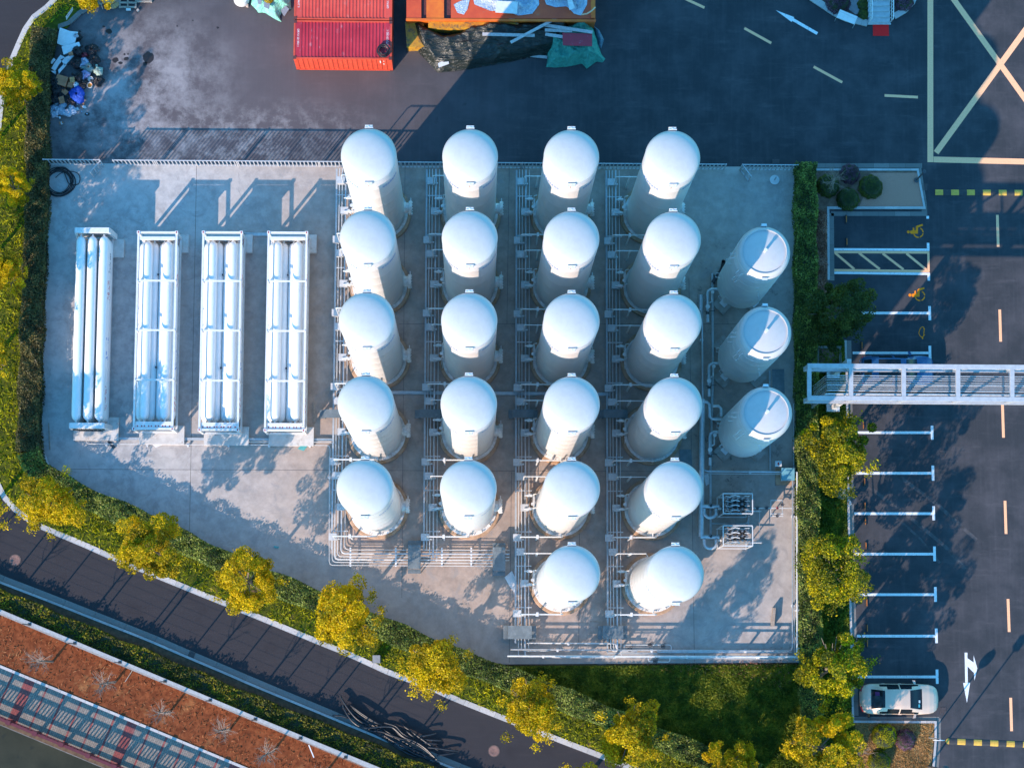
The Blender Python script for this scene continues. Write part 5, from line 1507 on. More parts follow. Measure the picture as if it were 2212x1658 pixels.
mb = MB(); mb.bar(P(877, 43, Z - .05), P(1287, 45.5, Z - .05), .14, .16); mb.bar(P(1281, 40, Z + .01), P(1281, -60, Z + .01), .26, .14); mb.build('rim', M_ORANGE, t, world=True)
mb = MB(); mb.prism([P(878, 43, Z - .3).xy, P(1286, 45, Z - .3).xy, P(1286, -60, Z - .3).xy, P(878, -60, Z - .3).xy], .02, Z - .26); mb.build('body', M_ORANGE, t, world=True)
t = thing('yellow_box', 'rusty yellow steel box under the left end of the black tarpaulin', 'steel box', (*P(890, 80).xy, .02))
mb = MB(); mb.prism(PL([(876, 47), (915, 47), (920, 100), (880, 103)], .9), .02, .92); mb.build('body', M_YEL, t, world=True); mb = MB(); mb.bar(P(876.5, 48, .95), P(880, 103, .95), .07, .07); mb.build('rim', M_YEL, t, world=True)
slabthing('steel_box', 'yellow steel box top showing between orange bin and black tarpaulin', 'steel box', [(925, 47), (1120, 49), (1120, 62), (925, 60)], .1, 1.35, M_YEL)

def sheet_over(name, label, cat, outline, hf, mat, seed, n=46, amp=.10, closed_z=.03, folds=1.0):
    zo = .6 if closed_z < 1 else closed_z
    """a crumpled sheet: grid inside an outline, heights hf(s, t) plus folds"""
    W = [P(u, v, zo) for u, v in outline]; W2 = [(p.x, p.y) for p in W]; a = np.array(W2); lo, hi = a.min(0), a.max(0)
    rs = np.random.RandomState(seed); ph = rs.uniform(0, 6.28, 12); dr = rs.uniform(0, 6.28, 12); fr = rs.uniform(2.2, 9, 12) * folds
    step = max(hi - lo) / n; nx = int((hi[0] - lo[0]) / step) + 1; ny = int((hi[1] - lo[1]) / step) + 1
    X, Y = np.meshgrid(np.linspace(lo[0], hi[0], nx), np.linspace(lo[1], hi[1], ny)); pts = np.stack([X.ravel(), Y.ravel()], 1); ins = in_poly(pts, W2)
    # snap outside points next to the sheet on to its outline
    def closest(p):
        best = None
        for i in range(len(a)):
            q0, q1 = a[i - 1], a[i]; d = q1 - q0; tt = np.clip(np.dot(p - q0, d) / (np.dot(d, d) + 1e-9), 0, 1); c = q0 + d * tt; dd = np.linalg.norm(c - p)
            if best is None or dd < best[0]: best = (dd, c)
        return best
    V = np.zeros((len(pts), 3)); ok = np.zeros(len(pts), bool)
    for i, p in enumerate(pts):
        dd, c = closest(p)
        if ins[i]: ok[i] = True; e = dd
        elif dd < step * 1.2: ok[i] = True; p = c; e = 0
        else: continue
        s = (p - lo) / (hi - lo); z = hf(s[0], s[1])
        f = 0
        for k in range(12):
            u = p[0] * math.cos(dr[k]) + p[1] * math.sin(dr[k]); f += (1 - abs(math.sin(u * fr[k] * .5 + ph[k] + .7 * math.sin((p[0] * math.sin(dr[k]) - p[1] * math.cos(dr[k])) * .9)))) ** 3 / 12 * 3.4
        ed = min(1, e / .45); V[i] = (p[0], p[1], max(closed_z, z * ed ** .7 + amp * f * (0.25 + .75 * ed)))
    fs = []
    for j in range(ny - 1):
        for i in range(nx - 1):
            q = [j * nx + i, j * nx + i + 1, (j + 1) * nx + i + 1, (j + 1) * nx + i]
            q = [k for k in q if ok[k]]
            if len(q) >= 3: fs.append(tuple(q))
    used = sorted({k for f in fs for k in f}); mp = {k: i for i, k in enumerate(used)}
    mb = MB(); mb.add([tuple(V[k]) for k in used], [tuple(mp[k] for k in f) for f in fs], True)
    o = mb.build(name, mat, auto=180); return tag(o, label, cat)
sheet_over('tarpaulin', 'black tarpaulin draped from the orange bin to the asphalt', 'tarpaulin', [(887, 40), (905, 46), (935, 60), (960, 72), (990, 66), (1012, 52), (1060, 46), (1150, 46), (1185, 40), (1215, 24), (1245, 14), (1252, 40), (1230, 60), (1235, 92), (1195, 112), (1150, 118), (1105, 128), (1050, 138), (990, 148), (945, 152), (925, 130), (905, 110), (895, 88)],
           lambda s, t: .25 + 1.45 * max(0, min(1, (t - .12) / .75)) ** .8, M_BLKTARP, 3, 110, .26, folds=.6)
sheet_over('tarpaulin', 'green tarpaulin over a heap right of the black one', 'tarpaulin', [(1180, 70), (1215, 56), (1235, 48), (1250, 36), (1272, 44), (1284, 60), (1292, 85), (1300, 112), (1309, 122), (1303, 130), (1290, 128), (1280, 135), (1268, 144), (1258, 132), (1235, 138), (1205, 141), (1180, 140), (1184, 120), (1178, 100)],
           lambda s, t: .2 + 1.0 * max(0, 1 - (abs(s - .45) / .55) ** 3) * min(1, .25 + t * 1.3), M_GRNTARP, 9, 64, .34)
sheet_over('tarpaulin', 'grey-blue sheet beside the green tarpaulin', 'tarpaulin', [(1283, 50), (1296, 60), (1306, 80), (1300, 100), (1292, 92), (1288, 70)], lambda s, t: .6, tarp_mat('grey_blue_tarp', (.07, .13, .18), (.12, .2, .26), .5), 12, 20, .15)
sheet_over('plastic_film', 'crumpled bluish plastic film on the orange bin, left clump', 'plastic film', [(980, 10), (996, 2), (1015, -2), (1010, 20), (1002, 32), (988, 28)], lambda s, t: 2.1, M_FILM, 21, 26, .3, 2.03, 2.0)
sheet_over('plastic_film', 'bluish plastic film strewn across the orange bin behind the white board', 'plastic film', [(1015, -30), (1080, -30), (1160, -30), (1165, 10), (1150, 30), (1120, 34), (1090, 24), (1060, 24), (1045, 18), (1025, 10)], lambda s, t: 2.05, M_FILM, 22, 46, .25, 2.035, 1.6)
sheet_over('plastic_film', 'heap of striped bluish film at the right end of the orange bin', 'plastic film', [(1170, -20), (1270, -20), (1268, 10), (1255, 34), (1240, 30), (1225, 14), (1200, 16), (1180, 10)], lambda s, t: 2.15, M_FILM, 23, 36, .35, 2.04, 1.8)
sheet_over('plastic_film', 'small crumpled film scrap at the rim of the orange bin', 'plastic film', [(1098, 40), (1108, 32), (1118, 31), (1112, 41), (1103, 45)], lambda s, t: 2.05, M_FILM, 24, 14, .15, 1.95, 2)
slabthing('board', 'white board lying on plastic film on the orange bin', 'board', [(1073, 2), (1119, 4), (1117, 30), (1070, 27)], 2.40, 2.44, M_SHEET)
slabthing('board', 'narrow white board at the right end of the orange bin', 'board', [(1224, -8), (1234, -6), (1242, 18), (1230, 22)], 2.5, 2.53, M_SHEET)
def plank(label, a, b, z, w=.16, th=.05, mat=None, z2=None):
    A, B = P(*a, z), P(*b, z2 if z2 is not None else z); mb = MB(); c = (A + B) / 2
    mb.bar(A, B, w, th); return tag(mb.build('plank', mat or pm('grey_plank', (.48, .46, .45), (.34, .32, .31), 8, .8)), label, 'plank', 'loose planks on the tarpaulins')
plank('grey plank lying level across the black tarpaulin', (1042, 74), (1155, 77), 1.62, .2); plank('grey plank crossing the level one at a slant', (1103, 92), (1201, 40), 1.70, .18, z2=1.9); plank('longest grey plank running on to the green tarpaulin', (1174, 54), (1280, 70), 1.66, .2, z2=1.62); plank('short grey plank below the longest one on the green tarpaulin', (1177, 65), (1236, 67), 1.55, .2); plank('grey plank tucked under the maroon panel', (1178, 74), (1222, 81), 1.50, .2); plank('grey plank lying on asphalt left of the green tarpaulin', (1112, 117), (1182, 124), .12, .18)
slabthing('panel', 'maroon panel lying on the green tarpaulin', 'panel', [(1215, 71), (1279, 73), (1279, 100), (1216, 98)], 1.52, 1.56, pm('maroon_board', (.42, .025, .045), (.30, .025, .04), 3, .6, c3=(.36, .16, .2), s3=4, t3=(.6, .72)))
slabthing('board', 'white sheet sticking out under the black tarpaulin', 'sheet', [(946, 137), (960, 130), (968, 128), (970, 138), (948, 146)], .55, .58, M_SHEET)
t = thing('rope', 'orange and white rope over the right rim of the orange bin', 'rope', (*P(1270, 32).xy, 2.0)); mb = MB(); mb.tube([P(1256, 32, 2.4), P(1268, 30, 2.5), P(1278, 24, 2.4), P(1286, 16, 2.3)], .045, 7); mb.build('rope_strand', pm('orange_rope', (.7, .34, .14), (.6, .5, .4), 14, .8), t, world=True)
# mint tarp heap and seed trays, top
sheet_over('tarpaulin', 'mint green tarpaulin under seed trays at the top edge', 'tarpaulin', [(545, -40), (622, -40), (628, 14), (610, 18), (602, 30), (606, 42), (592, 36), (570, 22), (556, 22), (552, 16), (540, 4)], lambda s, t: .5, M_MINT, 31, 40, .25, .02, .8)
M_TRAYP = pm('grey_plastic_tray', (.30, .33, .36), (.22, .25, .28), 8, .6)
def seed_tray(label, pts, z):
    c = sum(PL(pts, z), Vector()) / 4; t = thing('seed_tray', label, 'seed tray', (c.x, c.y, z), group='plastic seed trays on the mint tarpaulin')
    W = PL(pts, z); mb = MB(); nx, ny = 5, 9
    f = lambda s, q: W[0].lerp(W[1], s).lerp(W[3].lerp(W[2], s), q)
    for i in range(nx + 1): mb.bar(f(i / nx, 0), f(i / nx, 1), .03, .06)
    for j in range(ny + 1): mb.bar(f(0, j / ny) + Vector((0, 0, .003)), f(1, j / ny) + Vector((0, 0, .003)), .03, .06)
    mb.build('rim_grid', M_TRAYP, t, world=False if False else True)
    for ch in []: pass
    mb = MB(); mb.prism([(p.x, p.y) for p in W], z - .06, z - .04); mb.build('cells', M_DARKMETAL, t, world=True); return t
seed_tray('dark seed tray at the right end of the mint tarpaulin', [(607, 23), (617, 13), (624, 20), (614, 35)], .3)
seed_tray('pale seed tray under yellow plants on the mint tarpaulin', [(571, 4), (583, 6), (581, 20), (570, 15)], .85); seed_tray('dark seed tray at the top left of the mint tarpaulin', [(556, -2), (565, -2), (564, 10), (557, 8)], .85)
bush('yellow leafy seedlings in a tray on the mint tarpaulin', 583, 4, .32, L_GOLD, 21, 'seedlings', .85)
t = thing('sack', 'round white sack left of the mint tarpaulin, cut by the top edge', 'sack', (*P(523, 2).xy, .02)); mb = MB(); mb.lathe([(0, 0), (.42, .02), (.5, .3), (.4, .62), (0, .72)], 20); mb.build('bag', M_SHEET, t)
slabthing('brick', 'pale brick beside the white sack', 'brick', [(531, 9), (536, 9), (536, 15), (531, 14)], .02, .2, pm('pale_brick', (.55, .42, .34), (.45, .32, .26), 6, .9))
# cable drum, pallets, chair at the top left
t = thing('cable_drum', 'wooden cable drum lying on its side by the pallet', 'cable drum', (*P(242, 2).xy, .02))
def drum(mb, z, R):
    for i in range(20):
        a0, a1 = 2 * math.pi * i / 20 + .012, 2 * math.pi * (i + 1) / 20 - .012
        mb.prism([(r_ * math.cos(a), r_ * math.sin(a)) for r_, a in ((.16, a0), (R, a0), (R, a1), (.16, a1))], z, z + .05)
M_DRUM = stone_mat('drum_wood', (.60, .34, .14), (.34, .24, .20))
mb = MB(); drum(mb, .05, .56); mb.build('lower_disc', M_DRUM, t); mb = MB(); drum(mb, .85, .48); mb.build('upper_disc', M_DRUM, t); mb = MB(); mb.lathe([(.25, .1), (.25, .85)], 20); mb.lathe([(.16, .9), (.16, .1)], 16); mb.build('core', M_CASTING, t)
def pallet(label, c, w, d, rz=0):
    t = thing('pallet', label, 'pallet', (c.x, c.y, .02), rz, 'wooden pallets at the top edge')
    for k in range(5):
        mb = MB(); mb.box((0, -d / 2 + k * d / 4, .135), (w, .12, .03)); mb.build('slat', M_WOOD, t)
    mb = MB()
    for k in (-1, 0, 1): mb.box((k * (w / 2 - .05), 0, .06), (.1, d + .1, .115))
    mb.build('bearers', M_WOOD, t); return t
pallet('wooden pallet right of the cable drum', P(277, -2), 1.1, 1.15); pallet('small pallet top right of the cable drum, cut by the top edge', P(312, -8), 1.0, .8)
t = thing('chair_frame', 'broken wooden chair frame left of the cable drum', 'chair', (*P(225, 0).xy, .02)); mb = MB()
for a, b in (((213, -8), (222, 20)), ((232, -8), (236, 14))): mb.bar(P(*a, .5), P(*b, .05), .06, .06)
mb.build('legs', M_WOOD, t, world=True)
for v in (-4, 3, 8):
    mb = MB(); mb.bar(P(215, v, .5), P(233, v - 3, .5), .10, .03); mb.build('slat', M_WOOD, t, world=True)
t = thing('mallet', 'long-handled mallet lying across the pallet', 'mallet', (*P(277, 20).xy, .1)); mb = MB(); mb.bar(P(275, -12, .2), P(275.5, 20, .2), .05, .05); mb.build('handle', M_WOOD, t, world=True); mb = MB(); mb.box((*P(277.5, 21, .2).xy, .2), (.28, .13, .13)); mb.build('head', M_SHEET, t, world=True)
slabthing('brick', 'loose pale brick below the pallet corner', 'brick', [(294, 22), (298, 18), (301, 22), (297, 26)], .02, .12, MATS['pale_brick'])
t = thing('notice_board', 'white lettered notice board leaning on the upper left grass', 'notice board', (*P(149, 27).xy, .1)); W = [P(142, 36, .5), P(157, 15, .5), P(157.5, 22, .28), P(143.5, 43.5, .28)]
mb = MB(); mb.add([tuple(p) for p in W] + [tuple(p - Vector((0, 0, .03))) for p in W], [(0, 1, 2, 3), (7, 6, 5, 4), (0, 4, 5, 1), (1, 5, 6, 2), (2, 6, 7, 3), (3, 7, 4, 0)]); mb.build('panel', M_SHEET, t, world=True)
mb = MB()
for i in range(4):
    for k in range(3):
        f = .22 + i * .17; p0 = W[0].lerp(W[1], f + k * .035); p1 = W[3].lerp(W[2], f + k * .035); a, b = p0.lerp(p1, .25), p0.lerp(p1, .75); dd = (W[1] - W[0]) * .012
        mb.add([tuple(x + Vector((0, 0, .006))) for x in (a, a + dd, b + dd, b)], [(0, 1, 2, 3)])
mb.build('lettering', M_DARKL, t, world=True)

# ------------------------------------------------------------------ rubbish heap
def RZ(x, y): return (86.43 + x * .13356, 48.6 + y * .13356)        # heap plan
M_BIN = tarp_mat('black_bin_liner', (.012, .012, .016), (.022, .022, .028), .28, 6)
M_CARD = pm('cardboard', (.46, .20, .10), (.36, .15, .075), 3, .85)
M_FOAM = pm('white_foam', (.66, .70, .72), (.56, .60, .62), 4, .7)
gR = 'rubbish dumped against the left hedge'
def bag(label, x, y, r, mat, seed, h=.55, name='rubbish_bag', cat='rubbish bag', knot=True, sx=1.0, rz=0.0, z=.02):
    u, v = RZ(x, y); q = P(u, v, .3); t = thing(name, label, cat, (q.x, q.y, z), rz, gR)
    rs = np.random.RandomState(seed); ph = rs.uniform(0, 6.28, 6); n, m = 26, 11; vs = []; fs = []
    for j in range(m + 1):
        th = j / m * math.pi * .98
        for i in range(n):
            a = 2 * math.pi * i / n; k = 1 + .11 * math.sin(3 * a + ph[0]) + .08 * math.sin(5 * a + ph[1] + th * 2) + .06 * math.sin(9 * a + ph[2] - th * 3) + .04 * math.sin(14 * a + th * 5 + ph[3])
            rr = r * math.sin(th) ** .75 * k; vs.append((rr * math.cos(a) * sx, rr * math.sin(a), h * (.5 - .5 * math.cos(th)) + .03 * math.sin(7 * a + th * 4)))
    for j in range(m):
        for i in range(n): fs.append((j * n + i, j * n + (i + 1) % n, (j + 1) * n + (i + 1) % n, (j + 1) * n + i))
    mb = MB(); mb.add(vs, fs, True); mb.build('body', mat, t, auto=180)
    if knot:
        mb = MB(); a = rs.uniform(0, 6.28); d = Vector((math.cos(a), math.sin(a), .3)); mb.tube([d * r * .75 + Vector((0, 0, h * .6)), d * r * 1.05 + Vector((0, 0, h * .7)), d * r * 1.3 + Vector((0, 0, h * .5))], [.10, .04, .10], 8); mb.build('neck', mat, t)
    return t
def flat(label, pts, z0, z1, mat, name='board', cat='board'): return slabthing(name, label, cat, [RZ(*p) for p in pts], z0, z1, mat, gR)
flat('large pale foam sheet at the top of the rubbish heap', [(320, 82), (480, 140), (612, 155), (560, 330), (380, 385), (275, 335)], .45, .60, M_FOAM, 'foam_sheet', 'foam sheet')
flat('pale panel edge below the foam sheet', [(400, 370), (480, 295), (540, 330), (520, 350)], .40, .44, M_FOAM)
flat('white perforated board in the rubbish heap', [(348, 392), (630, 315), (655, 385), (520, 470), (380, 520)], .62, .66, M_FOAM, 'perforated_board', 'board')
t = thing('furniture_piece', 'broken pale furniture panel with cut-outs in the rubbish heap', 'furniture panel', (*P(*RZ(350, 650)).xy, .02), group=gR)
for pts in ([(240, 640), (330, 520), (400, 560), (300, 680)], [(180, 740), (240, 640), (300, 680), (240, 780)], [(240, 780), (300, 830), (270, 855), (170, 780)], [(400, 700), (550, 530), (500, 510), (330, 600)], [(300, 830), (420, 690), (390, 660), (290, 770)], [(160, 640), (220, 570), (250, 600), (190, 670)]):
    mb = MB(); mb.prism(PL([RZ(*p) for p in pts], .5), .40, .46); mb.build('strip', M_FOAM, t, world=True)
bag('black bag with a white bundle at the right end of the foam sheet', 600, 240, .30, M_BIN, 1); bag('white crumpled bundle poking from the top black bag', 595, 232, .17, M_FILM, 2, .75, 'bundle', 'bundle', False)
bag('black bin bag beside the perforated board, resting on it', 605, 480, .34, M_BIN, 3, .8); bag('black bin bag lying apart at the upper right of the heap', 835, 440, .40, M_BIN, 4, .5, sx=1.0); bag('second black bin bag down on the right side of the heap', 868, 605, .38, M_BIN, 5, .5); bag('black bin bag in the middle of the heap', 590, 670, .34, M_BIN, 6, .75); bag('black bin bag on the bare asphalt right of the buckets', 945, 945, .34, M_BIN, 7, .42)
bag('tall black bag between cardboard box and buckets', 640, 900, .34, M_BIN, 8, .8, sx=.75); bag('black bag below the tall one near the blue sack', 690, 1000, .30, M_BIN, 9, .6); bag('big black bag against the hedge left of the cardboard box', 240, 960, .42, M_BIN, 10, .6); bag('black bag between hedge and blue sack', 270, 1090, .36, M_BIN, 11, .6); bag('black bag at the lower left of the heap', 225, 1235, .27, M_BIN, 12, .5); bag('long black bag below the blue sack', 480, 1255, .40, M_BIN, 13, .55, sx=.7, rz=.7)
bag('grey-green translucent bag in the heap', 790, 730, .33, tarp_mat('grey_green_bag', (.16, .24, .22), (.28, .34, .32), .35, 6), 14, .5); bag('round pale green bag right of the heap', 945, 790, .29, tarp_mat('pale_green_bag', (.30, .42, .36), (.42, .52, .44), .4, 6), 15, .45); bag('lilac bag near the buckets', 735, 840, .28, tarp_mat('lilac_bag', (.34, .30, .56), (.52, .46, .70), .4, 6), 16, .5); bag('pale lilac plastic bag above the grey-green one', 720, 640, .30, tarp_mat('pale_lilac_bag', (.36, .42, .58), (.52, .55, .68), .35, 6), 17, .5)
bag('large bright blue sack in the heap', 600, 1170, .58, tarp_mat('blue_sack', (.01, .06, .42), (.02, .10, .55), .55, 5), 18, .6, 'sack', 'sack', False, .85); bag('dark red bag between the black ones', 715, 530, .2, tarp_mat('dark_red_bag', (.2, .02, .04), (.3, .04, .06), .4, 6), 19, .5, knot=False)
bag('crumpled pale film at the foot of the heap', 420, 1390, .50, M_FILM, 20, .35, 'plastic_film', 'plastic film', False, 1.3); bag('grey film scraps at the bottom left of the heap', 230, 1420, .40, M_FILM, 21, .3, 'plastic_film', 'plastic film', False, .9); bag('pale sheet folded beside the tall black bag', 590, 1010, .2, M_FOAM, 22, .6, 'foam_scrap', 'foam scrap', False)
def carton(label, x, y, w, d, h, rz, z=.02, mat=None):
    u, v = RZ(x, y); q = P(u, v, z + h); t = thing('cardboard_box', label, 'cardboard box', (q.x, q.y, z), rz, gR)
    mb = MB(); mb.box((0, 0, h / 2), (w, d, h)); mb.build('carton', mat or M_CARD, t); mb = MB(); mb.box((.02, .05, h + .003), (.12, .08, .006)); mb.build('tape_label', M_FOAM, t)
    mb = MB(); mb.box((0, d * .25, h + .012), (w * .98, d * .48, .012), 0); mb.build('flap', mat or M_CARD, t); return t
carton('large brown cardboard box in the rubbish heap', 345, 935, .72, .62, .55, -.28); carton('small cardboard box with orange print', 520, 925, .30, .34, .30, .1, .4, pm('orange_card', (.48, .25, .10), (.40, .20, .08), 4, .8)); carton('small brown carton on the perforated board', 493, 500, .26, .18, .2, .25, .66); carton('brown carton below the orange-printed one', 490, 1010, .34, .30, .3, -.3, .2); carton('flattened brown carton above the long black bag', 390, 1110, .50, .28, .08, -.7, .35); carton('torn brown carton at the foot of the heap', 350, 1250, .34, .42, .12, .3, .3)
def bucket(label, x, y, fill):
    u, v = RZ(x, y); q = P(u, v, .3); t = thing('paint_bucket', label, 'bucket', (q.x, q.y, .02), group=gR)
    mb = MB(); mb.lathe([(0, .01), (.15, .01), (.175, .33), (.16, .33), (.145, .05)], 20); mb.build('pail', M_SHEET, t); mb = MB(); mb.lathe([(.15, .2), (.0, .21)], 16); mb.build('contents', fill, t); mb = MB(); mb.tube([(.17 * math.cos(a), .17 * math.sin(a), .3 + .02 * math.sin(a)) for a in [i * math.pi / 8 for i in range(9)]], .007, 5); mb.build('handle', M_DARKMETAL, t)
bucket('white bucket with grey contents beside the heap', 820, 920, M_FOAM); bucket('white bucket with orange contents beside the heap', 803, 1015, pm('orange_paint', (.75, .28, .02), (.65, .22, .02), 5, .4))
rs_ = np.random.RandomState(8)
for i in range(34):
    a, b = rs_.uniform(120, 380), rs_.uniform(1290, 1640)
    if i > 22: a, b = rs_.uniform(560, 760), rs_.uniform(1250, 1480)
    s = rs_.uniform(12, 30); m = [M_FOAM, M_FILM, M_SHEET, M_CARD][i % 4]
    o = flat('pale scrap of litter at the foot of the rubbish heap', [(a - s, b - s * .5), (a + s * .2, b - s), (a + s, b + s * .3), (a - s * .1, b + s * .8)], .03 + .01 * (i % 5), .06 + .012 * (i % 5), m, 'litter_scrap', 'litter')
# oil-dark lumps on the yard asphalt
M_OIL = pm('oil_stain', (.018, .013, .012), (.03, .02, .016), 6, .4)
for i, (x, y, rx, ry) in enumerate(((1280, 500, 44, 52), (1252, 552, 20, 18), (995, 520, 26, 22), (1040, 545, 19, 12), (1090, 508, 22, 16), (940, 270, 26, 22), (1075, 470, 9, 9), (1105, 468, 8, 7), (1665, 178, 8, 7), (1530, 226, 8, 7), (1880, 240, 11, 9), (752, 985, 22, 16), (895, 230, 10, 9))):
    rr = random.Random(i); pts = []
    for k in range(18):
        a = 2 * math.pi * k / 18; f = 1 + rr.uniform(-.16, .16); pts.append((( x + rx * f * math.cos(a)) * .2502, (y + ry * f * math.sin(a)) * .2502))
    mb = MB(); mb.sheet(PL(pts), .0045); mb.build('oil_stain', M_OIL, road)
# ------------------------------------------------------------------ overhead pipe bridge
M_BEAM = pm('bridge_paint', (.43, .43, .44), (.35, .35, .36), 4, .5, c3=(.46, .33, .24), s3=1.3, t3=(.66, .78))
ZT, ZB = 7.8, 6.3
t = thing('pipe_bridge', 'grey steel truss pipe bridge crossing over the parking row', 'pipe bridge', (*P(1800, 826, 0).xy, .02))
NA, NB = P(1744.5, 789.5, ZT), P(2330, 793.5, ZT); SA, SB = P(1744.5, 859, ZT), P(2330, 863, ZT)
XB = [1748.5, 1838.7, 1952.6, 2070, 2187, 2304]
def br(y0, y1, z, x): return P(x, y0 + (x - 1744) / 586 * 4, z) if y1 is None else P(x, y1 + (x - 1744) / 586 * 4, z)
for a, b in ((NA, NB), (SA, SB)):
    mb = MB(); mb.bar(a + Vector((0, 0, -.1)), b + Vector((0, 0, -.1)), .27, .2); mb.build('top_chord', M_BEAM, t, world=True)
    lo = Vector((0, 0, ZB - ZT)); mb = MB(); mb.bar(a + lo, b + lo, .27, .2); mb.build('bottom_chord', M_BEAM, t, world=True)
    mb = MB(); xs = [P(x, 789.5, ZT).x for x in XB]
    for i, x in enumerate(xs):
        f = (x - a.x) / (b.x - a.x); p = a.lerp(b, f); mb.box((p.x, p.y, (ZT + ZB) / 2 - .05), (.2, .2, ZT - ZB - .32))
        if i + 1 < len(xs):
            q = a.lerp(b, (xs[i + 1] - a.x) / (b.x - a.x)); m = (p + q) / 2
            mb.bar((p.x + .1, p.y, ZB + .12), (m.x, m.y, ZT - .22), .09, .09); mb.bar((m.x, m.y, ZT - .22), (q.x - .1, q.y, ZB + .12), .09, .09)
    mb.build('web', M_BEAM, t, world=True)
for x in XB:
    f = (P(x, 789.5, ZT).x - NA.x) / (NB.x - NA.x); p, q = NA.lerp(NB, f), SA.lerp(SB, f)
    e = (p - q).normalized() * .137
    mb = MB(); mb.bar(p - e + Vector((0, 0, -.1)), q + e + Vector((0, 0, -.1)), .24, .19); mb.build('cross_beam', M_BEAM, t, world=True)
    mb = MB(); mb.bar(p - e + Vector((.22, 0, ZB - ZT)), q + e + Vector((.22, 0, ZB - ZT)), .16, .14); mb.build('lower_cross_beam', M_TRAY, t, world=True)
W_ = (NA - SA).length; nd = (SA - NA).normalized()
for k, (f, r) in enumerate(((.21, .03), (.28, .03), (.345, .03), (.42, .03), (.49, .045), (.545, .03), (.61, .03), (.68, .045), (.79, .07), (.90, .07))):
    s = NA + nd * (W_ * f); e = NB + nd * (W_ * f); x0 = P(1784, 830, ZB).x + (.0 if r < .06 else -.1)
    z = ZB + .16 + r
    p0 = Vector((x0, s.y, z)); mb = MB()
    mb.tube([Vector((x0, s.y - .0, .35)), Vector((x0, s.y, z - .25)), Vector((x0 + .06, s.y, z - .07)), Vector((x0 + .25, s.y, z)), Vector((e.x, e.y, z))], r, 8)
    mb.build('pipe', M_STEEL, t, world=True)
M_PIER = pm('pier_paint', (.60, .60, .60), (.48, .48, .48), 4, .6)
for v in (810, 882):
    q = P(1797, v); mb = MB(); mb.box((q.x, q.y, .25), (.8, .45, .5)); mb.box((q.x, q.y, ZB / 2 + .1), (.26, .26, ZB - .42)); mb.build('pier', M_PIER, t, world=True)
t = thing('pit_cover', 'square concrete-framed pit with reddish slabs above the pipe bridge', 'pit cover', (*P(1790, 770).xy, .05))
mb = MB()
for a, b in (((1764, 750), (1817, 750)), ((1766, 753), (1766, 800)), ((1815, 753), (1815, 800)), ((1764, 803), (1817, 803))): mb.bar(P(*a, .12), P(*b, .12), .16, .2)
mb.build('frame', M_KERB, t, world=True); mb = MB(); mb.prism(PL([(1769, 754), (1812, 754), (1812, 777), (1769, 777)]), .05, .13); mb.prism(PL([(1769, 777.6), (1812, 777.6), (1812, 800), (1769, 800)]), .05, .13); mb.build('slab', pm('reddish_slab', (.26, .13, .10), (.17, .10, .08), 3, .9, c3=(.2, .18, .17), s3=2), t, world=True)

# ------------------------------------------------------------------ cars
def car_paint(name, c, rough=.28):
    m, nt, N, L, B = _nt(name); B.inputs['Base Color'].default_value = (*c, 1); B.inputs['Roughness'].default_value = rough; B.inputs['Metallic'].default_value = .05; B.inputs['Coat Weight'].default_value = .3; B.inputs['Coat Roughness'].default_value = .08
    return m
m, nt, N, L_, B_ = _nt('car_glass'); B_.inputs['Base Color'].default_value = (.012, .016, .02, 1); B_.inputs['Roughness'].default_value = .06; B_.inputs['Specular IOR Level'].default_value = .3; M_GLASS = m
M_TYRE = pm('tyre_rubber', (.02, .02, .02), (.012, .012, .012), 9, .8)
M_LAMP = pm('headlamp_lens', (.62, .64, .66), (.5, .52, .55), 8, .15)
M_TAIL = pm('tail_lamp_lens', (.45, .02, .02), (.3, .01, .01), 8, .2)
M_CHROME = pm('chrome_trim', (.7, .7, .7), (.6, .6, .6), 8, .15, metal=.9)
def interp(tab, x):
    for a, b in zip(tab[:-1], tab[1:]):
        if x <= b[0]:
            f = (x - a[0]) / (b[0] - a[0]); f = f * f * (3 - 2 * f) * .5 + f * .5
            return [p + (q - p) * f for p, q in zip(a[1:], b[1:])]
    return list(tab[-1][1:])
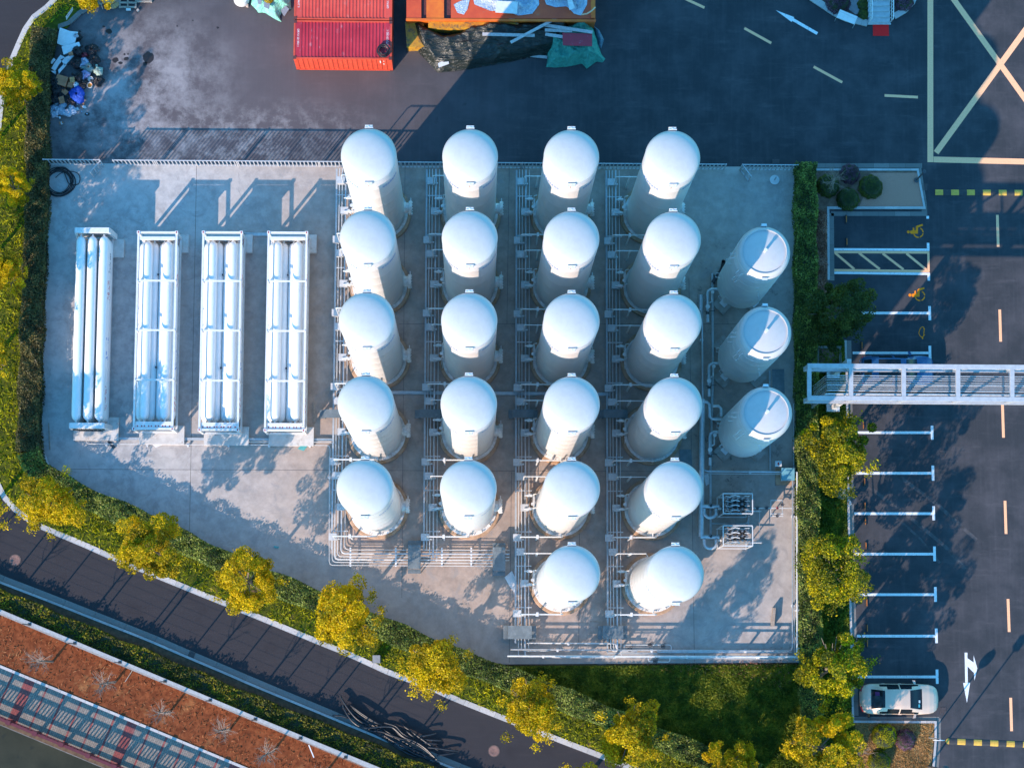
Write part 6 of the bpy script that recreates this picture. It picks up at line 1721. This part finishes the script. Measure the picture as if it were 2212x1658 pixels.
def car(label, tab, W, paint, loc, rz, roof_glass=None, suv=False):
    """tab rows: x, half width, belt height, top half width, top height"""
    t = thing('parked_car', label, 'car', loc, rz)
    Lc = tab[-1][0]; nx = 66; prof = []
    for i in range(nx + 1):
        x = Lc * i / nx; w, zb, wt, zt = interp(tab, x)
        zl = .24 + .10 * max(0, 1 - min(x, Lc - x) / .5)
        half = [(w * .93, zl), (w * .985, zl + .14), (w, (zl + zb) * .5), (w * .985, zb - .08), (w * .955, zb), (wt + (w * .955 - wt) * .55, zb + (zt - zb) * .5), (wt, zt - .03), (wt * .88, zt), (wt * .5, zt + .012), (0, zt + .018)]
        prof.append([(x, y, z) for y, z in half] + [(x, -y, z) for y, z in half[-2::-1]])
    m = len(prof[0]); groups = {}
    xr0, xr1, xf0, xf1, xs0, xs1 = G_[0], G_[1], G_[2], G_[3], G_[4], G_[5]
    for i in range(nx):
        xm = Lc * (i + .5) / nx
        for j in range(m - 1):
            k = j if j < 9 else m - 2 - j
            cls = 'body'
            if k >= 6 and xr0 < xm < xr1 and (k > 6): cls = 'rear_window'
            elif k > 6 and xf0 < xm < xf1: cls = 'windscreen'
            elif k in (4, 5) and xs0 < xm < xs1 and not (abs(xm - (xs0 + xs1) / 2) < .05):
                f = min((xm - xs0), (xs1 - xm)) / .55
                if k == 4 or f > .75: cls = 'side_window_l' if j < 9 else 'side_window_r'
            elif roof_glass and k > 6 and roof_glass[0] < xm < roof_glass[1]: cls = 'roof_glass'
            groups.setdefault(cls, []).append((i * m + j, (i + 1) * m + j, (i + 1) * m + j + 1, i * m + j + 1))
    allv = [p for r in prof for p in r]
    groups['body'].append(tuple(range(m - 1, -1, -1))); groups['body'].append(tuple(range(nx * m, nx * m + m)))
    for cls, fs in groups.items():
        used = sorted({k for f in fs for k in f}); mp = {k: i for i, k in enumerate(used)}
        mb = MB(); mb.add([allv[k] for k in used], [tuple(mp[k] for k in f)[::-1] for f in fs], True)
        nm = {'body': 'body', 'rear_window': 'rear_window', 'windscreen': 'windscreen', 'roof_glass': 'roof_glass'}.get(cls, 'side_window')
        mb.build(nm, paint if cls == 'body' else M_GLASS, t, auto=35)
    for x in (.82, Lc - .92):
        for s in (1, -1):
            mb = MB(); mb.lathe([(0, -.1), (.24, -.1), (.33, -.09), (.34, 0), (.33, .09), (.24, .1), (0, .1)], 24, (x, s * (W - .10), .34), Matrix.Rotation(rad(90), 3, 'X')); mb.build('wheel', M_TYRE, t)
    for s in (1, -1):
        xm = tab_mirror; mb = MB(); mb.add([(xm, s * (W - .04), .92), (xm + .12, s * (W - .02), .93), (xm + .06, s * (W + .2), .96), (xm - .1, s * (W + .22), .98), (xm, s * (W - .04), 1.04), (xm + .12, s * (W - .02), 1.04), (xm + .06, s * (W + .2), 1.08), (xm - .1, s * (W + .22), 1.08)], [(0, 1, 2, 3), (7, 6, 5, 4), (0, 4, 5, 1), (1, 5, 6, 2), (2, 6, 7, 3), (3, 7, 4, 0)]); mb.build('mirror', paint, t)
        w2, zb2, wt2, zt2 = interp(tab, Lc - .28); mb = MB(); mb.add([(Lc - .30, s * (w2 * .93), zb2 - .10), (Lc - .12, s * (w2 * .72), zb2 - .12), (Lc - .34, s * (w2 * .70), zb2 + .0), (Lc - .62, s * (w2 * .98), zb2 + .02)], [(0, 1, 2, 3)]); mb.build('headlight', M_LAMP, t)
        w3, zb3, wt3, zt3 = interp(tab, .14); mb = MB(); mb.box((.10, s * w3 * .80, zb3 - .10), (.16, .34, .12), s * -.45); mb.build('tail_light', M_TAIL, t)
        mb = MB()
        for xh in (1.35, 2.35): mb.box((xh, s * (W + .004), .80), (.2, .03, .035))
        mb.build('door_handle', paint, t)
    mb = MB(); mb.box((Lc - .015, 0, .50), (.03, .9, .16)); mb.build('grille', M_DARKMETAL, t); mb = MB(); mb.box((.0, 0, .62), (.02, .5, .13)); mb.build('number_plate', M_LAMP, t)
    return t
G_ = (.58, 1.34, 2.86, 3.66, 1.08, 3.42); tab_mirror = 3.18
TAB1 = [(0, .42, .64, .34, .72), (.06, .62, .76, .50, .84), (.18, .78, .86, .60, .94), (.40, .87, .92, .66, 1.0), (.62, .91, .93, .66, 1.03), (1.30, .92, .94, .58, 1.37), (1.75, .92, .94, .585, 1.44), (2.30, .92, .94, .595, 1.455), (2.85, .92, .94, .60, 1.39), (3.62, .915, .92, .70, 1.01), (4.10, .885, .85, .62, .92), (4.38, .82, .77, .54, .84), (4.58, .69, .68, .44, .74), (4.70, .50, .58, .32, .63), (4.75, .30, .5, .2, .54)]
q = P(1856.5, 1508, .3); cb = car('beige saloon car parked at the bottom of the parking row, facing right', TAB1, .92, car_paint('beige_car_paint', (.62, .44, .33), .4), (q.x, q.y, .005), rad(-.3))
mb = MB(); mb.add([(.80, .42, 1.13), (1.05, .42, 1.26), (1.05, .20, 1.28), (.80, .2, 1.15)], [(0, 1, 2, 3)]); mb.build('parcel_shelf_cushion', pm('purple_cloth', (.12, .02, .12), (.08, .015, .08), 8, .8), cb)
mb = MB(); mb.add([(3.42, -.30, 1.118), (3.52, -.30, 1.078), (3.52, -.48, 1.075), (3.42, -.48, 1.115)], [(0, 1, 2, 3)]); mb.build('windscreen_card', pm('cyan_card', (.10, .45, .48), (.08, .36, .40), 8, .5), cb)
mb = MB(); mb.add([(3.44, -.06, 1.118), (3.54, -.06, 1.078), (3.54, -.22, 1.078), (3.44, -.22, 1.118)], [(0, 1, 2, 3)]); mb.build('windscreen_pass', M_FOAM, cb)
mb = MB(); mb.bar((3.72, -.14, .995), (4.5, -.20, .80), .015, .012); mb.bar((3.72, .18, .995), (4.5, .22, .80), .015, .012); mb.build('bonnet_crease', M_CHROME, cb)
G_ = (.12, .52, 2.66, 3.42, .62, 3.2); tab_mirror = 2.98
TAB2 = [(0, .70, .90, .60, 1.02), (.10, .82, .98, .64, 1.20), (.50, .90, 1.02, .64, 1.56), (1.0, .92, 1.02, .65, 1.62), (2.0, .93, 1.02, .655, 1.63), (2.65, .93, 1.02, .65, 1.56), (3.40, .92, 1.0, .74, 1.10), (4.05, .88, .95, .68, .99), (4.36, .78, .84, .56, .87), (4.48, .66, .70, .5, .74), (4.52, .58, .6, .46, .64)]
q = P(1857, 801, .4); car('blue sport utility car with dark roof under the pipe bridge', TAB2, .93, car_paint('blue_car_paint', (.015, .07, .17)), (q.x, q.y, .005), rad(0), (.95, 2.35))

# ------------------------------------------------------------------ speed bumps, wheel stops, grates, covers
M_BUMPY = pm('yellow_rubber', (.62, .36, .05), (.5, .28, .04), 8, .7, c3=(.25, .16, .06), s3=5, t3=(.6, .72)); M_BUMPK = pm('black_rubber_block', (.025, .025, .028), (.04, .04, .042), 8, .75)
def bump_(label, a, b, first_black=True, n=None, end=False):
    A, B = P(*a), P(*b); d = (B - A); L = d.length; d /= L; nn = Vector((-d.y, d.x, 0)); t = thing('speed_bump', label, 'speed bump', (A.x, A.y, .0))
    k = int(L / .5)
    def blk(s, e):
        mb = MB(); vs = []
        for f in (s + .004, e - .004):
            c = A + d * f
            for y, z in ((-.18, .004), (-.15, .03), (-.06, .055), (.06, .055), (.15, .03), (.18, .004)): p = c + nn * y; vs.append((p.x, p.y, z))
        fs = [(i, i + 1, i + 7, i + 6) for i in range(5)] + [(5, 4, 3, 2, 1, 0), (6, 7, 8, 9, 10, 11)]
        mb.add(vs, [f[::-1] for f in fs]); return mb
    for i in range(k):
        blk(i * .5, i * .5 + .5).build('rubber_block', M_BUMPK if (i % 2 == 0) == first_black else M_BUMPY, t, world=True)
    if end:
        mb = MB(); c = A - d * .0; pts = [c + nn * (.18 * math.cos(a)) - d * (.2 * math.sin(a)) for a in [i * math.pi / 10 for i in range(11)]]; mb.prism([(p.x, p.y) for p in pts], .004, .05); mb.build('end_cap', M_BUMPY, t, world=True)
bump_('yellow and black speed bump below the right-hand parking row', (2050, 1600), (2330, 1612), True, end=True); bump_('yellow and black speed bump level with the upper planting bed', (2020, 415.5), (2330, 417), False)
M_STOP = pm('orange_reflective_rubber', (.55, .16, .01), (.40, .10, .01), 9, .6)
names = ['first', 'second', 'third', 'fourth', 'fifth', 'sixth', 'seventh', 'eighth', 'ninth', 'tenth', 'eleventh', 'twelfth', 'thirteenth', 'fourteenth', 'fifteenth']
proto_s = None
for i, (u, v) in enumerate(((1827.8, 473.7), (1829, 522.5), (1861.6, 746), (1864, 857), (1864.6, 918.5), (1867.3, 1040), (1868.3, 1092.4), (1869, 1125), (1870.3, 1178.7), (1871.6, 1267.3), (1872, 1301), (1873, 1356), (1873.3, 1388.6), (1874.6, 1443.7), (1876.6, 1540))):
    q = P(u, v); lab = f'orange and black wheel stop, {names[i]} from the north in the parking row'
    if proto_s is None:
        t = proto_s = thing('wheel_stop', lab, 'wheel stop', (q.x, q.y, 0), 0, 'wheel stops in the parking bays')
        mb = MB(); mb.add([(-.07, -.27, .004), (.07, -.27, .004), (.07, .27, .004), (-.07, .27, .004), (-.04, -.25, .1), (.04, -.25, .1), (.04, .25, .1), (-.04, .25, .1)], [(0, 3, 2, 1), (4, 5, 6, 7), (0, 1, 5, 4), (1, 2, 6, 5), (2, 3, 7, 6), (3, 0, 4, 7)]); mb.build('bar', M_BUMPK, t)
        mb = MB(); mb.box((0, 0, .104), (.05, .40, .012)); mb.build('reflector', M_STOP, t)
    else: dup(proto_s, (q.x, q.y, 0), 0, lab, 'wheel stops in the parking bays')
M_IRON = pm('cast_iron', (.10, .065, .055), (.06, .045, .04), 8, .7)
def grate(label, c, w, d, rz=0):
    t = thing('drain_grate', label, 'drain grate', (c.x, c.y, .0), rz, 'drain grates in the road')
    mb = MB(); mb.box((0, 0, .006), (w, d, .004)); mb.build('pit', M_DARKMETAL, t); mb = MB(); n = 6
    for i in range(n + 1): mb.box((-w / 2 + i * w / n, 0, .014), (.025, d, .012))
    mb.box((0, 0, .016), (w, .03, .014)); mb.build('bars', M_IRON, t)
for lab, u, v, w, d, rz in (('drain grate by the north-east fence corner', 1676, 348.5, .42, .28, 0), ('drain grate in the roadway beside the fourth parking bay from the bridge', 2037, 979, .32, .42, 0), ('drain grate at the front of the beige car', 2037, 1534, .32, .42, 0), ('rusty drain grate in the lower kerb gutter of the service road', 414, 1413, .36, .36, math.atan2(pdir.y, pdir.x)), ('drain grate in the kerb beside the upper planting bed lamp', 1998, 404, .4, .3, 1.5), ('drain grate in the lawn edge below the fourth pipe run', 1300, 1437, .5, .3, 0)):
    q = P(u, v); grate(lab, Vector((q.x, q.y, .08 if v == 1437 else 0)), w, d, rz)
def cover(label, u, v, r):
    q = P(u, v); t = thing('manhole_cover', label, 'manhole cover', (q.x, q.y, .0), 0, 'round manhole covers')
    mb = MB(); mb.lathe([(r, .001), (r, .008), (r * .9, .009), (r * .88, .004), (0, .004)], 28); mb.build('rim', M_IRON, t); mb = MB(); mb.lathe([(r * .87, .006), (r * .85, .012), (r * .5, .013), (r * .48, .010), (0, .010)], 24)
    for i in range(6): mb.box((-r * .6 + i * r * .24, 0, .014), (.02, r * 1.1, .008))
    mb.build('lid', pm('rusty_iron', (.24, .13, .10), (.16, .09, .08), 9, .75), t)
cover('round rusty manhole cover at the left of the service road', 32.5, 1209, .36); cover('round manhole cover near the black pipe heap', 1067, 1621, .36)
cover('small round drain cover by the eastern hedge near the flat-topped tanks', 1715, 523, .16)
t = thing('junction_box', 'small grey stone box on the kerb between golden trees', 'junction box', (*P(814, 1423).xy, .07)); mb = MB(); mb.add([(-.26, -.24, 0), (.26, -.24, 0), (.26, .24, 0), (-.26, .24, 0), (-.18, -.2, .55), (.18, -.2, .55), (.18, .2, .55), (-.18, .2, .55)], [(0, 3, 2, 1), (4, 5, 6, 7), (0, 1, 5, 4), (1, 2, 6, 5), (2, 3, 7, 6), (3, 0, 4, 7)]); mb.build('body', pm('grey_stone', (.25, .25, .26), (.18, .18, .19), 6, .8), t); mb = MB(); mb.box((0, 0, .57), (.44, .48, .04)); mb.build('cap', MATS['grey_stone'], t)

# ------------------------------------------------------------------ lamps and signs
t = thing('street_sign', 'thin pole with a round sign at the tan bed kerb', 'street sign', (*P(2005.6, 1592).xy, .1)); mb = MB(); mb.tube([(0, 0, 0), (0, 0, 3.2)], .04, 10); mb.build('pole', M_STEEL, t); mb = MB(); mb.lathe([(0, -.02), (.34, -.02), (.34, .02), (0, .02)], 24, (.0, -.06, 2.85), Matrix.Rotation(rad(90), 3, 'X') @ Matrix.Rotation(0, 3, 'Z')); mb.build('panel', M_SHEET, t)
t = thing('street_lamp', 'dark street lamp with box head at the bottom edge kerb', 'street lamp', (*P(2006, 1654).xy, .1)); mb = MB(); mb.tube([(0, 0, 0), (0, 0, .3), (0, 0, 4.3)], [.09, .06, .045], 10); mb.build('pole', M_DARKMETAL, t); mb = MB(); mb.box((0, 0, 4.45), (.34, .34, .38)); mb.lathe([(.26, 0), (.05, .16), (0, .17)], 16, (0, 0, 4.64)); mb.build('lantern', M_DARKMETAL, t)
t = thing('street_lamp', 'short dark lamp post on the gravel mulch corner', 'street lamp', (*P(1979, 390).xy, .1)); mb = MB(); mb.lathe([(.16, 0), (.16, .06), (.06, .1), (.045, 2.3), (0, 2.3)], 14); mb.build('pole', M_DARKMETAL, t); mb = MB(); mb.lathe([(0, 2.28), (.10, 2.28), (.12, 2.4), (0, 2.46)], 14); mb.build('lantern', M_DARKMETAL, t)
t = thing('floodlight', 'dark floodlight on a white stand at the stall kerb', 'floodlight', (*P(1834, 1087).xy, .1)); mb = MB(); mb.box((0, 0, .25), (.16, .2, .5)); mb.build('stand', M_SHEET, t); mb = MB(); mb.box((.2, .1, .5), (.3, .36, .2)); mb.build('lamp_head', M_DARKMETAL, t)
t = thing('paving_disc', 'pale round paving disc in the shaded strip by the parking kerb', 'paving', (*P(1817, 1066).xy, .07)); mb = MB(); mb.lathe([(.36, 0), (.36, .05), (0, .06)], 24); mb.build('disc', M_PAD, t)
# ------------------------------------------------------------------ entrance steps, mat and board (top right)
t = thing('entrance_steps', 'grey stone entrance steps with white handrails, top right', 'steps', (*P(1900, 30).xy, .02))
M_STAIR = pm('grey_stair_stone', (.44, .46, .47), (.36, .38, .39), 4, .75)
for i, (v0, v1) in enumerate(((48, 52.5), (37, 47.8), (24.3, 36.8), (12.7, 24.1), (0, 12.5), (-12.5, -.2), (-60, -12.7))):
    mb = MB(); mb.prism(PL([(1876 - (0 if i else 2), v1), (1922 + (0 if i else 3), v1), (1923, v0), (1877, v0)], .14 * (i + 1)), .0, .14 * (i + 1)); mb.build('step', M_STAIR, t, world=True)
for u in (1882, 1928):
    a, b = P(u + 2, 38, 1.15), P(u + 2.5, -30, 1.7); mb = MB(); mb.tube([Vector((a.x, a.y, .3)), Vector((a.x, a.y - .05, 1.1)), a + Vector((0, .08, .02)), b], .035, 8); mb.build('handrail', M_WHITE, t, world=True)
    mb = MB()
    for k in range(9):
        f = k / 9; p = a.lerp(b, f); mb.tube([Vector((p.x - .02, p.y, .3 + f * .6)), p], .018, 6)
    mb.tube([a + Vector((0, 0, -.65)), b + Vector((0, 0, -.65))], .02, 6); mb.build('balusters', M_STEEL_W, t, world=True)
slabthing('door_mat', 'bright red mat at the foot of the entrance steps', 'mat', [(1885.5, 53), (1919.5, 53), (1920.5, 77.7), (1886, 77.7)], .004, .02, pm('red_mat', (.90, .002, .002), (.82, .002, .002), 20, .8, bump=.3, bscale=90))
t = thing('notice_board', 'tilted white board on thin legs beside the entrance island', 'notice board', (*P(1830, 37).xy, .1)); W = [P(1815, 20.5, 1.0), P(1852.5, 36, 1.0), P(1846, 53, .8), P(1807, 38, .8)]
mb = MB(); mb.add([tuple(p) for p in W] + [tuple(p - Vector((0, 0, .05))) for p in W], [(3, 2, 1, 0), (4, 5, 6, 7), (0, 1, 5, 4), (1, 2, 6, 5), (2, 3, 7, 6), (3, 0, 4, 7)]); mb.build('panel', M_WHITE, t, world=True); mb = MB(); e = Vector((0, 0, .012)); f = lambda s, q: W[0].lerp(W[1], s).lerp(W[3].lerp(W[2], s), q) + e; mb.add([tuple(f(.05, .22)), tuple(f(.92, .30)), tuple(f(.92, .34)), tuple(f(.05, .26))], [(3, 2, 1, 0)]); mb.build('slot', M_TRAY, t, world=True)
mb = MB()
for p in W: mb.tube([p - Vector((0, 0, .05)), Vector((p.x, p.y, .0))], .02, 6)
mb.build('legs', M_STEEL, t, world=True)
t = thing('paving_slab', 'grey slab panel on the entrance island left of the steps', 'paving', (*P(1845, 10).xy, .1)); mb = MB(); mb.prism(PL([(1828, -40), (1861, -40), (1862, 26), (1848, 33), (1830, 20)]), .1, .14); mb.build('slab', pm('island_slab', (.26, .25, .26), (.2, .17, .18), 3, .9), t, world=True)

# ------------------------------------------------------------------ wall with a wire fence, promenade railing
t = thing('boundary_wall', 'low rendered wall with pale coping between hedge and withered lawn', 'wall', (*P(276, 1437).xy, .0))
mb = MB(); mb.strip(WLW, -.10, .10, -.05, WZ - .06); mb.build('wall_body', pm('wall_render', (.40, .37, .34), (.30, .27, .25), 3, .9), t, world=True)
M_COPE = pm('coping_stone', (.38, .37, .37), (.29, .285, .28), 6, .85); mb = MB(); mb.strip(WLW, -.15, .15, WZ - .06, WZ); mb.build('coping', M_COPE, t, world=True)
t = thing('wire_fence', 'wire fence on thin leaning posts along the low wall', 'wire fence', (*P(276, 1437).xy, WZ))
pp = []
for i in range(-6, 9):
    u = 57.5 + 97.6 * i; v = 1321 + (u / 553) * 232 + 3; p = P(u + 6, v, WZ); pp.append(p)
    mb = MB(); mb.bar(p, p + Vector((-.02, -.0, 1.9)), .07, .05); mb.box((p.x, p.y, WZ + .015), (.2, .16, .03)); mb.build('post', M_DARKMETAL, t, world=True)
for k in range(6):
    mb = MB(); mb.tube([p + Vector((-.03, -.02, .30 + .31 * k)) for p in pp], .0045, 4, cap=False); mb.build('wire', M_TWIG, t, world=True)
for i in range(-6, 9):
    pass
t = thing('railing', 'maroon riverside railing along the promenade edge', 'railing', (*along(5, pw).xy, .06))
M_MAROON = pm('maroon_railing_paint', (.13, .018, .024), (.09, .014, .018), 5, .5)
RW = pw - .14
for z, w, h in ((.20, .10, .10), (.52, .10, .10), (1.02, .10, .10), (1.36, .16, .12)):
    mb = MB(); mb.bar(along(-26, RW, z), along(34, RW, z), w, h); mb.build('rail', M_MAROON, t, world=True)
for i in range(-15, 20):
    mb = MB(); q = along(i * 1.72 + .35, RW); mb.box((q.x, q.y, .78), (.20, .20, 1.44), math.atan2(pdir.y, pdir.x)); mb.box((q.x, q.y, 1.53), (.26, .26, .06), math.atan2(pdir.y, pdir.x)); mb.build('post', M_MAROON, t, world=True)
    mb = MB()
    for k in range(1, 8):
        q = along(i * 1.72 + .35 + k * 1.72 / 8, RW); mb.box((q.x, q.y, .77), (.075, .075, .395), math.atan2(pdir.y, pdir.x))
    mb.build('balusters', M_MAROON, t, world=True)
plank('pale leaning stake with yellow tip on the withered lawn', (270, 1472), (286, 1447), .25, .04, .04, M_WOOD); plank('thin pale stake beside the wire fence at the right end of the withered lawn', (667, 1608), (678, 1635), .4, .06, .05, M_FOAM)

# ------------------------------------------------------------------ heap of black pipes on the service road
M_PIPEB = pm('black_plastic_pipe', (.020, .024, .030), (.012, .014, .018), 8, .38, spec=.5)
def PZ(x, y): return (718.4 + x * .2424, 1480 + y * .2424)
CUR = [[(70, 90), (130, 190), (190, 270), (260, 320)], [(75, 100), (120, 180), (200, 280), (280, 340)], [(90, 175), (120, 240), (180, 320), (260, 370), (350, 375), (430, 365), (520, 368), (560, 390), (640, 460), (740, 500), (830, 560), (930, 660)], [(160, 175), (250, 240), (340, 300), (420, 345)], [(170, 190), (260, 260), (350, 315), (440, 350)], [(100, 170), (160, 250), (230, 330), (320, 375)], [(330, 405), (430, 410), (520, 440), (620, 475), (720, 490), (800, 545)], [(615, 345), (720, 420), (830, 500), (940, 575)], [(655, 400), (690, 430), (730, 460)], [(460, 330), (560, 360), (620, 420), (700, 470)], [(780, 450), (850, 440), (920, 425)], [(820, 480), (900, 485), (975, 488)], [(800, 510), (880, 515), (950, 520)], [(850, 550), (950, 560), (1050, 575), (1120, 582)], [(930, 620), (1020, 610), (1100, 592)], [(540, 375), (600, 440), (680, 490), (780, 540), (860, 600), (900, 640)], [(0, 265), (80, 270), (140, 290)], [(430, 410), (540, 455), (640, 500), (720, 550), (800, 580)]]
rr = random.Random(5)
for k in range(38):
    s = rr.uniform(110, 620); L = rr.uniform(160, 380); off = rr.uniform(-34, 34); bend = rr.uniform(-26, 26); ax = lambda x: 215 + (x - 110) * .56 + 38 * math.sin((x - 110) / 300)
    pts = []
    for j in range(5):
        x = s + L * j / 4; pts.append((x, ax(x) + off + bend * math.sin(j / 4 * math.pi) + (j - 2) * rr.uniform(-5, 5)))
    CUR.append(pts)
for i, c in enumerate(CUR):
    z = .07 + (.26 * rr.random() if i >= 18 else .22 + .14 * rr.random())
    W = smooth_line(PL([PZ(*p) for p in c], z), 4)
    W = [w + Vector((0, 0, -.10 * abs(2 * j / max(1, len(W) - 1) - 1) ** 3)) for j, w in enumerate(W)]
    mb = MB(); mb.tube(W, .05 if i % 3 else .042, 7); o = mb.build('plastic_pipe', M_PIPEB)
    tag(o, 'black plastic pipe in the heap on the service road', 'plastic pipe', 'heap of black plastic pipes')
